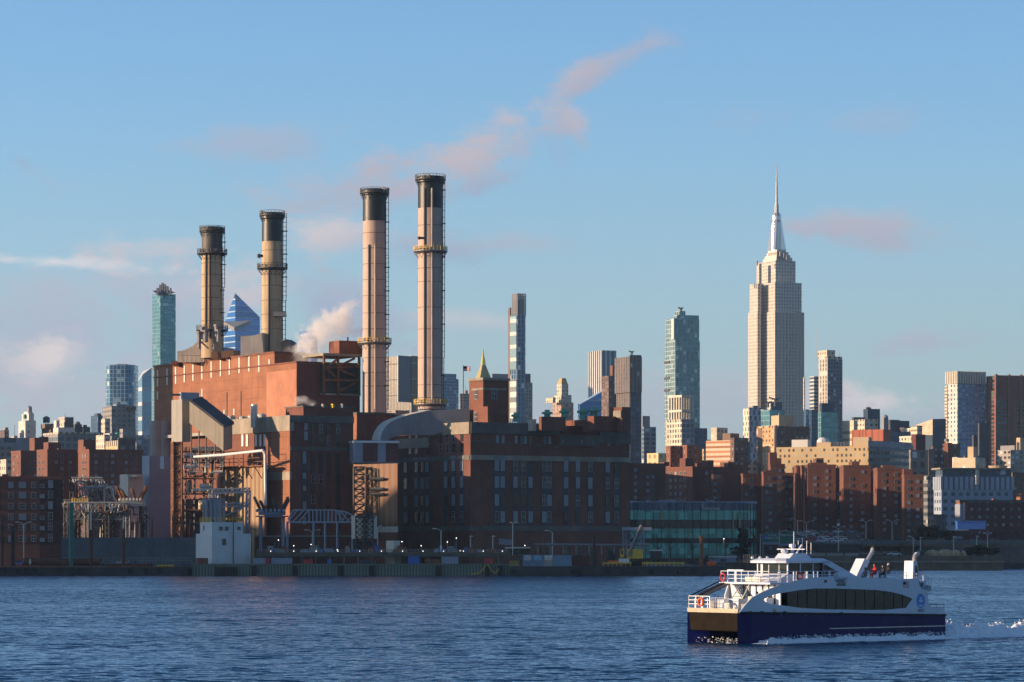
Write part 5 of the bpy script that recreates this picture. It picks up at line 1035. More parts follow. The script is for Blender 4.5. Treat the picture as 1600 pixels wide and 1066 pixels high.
# ================================================================== CONVEYOR, YARD
def prism_px(poly, D0, dvec, m, nm, root, D1=None):
    """solid whose near side is the outline poly [(px, py, D)] and which runs back by dvec"""
    A = [px(*p) for p in poly]; dv = Vector(dvec); B = [a+dv for a in A]; mb = MB(); mb.face(A); mb.face(B[::-1]); n = len(A)
    for i in range(n): j = (i+1) % n; mb.quad(A[i], B[i], B[j], A[j])
    return mb.build(nm, m, root)
def beam(mb, a, b, r=.25, n=4): mb.tube(a, b, r, n=n, caps=False)
def yard():
    D = 945; q, _, _ = foot(268, 284.5, 299, D, 32); c = sum((Vector(p) for p in q), Vector((0, 0)))/4
    r = empty('conveyor_tower', (c.x, c.y, 0), 'grey clad transfer tower with sloping conveyor gallery on a rusty lattice leg', 'conveyor')
    mb = MB(); mb.prism(q, PZ(690, D), PZ(624, D), bottom=True); mb.build('clad_casing', M['clad'], r)
    sub(r, ('head_house', 280, 283, 311, 613, 4, M['cladb']), D, 32, PZ(640, D)); sub(r, ('head_house', 296, 300, 324, 624, 6, M['cladb']), D, 32, PZ(650, D))
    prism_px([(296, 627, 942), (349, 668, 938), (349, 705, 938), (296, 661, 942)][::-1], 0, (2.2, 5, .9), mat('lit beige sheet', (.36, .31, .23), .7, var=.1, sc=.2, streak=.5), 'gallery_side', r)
    prism_px([(296, 626, 941.8), (299, 625, 941.8), (350, 665, 937.7), (350, 669, 937.7)][::-1], 0, (2.5, 5.6, 1.3), mat('gallery roof felt', (.05, .06, .08), .8), 'gallery_roof', r)
    mb = MB(); beam(mb, px(264, 617, 944), px(282, 617, 944), .45); mb.build('hoist_beam', M['steeld'], r)
    mb = MB(); a = Vector((PX(277, D+2), D+2, 0)); 
    for (u, v) in ((271, 0), (284, 0)): beam(mb, px(u, 860, D+v), px(u, 690, D+v), .35)
    for (u, v) in ((268.5, 8), (281, 8)): beam(mb, px(u, 860, D+v), px(u, 690, D+v), .35)
    ys = [860, 838, 815, 796, 775, 755, 735, 712, 692]
    for y0, y1 in zip(ys, ys[1:]):
        for (u0, v0), (u1, v1) in (((271, 0), (284, 0)), ((268.5, 8), (281, 8)), ((271, 0), (268.5, 8)), ((284, 0), (281, 8))):
            beam(mb, px(u0, y0, D+v0), px(u1, y1, D+v1), .18); beam(mb, px(u1, y0, D+v1), px(u0, y1, D+v0), .18); beam(mb, px(u0, y1, D+v0), px(u1, y1, D+v1), .28)
    mb.build('lattice_leg', M['rust'], r)
    mb = MB()
    for x in (299, 311, 322, 336, 348): beam(mb, px(x, 735, 944), px(x, 660+(x-299)*.8, 944), .2)
    mb.build('gallery_post', M['steeld'], r)
    # pipe rack
    rr = empty('pipe_rack', (PX(315, 955), 955, 0), 'tangled steel pipe rack with tanks under the conveyor gallery', 'pipe rack')
    rn = random.Random(11)
    for lvl, (y, xa, xb) in enumerate(((706, 284, 350), (723, 286, 348), (748, 284, 336), (772, 284, 342), (797, 284, 345), (818, 286, 346))):
        mb = MB(); 
        for dv in (0, 7): beam(mb, px(xa, y, 950+dv), px(xb, y, 950+dv), .35)
        mb.obox((PX((xa+xb)/2, 953), 953.5), 0, (xb-xa)/F*950, 7, PZ(y+.6, 950), PZ(y-.2, 950))
        for x in range(xa, xb, 6): beam(mb, px(x, y, 950), px(x, y-6, 950), .09)
        beam(mb, px(xa, y-6, 950), px(xb, y-6, 950), .1); beam(mb, px(xa, y-3, 950), px(xb, y-3, 950), .08)
        mb.build('deck', M['rust'] if lvl % 2 == 0 else M['steeld'], rr)
    for x in (290, 304, 318, 332, 346):
        mb = MB(); beam(mb, px(x, 862, 950), px(x, 698, 950), .3); beam(mb, px(x, 862, 957), px(x, 698, 957), .3); mb.build('column', M['steeld'], rr)
    for k in range(26):
        mb = MB(); x = rn.randint(286, 330); y = rn.choice((702, 712, 716, 730, 738, 745, 760, 766, 785)); w = rn.randint(12, 34); mb.tube(px(x, y, 949-rn.random()*2), px(min(x+w, 348), y-1, 949), rn.uniform(.25, .7), n=7)
        if rn.random() < .6: mb.tube(px(min(x+w, 348), y-1, 949), px(min(x+w, 348), y+rn.randint(8, 26), 949), .3, n=6)
        mb.build('pipe', rn.choice((M['white'], M['cream'], M['alu'], M['rust'])), rr)
    for x, y0, y1, s in ((300, 742, 722, 7), (330, 762, 735, 6), (322, 742, 728, 5), (296, 770, 752, 8), (314, 800, 780, 9), (338, 800, 776, 7)):
        mb = MB(); mb.lathe((PX(x, 954), 954), [(s/2/F*950, PZ(y0, 954)), (s/2/F*950, PZ(y1, 954)), (s/5/F*950, PZ(y1-2, 954))], 14); mb.build('vessel', M['cream'] if x != 330 else M['yellow'], rr)
    mb = MB()
    for k in range(24): a = rn.randint(284, 340); y = rn.randint(705, 815); beam(mb, px(a, y, 951), px(a+rn.randint(-14, 14), y+rn.randint(8, 22), 951), .14)
    mb.build('bracing', M['steeld'], rr)
    # grey buildings behind the yard
    bld('grey_clad_building', 'plain blue grey clad building beside the conveyor tower', (222, 233.5, 270, 712), 1035, 26, M['cladb'], (('lower_annex', 250, 256, 272, 733, -8, M['cladb']),), para=0)
    bld('cream_silo_block', 'cream sunlit block with two humps behind the bushings', (187, 200, 224, 741), 1030, 30, M['cream'], (('front_block', 203, 214, 224, 745, -4, M['cream']), ('vent', 197, 197.5, 198, 733, 0, M['steel'])), para=0)
    bld('brick_shed', 'low dark brick shed behind the pipe rack', (268, 272, 350, 780), 985, 10, M['brickr'], para=0)
    bld('dark_hall', 'dark workshop hall at the foot of the turbine block', (290, 296, 400, 812), 950, 6, M['dclad'], para=0)
    # long blue-grey site wall
    mb = MB(); a, b = px(97, 868, 944), px(312, 868, 930); mb.obox(((a.x+b.x)/2, (a.y+b.y)/2), atan2(b.y-a.y, b.x-a.x), (b-a).length, .5, 2.2, PZ(840, 940)); o = mb.build('site_wall', mat('blue grey boards', (.06, .085, .11), .8, var=.3, sc=.2, streak=.4)); tag(o, 'long dark blue grey boundary wall below the switchyard', 'wall')
    # switchyard gantries
    def gantry(label, x0, x1, yt, yb, D, n, seed, arms=True):
        g = empty('gantry', (PX((x0+x1)/2, D), D, 0), label, 'gantry', 'switchyard gantries'); R_ = random.Random(seed)
        for i in range(n+1):
            x = x0+(x1-x0)*i/n; mb = MB(); mb.lattice(px(x, 862, D), px(x, yt, D), 1.1, .09, 9); mb.build('column', M['steel'] if i % 2 else M['steeld'], g)
        mb = MB(); mb.lattice(px(x0, yt, D), px(x1, yt, D), 1.2, .18, 3*n); mb.build('beam', M['alu'], g)
        mb = MB(); mb.lattice(px(x0, yb, D+3), px(x1, yb, D+3), 2.2, .2, 4*n); mb.build('beam', M['steel'], g)
        for i in range(n*6):
            x = x0+(x1-x0)*(i+.5)/(n*6); mb = MB(); h = R_.uniform(6, 14); beam(mb, px(x, yt, D-.8), px(x+R_.uniform(-3, 3), yt+h, D-1.5), .22, 6); 
            if R_.random() < .6: beam(mb, px(x, yt+h, D-1.5), px(x+R_.uniform(6, 16), yt+h+R_.uniform(-4, 10), D-1.5), .2, 5)
            mb.build('insulator', R_.choice((M['rust'], M['cream'], M['steel'])), g)
        return g
    gantry('tall left gantry with a flat top beam in the switchyard', 112, 160, 749, 783, 975, 2, 1)
    gantry('wide middle gantry with looping tubes in the switchyard', 122, 186, 763, 802, 965, 3, 2)
    gantry('low front gantry of crossed struts in the switchyard', 103, 200, 788, 806, 955, 3, 3)
    gantry('thin grey gantry left of the tubes in the switchyard', 99, 128, 784, 815, 985, 1, 4)
    gantry('right gantry under the slanted bushings in the switchyard', 176, 226, 792, 822, 968, 2, 5)
    # looping bus tubes
    b = empty('bus_tubes', (PX(155, 962), 962, 0), 'row of looping bus tubes bent like hoops in the switchyard', 'bus tubes')
    for x, y in ((118, 752), (138, 762), (150, 762), (163, 762), (150, 750)):
        mb = MB(); mb.path([px(x, y+34, 962), px(x, y+3, 962), px(x+2, y, 962), px(x+11, y, 962), px(x+14, y+3, 962), px(x+14, y+14, 962), px(x+24, y+30, 962)], .26, 7); mb.build('tube', M['cream'] if x % 2 else M['steel'], b)
    mb = MB()
    for k in range(18): x = 104+k*5.2; beam(mb, px(x, 806, 958), px(x+(7 if k % 2 else -7), 786, 958), .2)
    mb.build('strut', M['alu'], b)
    mb = MB(); 
    for y in (780, 784): beam(mb, px(113, y, 956), px(139, y, 956), .18)
    for x in range(113, 140, 4): beam(mb, px(x, 785, 956), px(x, 779, 956), .14)
    mb.build('yellow_railing', M['yellow'], b)
    # low equipment forest
    R_ = random.Random(5)
    for k in range(34):
        x = R_.uniform(97, 244); D = R_.uniform(952, 985); y1 = R_.uniform(812, 832); hgt = R_.uniform(8, 22); s = R_.uniform(.14, .32)
        mb = MB(); c = (PX(x, D), D); zb, zt = 2.2, PZ(y1-hgt*.4, D); mb.lathe(c, [(s*.5, zb), (s*.5, zb+.6*(zt-zb)), (s*1.1, zb+.62*(zt-zb)), (s*.8, zb+.7*(zt-zb)), (s*1.1, zb+.76*(zt-zb)), (s*.8, zb+.84*(zt-zb)), (s*.4, zt)], 8)
        ck = R_.choice((('cream', 'cream'), ('steel', 'dull grey'), ('rust', 'rusty brown'), ('alu', 'pale metallic'))); wh = 'at the left end of the switchyard' if x < 145 else ('in the middle of the switchyard' if x < 195 else 'at the right end of the switchyard')
        o = mb.build('post_insulator', M[ck[0]]); tag(o, ck[1]+' post insulator '+wh, 'insulator', ck[1]+' post insulators '+wh)
    # transformer stands with slanted bushings
    def bushing_stand(label, x, y, D, spread, m, legs=True, m2=None):
        g = empty('transformer', (PX(x, D), D, 0), label, 'transformer', 'transformers with slanted bushings')
        mb = MB(); mb.obox((PX(x, D), D), .1, spread*1.9/F*D, 4, PZ(y+5, D), PZ(y, D)); mb.build('tank', m, g)
        mb = MB(); mb.obox((PX(x, D), D), .1, spread*2.3/F*D, 4.6, PZ(y+8, D), PZ(y+6, D)); mb.build('stand_deck', m, g)
        for s in (-1, 1):
            mb = MB(); beam(mb, px(x+s*spread*.8, 862, D), px(x+s*spread*.8, y+7, D), .5, 6); mb.build('leg', m2 or M['steeld'], g)
        for dx, lean, ln in ((-.75, -13, 24), (-.45, -10, 18), (.35, -7, 20), (.6, 14, 24), (.75, 11, 20)):
            a = px(x+dx*spread, y, D); b_ = px(x+dx*spread+lean*.9, y-ln, D-1.5); mb = MB(); mb.tube(a, b_, .45, .25, n=8)
            for t_ in range(1, 9): p = a.lerp(b_, t_/9); p2 = a.lerp(b_, t_/9+.03); mb.tube(p, p2, .62, .5, n=8)
            mb.build('bushing', M['rust'] if m is M['cream'] else M['steeld'], g)
        for i in range(7):
            mb = MB(); mb.ball((PX(x-spread+i*spread/3.2, D), D-2, PZ(y-2, D)), .55, 6); mb.build('fitting', M['cream'] if m is M['cream'] else M['cladb'], g)
    bushing_stand('sunlit cream transformer with rusty slanted bushings in the switchyard', 206, 783, 958, 17, M['cream'])
    bushing_stand('blue grey transformer with thin slanted bushings in front of the turbine block', 425, 800, 925, 22, mat('shaded blue grey', (.13, .17, .22), .6), m2=M['cladb'])
    # tank cage and truss boom above the white control house
    g = empty('truss_boom', (PX(350, 925), 925, 0), 'blue grey lattice boom frame above the white control house', 'truss')
    mb = MB(); mb.lattice(px(330, 768, 925), px(390, 766, 925), 1.3, .2, 8); mb.build('boom', M['cladb'], g); mb = MB(); mb.lattice(px(340, 790, 925), px(388, 788, 925), 1.0, .18, 6); mb.build('boom', M['cladb'], g)
    for x, x2 in ((335, 333), (388, 386)): mb = MB(); mb.lattice(px(x2, 862, 925), px(x, 767, 925), 1.1, .2, 10); mb.build('mast', M['cladb'], g)
    mb = MB(); beam(mb, px(352, 806, 924), px(385, 790, 924), .3); mb.build('stay', M['cladb'], g)
    g = empty('cylinder_cage', (PX(328, 922), 922, 0), 'group of pale upright cylinders in a blue frame behind the white control house', 'cylinders')
    for x in (323, 330, 337, 344): mb = MB(); mb.lathe((PX(x, 922), 922), [(.55, 2.2), (.55, PZ(780, 922))], 10); mb.build('cylinder', M['cladb'], g)
    mb = MB()
    for x in (318, 341, 350): beam(mb, px(x, 862, 920), px(x, 779, 920), .22)
    beam(mb, px(318, 779, 920), px(350, 779, 920), .22); beam(mb, px(318, 800, 920), px(350, 800, 920), .18); mb.build('frame', M['bluep'] if False else M['steel'], g)
    # bowstring footbridge truss
    g = empty('bowstring_truss', (PX(505, 925), 925, 0), 'pale blue grey bowstring truss carrying pipes in front of the turbine block', 'truss')
    top = [(450, 812), (458, 797), (520, 797), (540, 800), (556, 808)]; mb = MB()
    for dv in (0, 4):
        for a, b_ in zip(top, top[1:]): beam(mb, px(*a, 922+dv), px(*b_, 922+dv), .28)
        beam(mb, px(448, 816, 922+dv), px(556, 816, 922+dv), .35)
    mb.build('chord', M['cladb'], g); mb = MB()
    for x in range(483, 532, 6): beam(mb, px(x, 816, 922), px(x, 798, 922), .22)
    for a, b_ in (((451, 814), (464, 798)), ((458, 815), (474, 798)), ((466, 816), (482, 798)), ((534, 816), (542, 801)), ((540, 816), (552, 806)), ((526, 798), (536, 815)), ((532, 799), (546, 815))): beam(mb, px(*a, 922), px(*b_, 922), .22)
    mb.build('web_member', M['cladb'], g)
    for x in (449, 490, 508, 527, 551): mb = MB(); beam(mb, px(x, 862, 922), px(x, 816, 922), .35); mb.build('leg', M['cladb'], g)
    # lattice mast casting its shadow on the ribbed shaft
    g = empty('lattice_mast', (PX(598, 905), 914, 0), 'low dark lattice pylon beside the white kiosk', 'pylon'); mb = MB(); mb.lattice(px(577, 858, 917), px(577, 806, 917), 2.2, .18, 6); mb.build('shaft', M['steeld'], g); mb = MB(); mb.lattice(px(562, 858, 916), px(562, 806, 916), 2.2, .18, 6); mb.build('shaft', M['steeld'], g)
    for x in (570,): mb = MB(); mb.lattice(px(556, 806, 916), px(586, 806, 916), 1.2, .15, 5); mb.build('crossbeam', M['steeld'], g)
    g = empty('added_lattice_tower', (PX(562, 930), 930, 2.2), 'added dark lattice tower shading the left half of the ribbed shaft', 'lattice tower')  # lattice added to throw its shadow across the ribbed shaft
    mb = MB(); mb.lattice(px(562, 858, 929), px(562, 730, 930), 3.4, .2, 11); mb.build('shaft', M['steeld'], g)
    for y in (748, 764, 772): mb = MB(); mb.tube(px(566, y, 929), px(600, y, 925), .45, n=5); mb.build('cross_arm', M['steeld'], g)
    mb = MB(); beam(mb, px(572, 858, 927), px(572, 730, 927.5), .3, 6); mb.build('riser', M['rustd'], g)
    # white control house
    r, fp, zt, D, th = bld('control_house', 'white two level control house with yellow roof railing standing at the quay', (306, 331, 392, 834), 911, 26, mat('pale blue white render', (.66, .67, .64), .7, var=.06, sc=.3, streak=.15), para=0)
    wm = MC['pale blue white render']; q, _, _ = foot(312.5, 331, 380, D+.35, 26); mb = MB(); mb.prism(q, zt-.2, PZ(816, D)); mb.build('upper_storey', wm, r); z2 = PZ(816, D)
    mb = MB()
    for i, j in ((0, 1), (3, 0)):
        A, B_ = Vector(q[i]), Vector(q[j]); n = 9
        for s_ in range(n+1): p = A.lerp(B_, s_/n); beam(mb, (p.x, p.y, z2), (p.x, p.y, z2+1.3), .09)
        for h in (.65, 1.3): beam(mb, (A.x, A.y, z2+h), (B_.x, B_.y, z2+h), .09)
    mb.build('railing', M['yellow'], r)
    for x, y, w, h in ((345, 828.5, .95, 1.0), (354, 828.5, .95, 1.0), (373, 828, .9, .9)): windows(r, q, 'r', [ucol(q, 'r', x)], [PZ(y, D)], w, h, ('sash2',), out=.08)
    windows(r, fp, 'r', [ucol(fp, 'r', 350)], [PZ(851.5, D)], 1.1, 1.7, ('sash',), out=.08); windows(r, q, 'l', [ucol(q, 'l', 319)], [PZ(829, D)], .5, 1.4, ('sash2',), out=.08)
    mb = MB(); p = facept(fp, 'r', ucol(fp, 'r', 364), .3); beam(mb, (p.x, p.y, 2.2), (p.x, p.y, PZ(816, D)), .14); mb.build('drainpipe', M['steeld'], r)
    mb = MB(); mb.obox((PX(315, 908), 908), .4, 3, 3, 2.2, PZ(872, 908)); o = mb.build('brick_hut', M['brick2']); tag(o, 'small brown brick hut at the left foot of the white control house', 'hut')
yard()

# ================================================================== QUAY, BARGES
def fence(name, label, x0, x1, yt, yb, D, step, m, D1=None):
    mb = MB(); D1 = D1 or D; n = max(2, int((x1-x0)/step))
    for i in range(n+1): t_ = i/n; Dd = D+(D1-D)*t_; beam(mb, px(x0+(x1-x0)*t_, yb, Dd), px(x0+(x1-x0)*t_, yt, Dd), .08)
    for f in (0, .5): beam(mb, px(x0, yt+(yb-yt)*f, D), px(x1, yt+(yb-yt)*f, D1), .08)
    o = mb.build(name, m); tag(o, label, 'railing'); return o
def tyre(x, y, D, root, r=.75):
    me = WM.get('tyre')
    if not me:
        mb = MB(); n = 14
        for k in range(n):
            for j in range(6):
                def q(a, b): A = 2*pi*a/n; B_ = 2*pi*b/6; R_ = .58+.22*cos(B_); return (R_*cos(A), .22*sin(B_), R_*sin(A))
                mb.face((q(k, j), q(k+1, j), q(k+1, j+1), q(k, j+1)))
        o = mb.build('tyre_fender', M['rubber'], None, local=True); me = WM['tyre'] = o.data; bpy.data.objects.remove(o)
    o = bpy.data.objects.new('tyre_fender', me); COL.objects.link(o); o.parent = root; o.location = px(x, y, D)-wloc(root)
def quay():
    D = 903.5; g = empty('quay_wall', (PX(555, D), D, 0), 'green grey sheet pile quay wall with black fenders in front of the station', 'quay wall')
    mb = MB(); mb.box(PX(300, D), D, -1, PX(812, D), D+1.4, PZ(881.5, D)); mb.build('sheet_pile', M['sheetpile'], g); mb = MB(); mb.box(PX(299, D), D-.3, PZ(883.5, D), PX(812, D), D+1.6, PZ(881, D)); mb.build('cap_beam', mat('green grey cap', (.13, .16, .12), .85, var=.2), g)
    for x in (397, 461, 532, 581, 685, 762, 782): mb = MB(); mb.box(PX(x-4, D), D-1.0, -.5, PX(x+4, D), D-.3, PZ(884, D)); mb.build('fender', M['rubber'], g)
    mb = MB()
    for k in range(22): mb.box(PX(336+k*1.6, D-1), D-1.2, -.5, PX(336.8+k*1.6, D-1), D-.5, PZ(885+random.uniform(0, 2), D))
    mb.build('timber_fender', M['wood'], g)
    mb = MB(); pts = [px(736, 897, 902.5), px(748, 896, 902.5), px(755, 890, 902.5), px(759, 883, 902.5)]; mb.path(pts, .14); pts = [px(762, 882, 902.5), px(768, 892, 902.5), px(774, 896, 902.5), px(780, 889, 902.5)]; mb.path(pts, .14); mb.build('yellow_hose', M['yellow'], g)
    # upper jetty deck with small lights
    D = 910; g = empty('jetty_deck', (PX(600, D), D, 2.2), 'raised concrete jetty deck with a line of small lamps along the quay', 'jetty')
    mb = MB(); mb.box(PX(400, D), D, PZ(869.5, D), PX(798, D), D+9, PZ(864, D)); mb.build('deck', mat('dark jetty concrete', (.10, .105, .09), .9, var=.25, sc=.3), g); mb = MB(); mb.box(PX(400, D), D-.3, PZ(865, D), PX(798, D), D, PZ(863, D)); mb.build('edge_beam', M['concrete'] if False else M['quay'], g)
    for x in range(404, 800, 22): mb = MB(); mb.box(PX(x, D), D+.3, 2.2, PX(x+2.4, D), D+1, PZ(869.5, D)); mb.build('column', M['quay'], g)
    mb = MB()
    for x in range(402, 798, 6): beam(mb, px(x, 864, D), px(x, 858.5, D), .07)
    for y in (858.5, 861): beam(mb, px(402, y, D), px(798, y, D), .07)
    mb.build('railing', M['steel'], g)
    for i, x in enumerate((423, 459, 494, 528, 562, 596, 629, 661, 693, 724, 755, 785)):
        l = empty('quay_lamp', px(x, 864, D-.4), 'small lit lamp on a short post along the jetty edge', 'lamp', 'small lamps along the jetty'); mb = MB(); beam(mb, px(x, 864, D-.4), px(x, 861.8, D-.4), .07); mb.build('post', M['steel'], l); mb = MB(); mb.ball(px(x, 861.3, D-.4), .11, 6); mb.build('bulb', M['lamp'], l)
    for x, y in ((435, 844), (459, 853), (486, 851), (527, 859), (571, 845), (605, 853), (628, 846.5), (658, 853), (699, 847), (719, 861), (713, 841), (820, 852.5), (1131, 842)):
        D2 = 918; l = empty('post_lamp', (PX(x, D2), D2, 2.2), 'lit lamp on a thin mast behind the jetty', 'lamp', 'thin mast lamps behind the jetty'); mb = MB(); beam(mb, (PX(x, D2), D2, 2.2), px(x, y, D2), .08); mb.build('mast', M['steel'], l); mb = MB(); mb.ball(px(x, y, D2), .13, 6); mb.build('bulb', M['lamp'], l)
    # low red shed
    D = 930; bld('red_shed', 'long low dark red shed with a blue stripe behind the jetty', (392, 398, 610, 838), D, 2, M['brickr'], para=.4, pm=M['steel'])
    r = bpy.data.objects['red_shed']; mb = MB(); mb.box(PX(552, D-2), D-1.5, PZ(851, D), PX(609, D-2), D+1, PZ(848.8, D)); mb.build('blue_stripe', M['bluep'], r)
    # things under and on the jetty
    def crate(x0, x1, y0, y1, D, m, nm, label, cat='container', dep=2.4, doors=True):
        o = empty(nm, (PX((x0+x1)/2, D), D+dep/2, PZ(y1, D)), label, cat); mb = MB(); mb.box(PX(x0, D), D, PZ(y1, D), PX(x1, D), D+dep, PZ(y0, D)); mb.build('body', m, o)
        mb = MB(); w = (PX(x1, D)-PX(x0, D)); n = max(2, int(w/.9))
        for i in range(n+1): xx = PX(x0, D)+w*i/n; mb.box(xx-.05, D-.07, PZ(y1, D), xx+.05, D, PZ(y0, D))
        mb.box(PX(x0, D)-.05, D-.09, PZ(y0, D)-.12, PX(x1, D)+.05, D, PZ(y0, D)+.02); mb.build('rib', m, o); return o
    for a in ((638, 655, 869, 881.5, 906, M['bluep'], 'blue_container', 'bright blue container under the jetty deck'), (690, 716, 870, 881.5, 906, M['cladb'], 'grey_container', 'pale grey container under the jetty deck'), (396, 415, 872, 881.5, 906, M['cladb'], 'pale_cabin', 'pale cabin left of the red door under the jetty'), (415, 421, 872, 881.5, 905.5, M['red'], 'red_cabinet', 'red cabinet between pale cabins under the jetty'), (424, 456, 872, 881.5, 906, M['cladb'], 'striped_cabin', 'long pale blue cabin at the left end of the jetty'),
              (474, 488, 874, 881.5, 907, M['red'], 'red_skip', 'dull red skip in the dark under the jetty'), (512, 517, 874, 881.5, 906, M['bluep'], 'blue_drum_box', 'small blue box in the dark under the jetty'), (560, 586, 875, 881.5, 907, M['steeld'], 'dark_skip', 'dark skip under the jetty right of the small blue box'), (664, 688, 874, 881.5, 907, M['rust'], 'rusty_skip', 'rusty skip between the blue and the grey containers'), (757, 770, 873, 881.5, 907, M['red'], 'maroon_skip', 'maroon skip under the right end of the jetty')): crate(*a)
    R_ = random.Random(9)
    for k in range(26):
        x = R_.uniform(400, 790); mb = MB(); D3 = R_.uniform(912, 917); s = R_.uniform(1.2, 3.2); h = R_.uniform(.9, 2.2); c = (PX(x, D3), D3); mb.obox(c, R_.uniform(-.5, .5), s, 1.5, PZ(864, D3), PZ(864, D3)+h*.7); mb.obox((c[0]-s*.1, c[1]), R_.uniform(-.3, .3), s*.6, 1.2, PZ(864, D3)+h*.7, PZ(864, D3)+h); beam(mb, (c[0]+s*.3, c[1], PZ(864, D3)+h*.6), (c[0]+s*.35, c[1], PZ(864, D3)+h*1.5), .08)
        ck = R_.choice((('cladb', 'blue grey'), ('steel', 'grey'), ('olive', 'olive'), ('bluep', 'bright blue'), ('rust', 'rusty'), ('cream', 'cream'))); wh = 'at the left end of the jetty' if x < 530 else ('mid way along the jetty' if x < 660 else 'at the right end of the jetty')
        o = mb.build('deck_equipment', M[ck[0]]); tag(o, 'small '+ck[1]+' machine '+wh, 'equipment', ck[1]+' machines '+wh)
    # left barge
    D = 899; g = empty('work_barge', (PX(145, D), D+6, 0), 'long low black work barge with tyres at the left end of the quay', 'barge')
    mb = MB(); x0, x1 = PX(-30, D), PX(291, D); mb.prism([(x0, D), (x1-3, D), (x1, D+2), (x1, D+14), (x0, D+14)], -.4, PZ(885.5, D)); mb.build('hull', M['barge'], g); mb = MB(); mb.box(x0, D-.15, PZ(886.5, D), x1-3, D+.2, PZ(885, D)); mb.build('rub_rail', M['rust'], g)
    for x in (4, 28, 40, 53, 91, 113, 125, 204, 228, 250): tyre(x, 892, D-.25, g)
    # right barge
    D = 900; g = empty('crane_barge', (PX(960, D), D+6, 0), 'long dark crane barge with tyres and yellow railings right of the quay wall', 'barge')
    x0, x1 = PX(797, D), PX(1136, D); mb = MB(); mb.prism([(x0, D), (x1-2, D), (x1, D+2), (x1, D+13), (x0, D+13)], -.4, PZ(885, D)); mb.build('hull', M['barge'], g)
    for x in (788, 896, 905, 950, 972, 993, 1018, 1062, 1084): tyre(max(x, 803), 893, D-.25, g, .75)
    for xa, xb in ((943, 987), (1004, 1070)):
        mb = MB(); mb.box(PX(xa, D), D+.5, PZ(881, D), PX(xb, D), D+1.6, PZ(879, D)); 
        for x in range(int(xa), int(xb), 7): beam(mb, px(x, 885, D+.6), px(x, 877.5, D+.6), .09)
        mb.build('yellow_railing', M['yellow'], g)
    for xa, xb in ((797, 812), (852, 864)):
        mb = MB()
        for x in range(xa, xb, 3): beam(mb, px(x, 885, D+.5), px(x, 877, D+.5), .09)
        beam(mb, px(xa, 877, D+.5), px(xb, 877, D+.5), .09); mb.build('yellow_gate', M['yellow'], g)
    c = crate(817, 893, 867.5, 885, 904, mat('pale blue container', (.16, .25, .33), .6, var=.12), 'office_container', 'pale blue office container with three signs on the crane barge', dep=3)
    crate(894, 921, 869, 885, 905, M['brickr'], 'maroon_container', 'maroon container right of the pale blue one on the crane barge', dep=3); crate(967, 983, 873, 879, 903, M['white'], 'white_tank_box', 'white box on the crane barge beside the yellow crane', dep=2); crate(951, 966, 876, 879.5, 903, M['orange'], 'orange_box', 'orange box left of the white one on the crane barge', dep=2)
    def text(s, size, p, m, parent, rz=0, nm='lettering', ext=.01):
        cu = bpy.data.curves.new('t', 'FONT'); cu.body = s; cu.size = size; cu.align_x = 'CENTER'; cu.align_y = 'CENTER'; cu.extrude = ext
        ob = bpy.data.objects.new('t', cu); COL.objects.link(ob); dg = bpy.context.evaluated_depsgraph_get(); me = bpy.data.meshes.new_from_object(ob.evaluated_get(dg)); bpy.data.objects.remove(ob)
        me.materials.clear(); me.materials.append(m); o = bpy.data.objects.new(nm, me); COL.objects.link(o); o.rotation_euler = (pi/2, 0, rz); o.parent = parent; o.location = Vector(p)-wloc(parent); return o
    global TEXT; TEXT = text
    for xa, xb, lines, m, tm in ((819, 830, ('SLOW', 'SPEED'), M['white'], M['navy']), (834.5, 846.5, ('WORK', 'BOAT'), mat('sky blue sign', (.22, .52, .72), .5), M['cladb']), (851, 863, ('NO', 'WAKE'), M['white'], M['red'])):
        mb = MB(); mb.box(PX(xa, 903.8), 903.75, PZ(875.5, 904), PX(xb, 903.8), 903.9, PZ(868, 904)); s = mb.build('sign', m, c)
        for i, t_ in enumerate(lines): TEXT(t_, .72, (PX((xa+xb)/2, 903.7), 903.72, PZ(870+3.4*i, 904)), tm, s)
    # crawler crane
    g = empty('crawler_crane', (PX(985, 906), 906, PZ(885, 906)), 'yellow crawler crane with raised lattice boom on the barge', 'crane'); D = 906
    mb = MB(); mb.prism([(PX(980, D), D), (PX(1003, D), D), (PX(1005, D), D+1), (PX(1005, D), D+4), (PX(980, D), D+4)], PZ(873, D), PZ(858, D)); mb.build('body', M['yellow'], g); mb = MB(); mb.prism([(PX(969, D), D), (PX(975, D), D), (PX(975, D), D+2), (PX(969, D), D+2)], PZ(871, D), [PZ(860, D), PZ(857, D), PZ(857, D), PZ(860, D)]); cb = mb.build('cab', M['yellow'], g)
    mb = MB(); mb.box(PX(970, D), D-.05, PZ(866, D), PX(974, D), D, PZ(860, D)); mb.build('window', M['glassd'], cb)
    for dv in (0, 3): mb = MB(); mb.box(PX(976, D), D+dv, PZ(885, D), PX(1006, D), D+dv+.8, PZ(877, D)); mb.build('track', M['rubber'], g)
    mb = MB(); mb.box(PX(984, D), D+1, PZ(877, D), PX(996, D), D+3, PZ(873, D)); mb.build('turntable', M['steeld'], g); mb = MB(); mb.lattice(px(982, 870, D), px(1003, 822, D+2), 1.0, .12, 10); mb.build('boom', M['steel'], g); mb = MB(); beam(mb, px(1003, 822, D), px(1003, 859, D), .06); mb.build('cable', M['steeld'], g)
    mb = MB(); c_ = px(1112, 881, 905); mb.ball(c_, 1.3, 8, sq=(1.15, .8, .72)); o = mb.build('orange_sack', M['orange'], smooth=True); tag(o, 'orange bulk sack at the right end of the crane barge', 'sack')
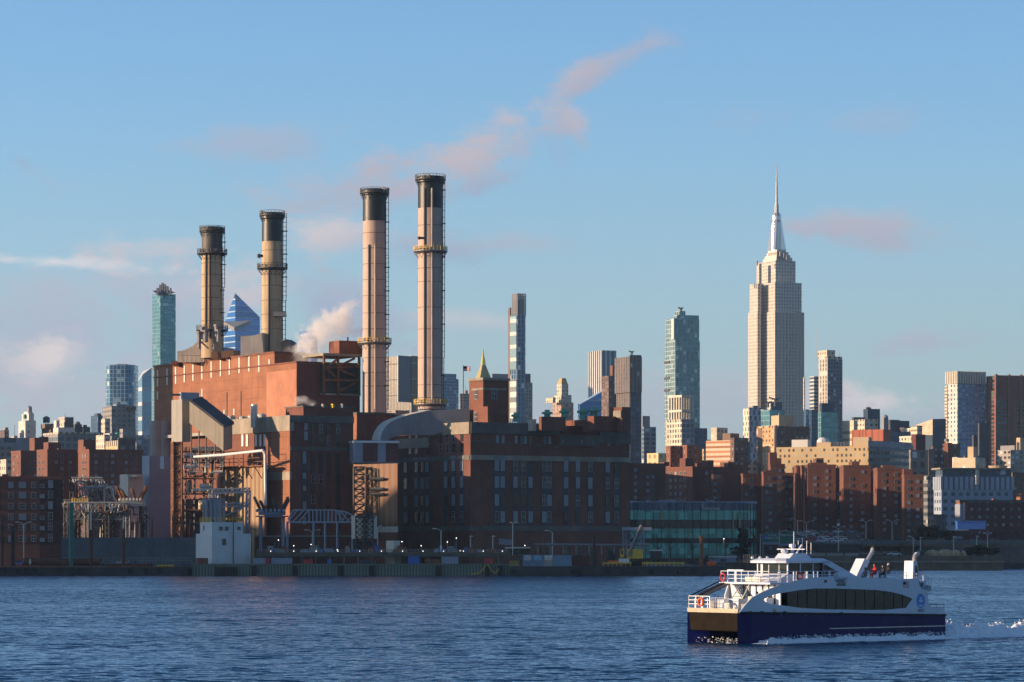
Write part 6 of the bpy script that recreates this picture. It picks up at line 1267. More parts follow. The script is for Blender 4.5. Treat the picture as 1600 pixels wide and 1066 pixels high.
    # piles and pipes
    for x, yt, yb, w, D, m, lb in ((111, 786, 872, 7.5, 903, M['green'], 'square green coated mooring pile by the left barge'), (142, 828, 884, 6, 903, M['rustd'], 'dark red pile on the left barge, left of the two'), (193, 826, 888, 6, 902, M['rustd'], 'dark red pile on the left barge, right of the two'), (1096, 838, 888, 6, 903, M['rust'], 'rusty red pile at the right end of the crane barge'), (928.5, 836, 886, 5, 904, M['wood'], 'black pile on the crane barge right of the maroon container'), (20, 822, 886, 6, 904, M['wood'], 'tall black pile left of the street lamp at far left'), (4, 812, 886, 3, 905, M['wood'], 'thin black pile at the left edge')):
        mb = MB(); c = (PX(x, D), D)
        if m is M['green']: mb.obox(c, .5, w*.75/F*D, w*.75/F*D, 0, PZ(yt, D))
        else: mb.lathe(c, [(w/2/F*D, 0), (w/2/F*D, PZ(yt, D)), (w/2/F*D-.12, PZ(yt, D)-.05)], 14)
        o = mb.build('mooring_pile', m); tag(o, lb, 'pile')
    mb = MB(); beam(mb, px(142, 828, 903), px(142, 798, 903), .28, 8); o = mb.build('white_pipe', M['cream']); tag(o, 'thin white pipe rising from the top of the left dark red pile', 'pipe'); mb = MB(); beam(mb, px(193, 826, 902), px(193, 806, 902), .22, 8); o = mb.build('steel_pipe', M['alu']); tag(o, 'thin steel pipe rising from the top of the right dark red pile', 'pipe')
    for xa, xb, y, rad, lb in ((38, 157, 878, 1.05, 'big dark rusty pipe section lying on the left barge'), (166, 238, 883, .5, 'smaller rusty pipe section lying right of the big one')):
        mb = MB(); mb.tube(px(xa, y, 904), px(xb, y, 904), rad, n=16); o = mb.build('pipe_section', M['rustd']); tag(o, lb, 'pipe')
    mb = MB(); mb.ball(px(47, 878, 902.5), .9, 8, sq=(.4, .3, 1)); o = mb.build('white_buoy', M['cream']); tag(o, 'small white upright float in front of the big rusty pipe', 'float')
    mb = MB(); D = 903
    for k in range(16): x = 244+random.random()*24; mb.path([px(x, 885, D), px(x+3, 883, D), px(x+6, 885, D)], .14)
    o = mb.build('yellow_hose_heap', M['yellow']); tag(o, 'heap of yellow hose on the left barge near its right end', 'hose')
    # dark boxes / boats: parked cars left
quay()
# ================================================================== RIGHT BANK, ROADS, CARS, LAMPS
def cap(mb, *a): mb.box(*a)
def make_car(colr, nm):
    me = []; m = mat('car paint '+nm, colr, .3, 0, var=.05, spec=.6)
    prof = [(-2.2, .35), (-2.25, .8), (-1.5, .95), (-.9, 1.42), (.75, 1.45), (1.35, 1.0), (2.15, .85), (2.25, .4)]
    r = empty('parked_car', (0, 0, 0), 'x', 'car')
    mb = MB(); A = [(x, -.88, z) for x, z in prof]; B = [(x, .88, z) for x, z in prof]; mb.face(A[::-1]); mb.face(B)
    for i in range(len(A)): j = (i+1) % len(A); mb.face((A[i], A[j], B[j], B[i]))
    body = mb.build('body', m, None, local=True); body.parent = r
    mb = MB(); gp = [(-1.3, .98), (-.85, 1.36), (.7, 1.38), (1.2, 1.02)]
    for s in (-.9, .9): q = [(x, s, z) for x, z in gp]; mb.face(q if s > 0 else q[::-1])
    mb.face(((1.36, -.7, 1.03), (1.36, .7, 1.03), (.82, .65, 1.42), (.82, -.65, 1.42))); mb.face(((-1.5, .7, 1.0), (-1.5, -.7, 1.0), (-.97, -.65, 1.40), (-.97, .65, 1.40)))
    gl = mb.build('windows', M['glassd'], None, local=True); gl.parent = r; kids = [body, gl]
    for x in (-1.4, 1.4):
        for y in (-.8, .8): mb = MB(); mb.tube((x, y-.1, .33), (x, y+.1, .33), .33, n=12); w = mb.build('wheel', M['rubber'], None, local=True); w.parent = r; kids.append(w)
    for y in (-.6, .6): mb = MB(); mb.box(2.2, y-.15, .55, 2.28, y+.15, .7); w = mb.build('headlight', M['white'], None, local=True); w.parent = r; kids.append(w)
    reg(r, *kids); return r
def right_bank():
    # masonry pier
    D = 1074; mb = MB(); mb.prism([(PX(1112, D), D), (PX(1568, D), D), (PX(1568, D)+1, D+70), (PX(1112, D), D+70)], -.5, PZ(869, D)); o = mb.build('pier', M['quay']); tag(o, 'long low stone pier wall behind the ferry', 'pier')
    mb = MB(); mb.box(PX(1112, D), D-.4, PZ(877.5, D), PX(1568.5, D), D-.02, PZ(875.8, D)); k = mb.build('stone_ledge', M['stone'], o) if False else None
    g = bpy.data.objects['pier']; mb = MB(); mb.box(PX(1112, D), D-.5, PZ(879, D), PX(1568.5, D), D-.03, PZ(876.5, D)); mb.build('stone_ledge', M['stone'], g)
    zp = PZ(869, D)
    # far shore right of the pier end
    mb = MB(); D = 1240; mb.prism([(PX(1480, D), D), (PX(1760, D), D), (PX(1760, D), D+40), (PX(1480, D), D+40)], 2.0, 5.0); o = mb.build('embankment', M['quay']); tag(o, kind='structure')
    # highway ramp and viaduct
    mb = MB(); A = [Vector((PX(1236, 1100), 1100, 9.0)), Vector((PX(1346, 1100), 1100, 8.6)), Vector((PX(1346, 1190), 1190, 13)), Vector((PX(1236, 1190), 1190, 13.2))]
    mb.face(A); mb.face((A[0], A[1], (A[1].x, A[1].y, 2), (A[0].x, A[0].y, 2))[::-1]); mb.face((A[1], A[2], (A[2].x, A[2].y, 2), (A[1].x, A[1].y, 2))[::-1]); mb.face((A[3], A[0], (A[0].x, A[0].y, 2), (A[3].x, A[3].y, 2))[::-1]); o = mb.build('road', M['asphalt']); tag(o, kind='structure')
    v = empty('viaduct', (PX(1460, 1105), 1105, 2.2), 'raised highway viaduct with pale parapet beyond the pier on the right', 'viaduct'); D = 1105
    for i in range(5):
        xa, xb = 1340+i*60, 1400+i*60; Dd = D+i*8; mb = MB(); mb.box(PX(xa, Dd), Dd, 8.0, PX(xb, Dd)+.5, Dd+22, 9.2); mb.build('deck', M['quay'], v)
        mb = MB(); mb.box(PX(xa, Dd), Dd-.2, 8.8, PX(xb, Dd)+.5, Dd+.2, 10.2); mb.build('parapet', mat('grey parapet', (.13, .135, .14), .85, var=.2), v)
        for x in (xa+8, xa+38): mb = MB(); mb.box(PX(x, Dd), Dd+2, 2, PX(x, Dd)+1.2, Dd+4, 8.0); mb.build('pillar', M['quay'], v)
    mb = MB(); beam(mb, px(1236, 846, 1098), px(1345, 848, 1098), .25); 
    for x in range(1238, 1345, 5): beam(mb, px(x, 850, 1098), px(x, 846, 1098), .1)
    o = mb.build('guard_rail', M['steel']); tag(o, 'steel guard rail along the front of the car filled ramp', 'railing')
    mb = MB(); D = 1080
    for x0, x1 in ((1232, 1258), (1260, 1290), (1292, 1318), (1320, 1340)): mb = MB(); mb.box(PX(x0, D), D, zp, PX(x1, D), D+.4, PZ(864, D)); o = mb.build('barrier_panel', M['concrete']); tag(o, 'pale concrete barrier panel on top of the stone pier', 'barrier', 'barrier panels on the pier')
    # cars
    cols = [((.55, .56, .58), 'white'), ((.03, .035, .045), 'black'), ((.16, .18, .2), 'grey'), ((.05, .12, .3), 'blue'), ((.4, .03, .03), 'red'), ((.42, .44, .45), 'silver')]
    protos = [make_car(c, n) for c, n in cols]; used = [False]*6; R_ = random.Random(21)
    def put(i, x, D, z, rz, where):
        lb = '%s car %s' % (cols[i][1], where); grp = '%s cars %s' % (cols[i][1], where)
        o = protos[i] if not used[i] else copy_tree(protos[i])
        if used[i]: KIDS[o.name] = []
        used[i] = True; o.location = (PX(x, D), D, z); o.rotation_euler = (0, 0, rz); o['label'] = lb; o['group'] = grp
    for row in range(6):
        D = 1106+row*15; z = 9.05+ (D-1100)/90*4.1; x = 1240+R_.uniform(0, 6)
        while x < 1336:
            put(R_.choice((0, 0, 1, 2, 3, 5, 5, 4, 1)), x, D, z, R_.choice((0, pi))+R_.uniform(-.08, .08), 'queuing on the highway ramp beyond the ferry'); x += R_.uniform(20, 27)
    for x in (1352, 1372, 1401, 1423, 1452, 1470, 1499, 1527, 1554, 1583): put(R_.choice((0, 1, 2, 5, 4)), x, 1116+(x-1340)*.13, 9.25, R_.choice((0, pi)), 'driving on the viaduct at right')
    for x in (1345, 1366, 1386, 1352, 1376, 1398): put(R_.choice((0, 1, 3, 5, 2)), x, 1082+R_.choice((0, 8)), zp+.02, R_.choice((0, pi))+R_.uniform(-.2, .2), 'parked on the stone pier')
    for x in (30, 44, 152, 170, 178, 196, 210): put(R_.choice((0, 3, 5, 2)), x, 915+R_.uniform(0, 6), 2.25+.6, R_.choice((0, pi))+R_.uniform(-.1, .1), 'parked on the quay behind the left barge')
    put(0, 1268, 1083, zp+.02, 0, 'parked on the pier behind the barrier panels')
    for i, u in enumerate(used):
        if not u: put(i, 1410+i*9, 1086, zp+.02, 0, 'parked on the stone pier')
    # blue trailer, tents, white roofs
    D = 1150
    def box_thing(nm, lb, cat, x0, x1, y0, y1, D, m, dep=5, roof=None):
        r = empty(nm, (PX((x0+x1)/2, D), D, PZ(y1, D)), lb, cat); mb = MB(); mb.box(PX(x0, D), D, PZ(y1, D), PX(x1, D), D+dep, PZ(y0, D)); mb.build('body', m, r)
        mb = MB(); mb.box(PX(x0, D)-.3, D-.3, PZ(y0, D), PX(x1, D)+.3, D+dep+.3, PZ(y0, D)+.35); mb.build('roof', roof or m, r)
        n = 0 if nm == 'blue_trailer' else max(1, int((PX(x1, D)-PX(x0, D))/5))
        for i in range(n): xx = PX(x0, D)+(i+.5)*(PX(x1, D)-PX(x0, D))/n; mb = MB(); mb.box(xx-.8, D-.08, PZ(y1, D)+.2, xx+.8, D, PZ(y1, D)+(PZ(y0, D)-PZ(y1, D))*.7); mb.build('door', M['steeld'], r)
    box_thing('blue_trailer', 'bright blue box trailer under the low red brick block', 'trailer', 1496, 1540, 815.5, 827, 1170, M['bluep']); box_thing('white_roof_shed', 'shed with pale flat roof left of the blue trailer foot', 'shed', 1487, 1512, 829, 838, 1150, M['dclad'], roof=M['white'])
    box_thing('river_pavilion', 'dark pavilion with pale blue roof at the right edge', 'pavilion', 1570, 1625, 846, 862, 1230, M['steeld'], 12, M['cladb']); box_thing('garage_box', 'dark maroon garage box by the viaduct at right', 'garage', 1555, 1592, 832, 845, 1190, M['dclad'])
    box_thing('low_white_shed', 'low shed with white roof in front of the teal glass hall', 'shed', 1110, 1150, 871, 879, 1000, M['cladb'], 6, M['white']); box_thing('site_shed', 'small dark shed with white roof left of the rusty red pile', 'shed', 1017, 1034, 861, 874, 960, M['steeld'], 6, M['white']); box_thing('pale_shed', 'shed with a sandy lit roof on the quay at the station foot', 'shed', 791, 827, 857, 866, 915, M['wood'], 5, M['cream'])
    box_thing('green_tarp_shed', 'green tarpaulin shelter on the pier', 'shelter', 1436, 1444, 860, 869, 1078, M['green'], 3)
    # sandy heap on the pier lit by the sun
    for x, w, h in ((1458, 26, 9), (1478, 30, 10), (1494, 20, 9), (1507, 9, 8)): mb = MB(); mb.ball((PX(x, 1080), 1082, zp+.2), 1, 10, sq=(w/2/F*1080, 3, h/F*1080)); o = mb.build('sand_heap', mat('sandy gravel', (.46, .33, .18), .95, var=.25, sc=1)); tag(o, {1458: 'leftmost', 1478: 'largest', 1494: 'third', 1507: 'smallest rightmost'}[x]+' sandy gravel heap on the stone pier', 'heap', 'sand heaps on the pier')
    # pipeline and dark rail in front of the hall
    mb = MB(); beam(mb, px(835, 851, 925), px(1015, 852, 925), .35, 8); 
    for x in range(840, 1015, 20): beam(mb, px(x, 866, 925), px(x, 851, 925), .18)
    o = mb.build('pipeline', M['steel']); tag(o, 'straight pale pipeline on posts in front of the generating block', 'pipeline')
    g = empty('truss_tower', (PX(995, 935), 935, 2.2), 'square lattice tower with small roof between the generating block and teal hall', 'tower'); mb = MB(); 
    for x in (976, 1004): mb.lattice(px(x, 866, 935), px(x, 828, 935), 1.0, .12, 6)
    mb.build('leg', M['cladb'], g); mb = MB(); 
    for a, b in (((976, 828), (1004, 848)), ((1004, 828), (976, 848)), ((976, 848), (1004, 848))): beam(mb, px(*a, 935), px(*b, 935), .15)
    mb.build('brace', M['cladb'], g); mb = MB(); mb.box(PX(973, 934), 934, PZ(829, 934), PX(1018, 934), 940, PZ(824, 934)); mb.build('roof', M['cladb'], g)
    mb = MB(); mb.lattice(px(779, 846, 915), px(801, 848, 915), 1.4, .14, 6); o = mb.build('lattice_beam', M['cladb']); tag(o, 'short pale lattice beam left of the white mast lamp', 'beam')
    fence('mesh_fence', 'long dark mesh fence in front of the teal glass hall', 1020, 1232, 866, 880, 960, 3, M['steeld'], 1050); fence('quay_railing', 'low steel railing along the quay left of the control house', 96, 300, 872, 880, 908, 5, M['steel'])
    # green highway signs
    for x0, x1, y0, y1, lines, lb in ((1191, 1217.5, 833.5, 847, ('E 34 St', 'Midtown Tun'), 'green highway sign with two lines of text beside a street lamp, left of the pair'), (1219.5, 1241, 833.5, 849, ('FDR North',), 'green highway sign with one line of text, right of the pair')):
        D = 1075; s = empty('highway_sign', (PX((x0+x1)/2, D), D, zp), lb, 'sign'); mb = MB(); mb.box(PX(x0, D), D, PZ(y1, D), PX(x1, D), D+.2, PZ(y0, D)); pn = mb.build('panel', mat('highway sign green', (.01, .16, .11), .5), s)
        mb = MB(); a = .5; mb.box(PX(x0+9 if x0 < 1200 else x0+12, D), D, PZ(y0, D), PX(x0+17 if x0 < 1200 else x1, D), D+.2, PZ(y0-3.4, D)); mb.build('exit_tab', MC['highway sign green'], s)
        mb = MB(); mb.box(PX(x0+1, D), D+.3, PZ(y1+4, D), PX(x1, D), D+.5, PZ(y1+.3, D)); mb.build('walkway_board', M['cladb'], s)
        for x in (x0+1, x1-1): mb = MB(); beam(mb, px(x, 870, D+.6), px(x, y0, D+.6), .18); mb.build('post', M['steel'], s)
        for i, t_ in enumerate(lines): TEXT(t_, .95, (PX((x0+x1)/2+(2.5 if x0 < 1200 else 0), D), D-.03, PZ(y0+3+4.2*i, D)), M['white'], pn)
        if x0 < 1200: mb = MB(); mb.box(PX(1191.5, D), D-.04, PZ(843, D), PX(1197, D), D-.01, PZ(837, D)); mb.build('shield', M['bluep'], pn)
    # street lamps
    def lamp(x, yb, yt, D, arms, label, group='street lamps', w=14, zb=None, box=False):
        l = empty('street_lamp', (PX(x, D), D, PZ(yb, D)), label, 'street lamp', group); mb = MB(); beam(mb, px(x, yb, D), px(x, yt+3, D), .14, 6); mb.build('pole', M['alu'], l)
        for s in arms:
            mb = MB(); mb.path([px(x, yt+4, D), px(x+s*w*.35, yt+1, D), px(x+s*w*.75, yt, D)], .09, 5); mb.build('arm', M['alu'], l); mb = MB(); mb.ball(px(x+s*w*.85, yt, D), .5, 6, sq=(1.3, .5, .35)); mb.build('lamp_head', M['alu'], l)
        if box: mb = MB(); mb.box(PX(x-1.5, D), D-.5, PZ(862, D), PX(x+1.5, D), D-.2, PZ(852, D)); mb.build('control_box', M['white'], l)
    for a in ((37, 872, 816, 905, (-1, 1), 'double armed street lamp in front of the dark brick block at left'), (689, 863, 826, 912, (-1,), 'single armed lamp with a white box on its pole, in front of the generating block'), (801, 868, 816.5, 912, (-.25, .6), 'tall pale lamp with short head in front of the generating block'), (863, 868, 829, 925, (-.9,), 'curved arm lamp left of the black pile'),
              (488, 862, 828, 925, (-1, 1), 'double armed lamp in front of the low red shed'), (590, 862, 822, 918, (.4,), 'thin lamp pole by the ribbed shaft'), (1218, 852, 829, 1077, (1,), 'street lamp between the two green highway signs'), (1246, 852, 810, 1150, (-.9,), 'street lamp left of the double lamp above the ramp'), (1260, 848, 814, 1130, (-1, 1), 'double armed street lamp above the car filled ramp'), (1310, 862, 823, 1085, (-.8, .8), 'double armed lamp with a white plate, rising from the pier'), (1353, 850, 813, 1120, (-.8, .8), 'double armed lamp right of the white plate lamp'), (1394, 850, 812.5, 1130, (-.8, .8), 'double armed lamp in front of the rightmost lit brick tower'),
              (1188, 870, 836, 1076, (.1,), 'bare pole left of the green highway signs'), (1438, 868, 840, 1077, (.1,), 'pale pole beside the green tarpaulin shelter'), (1490, 868, 839, 1077, (.1,), 'pale sunlit pole above the sandy heaps'), (1427, 868, 838, 1100, (-.6,), 'grey pole left of the pale one on the pier'), (1526, 868, 838, 1090, (.1,), 'grey pole above the dark shrubs, left one'), (1543, 868, 833, 1090, (-.5, .5), 'grey twin head pole above the dark shrubs'), (735, 866, 838, 915, (.1,), 'thin dark mast left of the lattice beam'), (770, 866, 838, 914, (.1,), 'pale thin mast beside the lattice beam')): lamp(*a, box=(a[0] == 689), w=12)
    mb = MB(); D = 1084; mb.box(PX(1308, D), D, PZ(822, D), PX(1312, D), D+.2, PZ(817.5, D)); mb.build('plate', M['white'], [o for o in bpy.data.objects if o.get('label', '').startswith('double armed lamp with a white plate')][0])
    # conifer
    def tree(nm, lb, x, yb, yt, wpx, D, kind, seed, fol):
        R_ = random.Random(seed); r = empty(nm, (PX(x, D), D, PZ(yb, D)), lb, 'tree'); zb, zt = PZ(yb, D), PZ(yt, D); H = zt-zb; w = wpx/F*D/2; c = Vector((PX(x, D), D, 0))
        mb = MB(); mb.tube((c.x, c.y, zb), (c.x, c.y, zb+H*.95), .03*H+.05, .03, n=7)
        lim = []
        for k in range(26 if kind == 'cone' else 22):
            h = .12+.8*k/26 if kind == 'cone' else R_.uniform(.3, .8); an = R_.uniform(0, 2*pi); rr = w*(1-h)**.8*R_.uniform(.7, 1.05) if kind == 'cone' else w*R_.uniform(.5, 1); a = Vector((c.x, c.y, zb+H*h)); b = a+Vector((cos(an)*rr, sin(an)*rr, H*(.03 if kind == 'cone' else R_.uniform(.1, .25)))); mb.tube(a, b, .012*H, .02, n=4, caps=False); lim.append((a, b))
            if kind == 'bare':
                for q in range(7): t_ = R_.uniform(.3, 1); p = a.lerp(b, t_); mb.tube(p, p+Vector((R_.uniform(-1, 1), R_.uniform(-1, 1), R_.uniform(.2, 1.2)))*w*.4, .02, .008, n=3, caps=False)
        mb.build('trunk', M['bark'], r)
        if kind != 'bare':
            mb = MB()
            for a, b in lim:
                for q in range(60 if kind == 'cone' else 70):
                    t_ = R_.uniform(.15, 1.08); s = w*.16*R_.uniform(.6, 1.3); p = a.lerp(b, t_)+Vector((R_.gauss(0, 1), R_.gauss(0, 1), R_.gauss(0, .7)))*w*(.10 if kind == 'cone' else .2); d1 = Vector((R_.uniform(-1, 1), R_.uniform(-1, 1), R_.uniform(-.5, .4))).normalized()*s; d2 = d1.cross(Vector((R_.uniform(-1, 1), R_.uniform(-1, 1), 1))).normalized()*s*.6; mb.face((p-d1, p+d2, p+d1, p-d2))
            mb.build('crown', fol, r)
    tree('conifer', 'dark pointed conifer between the teal glass hall and the green signs', 1160, 876, 824, 40, 1060, 'cone', 1, M['foliage'])
    for i, (x, yt, w) in enumerate(((1515, 857, 20), (1532, 855, 24), (1550, 857, 22))): tree('shrub', ('left', 'middle', 'right')[i]+' of the three dark shrubs on the pier end', x, 870, yt, w, 1084, 'bush', 5+i, M['foliage'])
    for i, (x, yt, w, D) in enumerate(((1448, 822, 34, 1140), (1466, 826, 30, 1140), (1480, 830, 26, 1135), (1432, 830, 26, 1140))): tree('bare_tree', ('widest', 'second widest', 'small right', 'small left')[i]+' brownish winter tree in front of the grey low building', x, 858, yt, w, D, 'bush' if i % 2 == 0 else 'bare', 20+i, M['bush'])
    for i, (x, w) in enumerate(((1160, 30), (1178, 26), (1195, 26), (1232, 20))): tree('bare_tree', ('behind the conifer', 'right of the conifer', 'behind the left green sign', 'right of the green signs')[i].join(('bare winter tree ', '')), x, 868, 828, w, 1100, 'bare', 40+i, M['bark'])
    for i, x in enumerate((1576, 1594, 1585)): tree('shrub', ('left', 'right', 'middle')[i]+' dark bush on the far shore at the right edge', x, 880, 857, 24, 1235, 'bush', 60+i, M['foliage'])
    for i, x in enumerate((1028, 1048, 1082, 1134)): tree('bare_tree', ('leftmost', 'second', 'third', 'rightmost')[i]+' bare tree in front of the teal glass hall', x, 872, 838, 30, 1085, 'bare', 80+i, M['bark'])
    # unseen towers added on the left to shade the quay, yard and boiler house end
    for i, (x, y, w, d, h) in enumerate(((-430, 830, 60, 60, 84), (-400, 880, 60, 36, 62), (-520, 790, 70, 40, 98), (-330, 842, 40, 20, 60), (-300, 1066, 30, 24, 98), (-305, 1008, 30, 24, 67))):
        r = empty('shade_tower', (x, y, 0), ('tallest', 'second', 'farthest', 'nearest', 'inland', 'lower inland')[i]+' unseen tower added for its shade, left of the view', 'apartment block'); mb = MB(); mb.box(x-w/2, y-d/2, 0, x+w/2, y+d/2, h); mb.build('wall', redw, r); mb = MB(); mb.box(x-6, y-6, h, x+6, y+6, h+4); mb.build('bulkhead', M['brick2'], r)
    mb = MB(); mb.prism([(-1500, 760), (-300, 760), (-230, 906), (-1500, 906)], -2, 2.1); o = mb.build('ground_point', M['land']); tag(o, kind='structure')
    mb = MB(); mb.prism([(-45, 1150), (14, 1150), (14, 1250), (-45, 1250)], 0, 44); o = mb.build('wall', M['brickf']); o.name = 'hidden_shade_slab'; tag(o, 'unseen brick slab behind the generating block, added to shade the right hand flats', 'apartment block')  # unseen slab added so its shadow covers the lower right hand flats
    mb = MB(); mb.box(PX(1346, 1118), 1118, 2, PX(1600, 1118), 1119, 8.0); mb.build('back_wall', M['stoned'], bpy.data.objects['viaduct'])  # dark wall added to hide sunlit brick beneath the deck
    # flagpole on the station roof
    f = empty('flagpole', (PX(724, 960), 960, PZ(668, 960)), 'flagpole flying a striped flag on the station roof', 'flagpole'); mb = MB(); beam(mb, px(724, 668, 960), px(724, 571, 960), .13, 6); mb.build('pole', M['rust'], f)
    make_flag(f, px(724.3, 572, 960), 2.1, 1.5)
def make_flag(root, p, w, h, rz=0, flat=False):
    cols = (M['red'], M['white'], M['navy']); mb = MB(); n = 8
    def q(u, v): y = 0 if flat else .18*sin(u*5); X = Vector((u*w, 0, 0)); return (p.x+cos(rz)*u*w, p.y+sin(rz)*u*w-.02+y, p.z-v*h-(0 if flat else .15*u))
    for i in range(n):
        for j in range(13):
            a, b = i/n, (i+1)/n; m_ = 2 if (a < .4 and j < 7) else j % 2
            mb.face((q(a, j/13), q(b, j/13), q(b, (j+1)/13), q(a, (j+1)/13)), None, m_)
    return mb.build('flag', cols, root)
right_bank()
# ================================================================== FERRY
FB = Vector((21.9, 305.0)); FA = Vector((.788, .616)); FT = Vector((-.616, .788))
def fw(s, t, z): p = FB+FA*s+FT*t; return Vector((p.x, p.y, z))
def fq(x, y, t):
    """outline point seen at photo (x, y) lying on the fore-and-aft plane t"""
    b = FB+FT*t; s = solve(b, FA, x); p = b+FA*s; return s, PZ(y, p.y)
def fbox(mb, s0, s1, t0, t1, z0, z1, mi=0):
    P_ = [fw(s0, t0, 0), fw(s1, t0, 0), fw(s1, t1, 0), fw(s0, t1, 0)]; mb.prism([(p.x, p.y) for p in P_], z0, z1, mi, bottom=True)
def fplate(mb, loops, t0, t1, mi=0):
    """flat plate in a fore-and-aft plane with holes; loops of (s, z)"""
    fl = [p for l in loops for p in l]; tri = tessellate_polygon([[Vector((a, b, 0)) for a, b in l] for l in loops])
    for (a, b, c) in tri:
        q = [fl[a], fl[b], fl[c]]; ar = (q[1][0]-q[0][0])*(q[2][1]-q[0][1])-(q[2][0]-q[0][0])*(q[1][1]-q[0][1])
        if ar < 0: q = q[::-1]
        mb.face([fw(s, t0, z) for s, z in q], None, mi); mb.face([fw(s, t1, z) for s, z in q][::-1], None, mi)
    for l in loops:
        for i in range(len(l)): j = (i+1) % len(l); mb.face((fw(l[i][0], t0, l[i][1]), fw(l[j][0], t0, l[j][1]), fw(l[j][0], t1, l[j][1]), fw(l[i][0], t1, l[i][1])), None, mi)
def ferry():
    W_ = M['bwhite']
    g = empty('ferry', fw(14, 3.85, 0), 'white and navy catamaran passenger ferry under way with a lit bow', 'ferry')
    P = lambda nm, mb, m, par=None, **k: mb.build(nm, m, par or g, **k)
    # hulls
    for (tn, tf, ts, nm) in ((0, 1.9, .25, 'hull'), (5.8, 7.7, 7.55, 'hull')):
        mb = MB(); pl = [(0, ts), (1.6, tn+(.0 if tn < 1 else .35)), (28.3, tn), (28.3, tf), (1.6, tf-(.0 if tn > 1 else .35))]
        zt = [3.12, 3.05, 2.42, 2.42, 3.05]; P_ = [fw(s, t, 0) for s, t in pl]; Q = [fw(s+(.35 if i == 0 else 0), t, 0) for i, (s, t) in enumerate(pl)]
        mb.prism([(p.x, p.y) for p in P_], [-.3]*5, zt, 0); P(nm, mb, M['navy'])
    mb = MB(); fbox(mb, 12, 28.35, -.05, .02, 1.28, 1.36); P('rub_strake', mb, M['alu']); mb = MB(); fbox(mb, .2, 28.4, -.12, .05, 2.38, 2.5); 
    mb = MB(); pts = [fw(.1, .1, 3.08), fw(1.6, -.05, 3.02), fw(28.35, -.05, 2.42)]; mb.path(pts, .10, 6); P('gunwale_rail', mb, M['dkcloth'])
    mb = MB(); fbox(mb, 5, 28.1, -.02, .0, .18, .24); P('boot_line', mb, M['cladb'])
    # underdeck wedge and front bulkhead
    mb = MB(); A = [fw(.25, .5, 1.25), fw(.25, 7.4, 1.25), fw(.12, 7.5, 3.05), fw(.12, .3, 3.05)]; mb.face(A[::-1]); B_ = [fw(6, .6, .75), fw(6, 7.2, .75)]; mb.face((A[0], A[1], B_[1], B_[0])); P('front_bulkhead', mb, M['bow'])
    mb = MB(); fbox(mb, 6, 28, 1.8, 6.0, .7, 2.4); P('wet_deck', mb, M['navy'])
    mb = MB(); fbox(mb, .15, 6.5, .2, 7.6, 2.95, 3.05); fbox(mb, 6.5, 28.3, .2, 7.6, 2.35, 2.45); P('main_deck', mb, M['steel'])
    mb = MB(); fbox(mb, .02, .14, .2, 7.6, 3.0, 3.42); P('bow_bulwark', mb, mat('tan bulwark', (.42, .36, .26), .6, var=.2, sc=2))
    # near side plate with openings
    top = [(1155.5, 957), (1163.7, 946), (1174.8, 934), (1187.6, 927), (1203.5, 919.7), (1219.5, 914.4), (1235.5, 909.4), (1251.4, 905.4), (1269, 902.6), (1286.7, 901.3), (1302.6, 900.3), (1305, 909), (1307.8, 915.6), (1321.8, 916), (1324.4, 902), (1409.5, 904.6), (1434, 903.8), (1437.4, 916.5), (1443, 921.6), (1449.3, 922), (1451.7, 950), (1475.6, 950), (1476.8, 962.3)]
    hole = [(1193, 936.5), (1205, 930.5), (1218, 927.5), (1232, 925), (1250, 922), (1274, 919.7), (1300, 919.6), (1330, 920.5), (1369.6, 922), (1393.5, 925.3), (1409.5, 929.3), (1426, 935.7), (1416, 950), (1385.6, 953), (1345.7, 953.4), (1290, 952.2), (1250, 950), (1229, 947), (1203.5, 943.7), (1195.6, 940.2)]
    o_ = [fq(x, y, 0) for x, y in top]; h_ = [fq(x, y, 0) for x, y in hole]
    mb = MB(); fplate(mb, [o_, h_], .0, .14); P('side_panel', mb, W_)
    h2 = [fq(x, y, .12) for x, y in hole if x > 1228]; h2.insert(0, fq(1231, 926, .12)); mb = MB(); fplate(mb, [[fq(x, y, .12) for x, y in [(1231, 925.5), (1250, 921.5), (1274, 919), (1300, 918.8), (1330, 919.6), (1369.6, 921), (1393.5, 924.5), (1409.5, 928.5), (1427, 935.7), (1417, 951), (1385.6, 954), (1345.7, 954.4), (1290, 953.2), (1250, 951), (1231, 948.2)]]], .16, .20)
    gm = bpy.data.materials.new('tinted boat glass'); gm.use_nodes = True; t = NT(gm.node_tree); b = pbr(t, (.018, .024, .02), .06, spec=.4, alpha=.93)
    P('cabin_window', mb, gm)
    mb = MB()
    for x in (1247, 1262, 1277, 1292, 1307, 1322, 1337, 1352, 1367, 1382, 1397, 1411): s, z = fq(x, 936, .1); fbox(mb, s-.04, s+.04, .13, .16, 3.0, 5.4)
    P('window_mullion', mb, M['rubber'])
    # far side plate, cabin box, interior
    mb = MB(); fplate(mb, [[(5.0, 2.6), (5.0, 4.6)]+[(s, z) for s, z in o_ if s > 5.0]], 7.56, 7.7); P('side_panel', mb, W_)
    mb = MB(); fbox(mb, 5.6, 5.75, .2, 7.5, 3.05, 5.75); P('cabin_front', mb, W_); mb = MB(); fbox(mb, 25.4, 25.5, .2, 7.5, 2.45, 5.75); P('cabin_back', mb, W_)
    for t_ in (1.4, 2.4, 3.4, 4.6): mb = MB(); fbox(mb, 5.52, 5.62, t_, t_+.28, 3.5, 5.0); P('front_window', mb, M['glassd'])
    mb = MB(); fbox(mb, 4.2, 25.6, .15, 7.55, 5.74, 5.92); P('upper_deck', mb, W_)
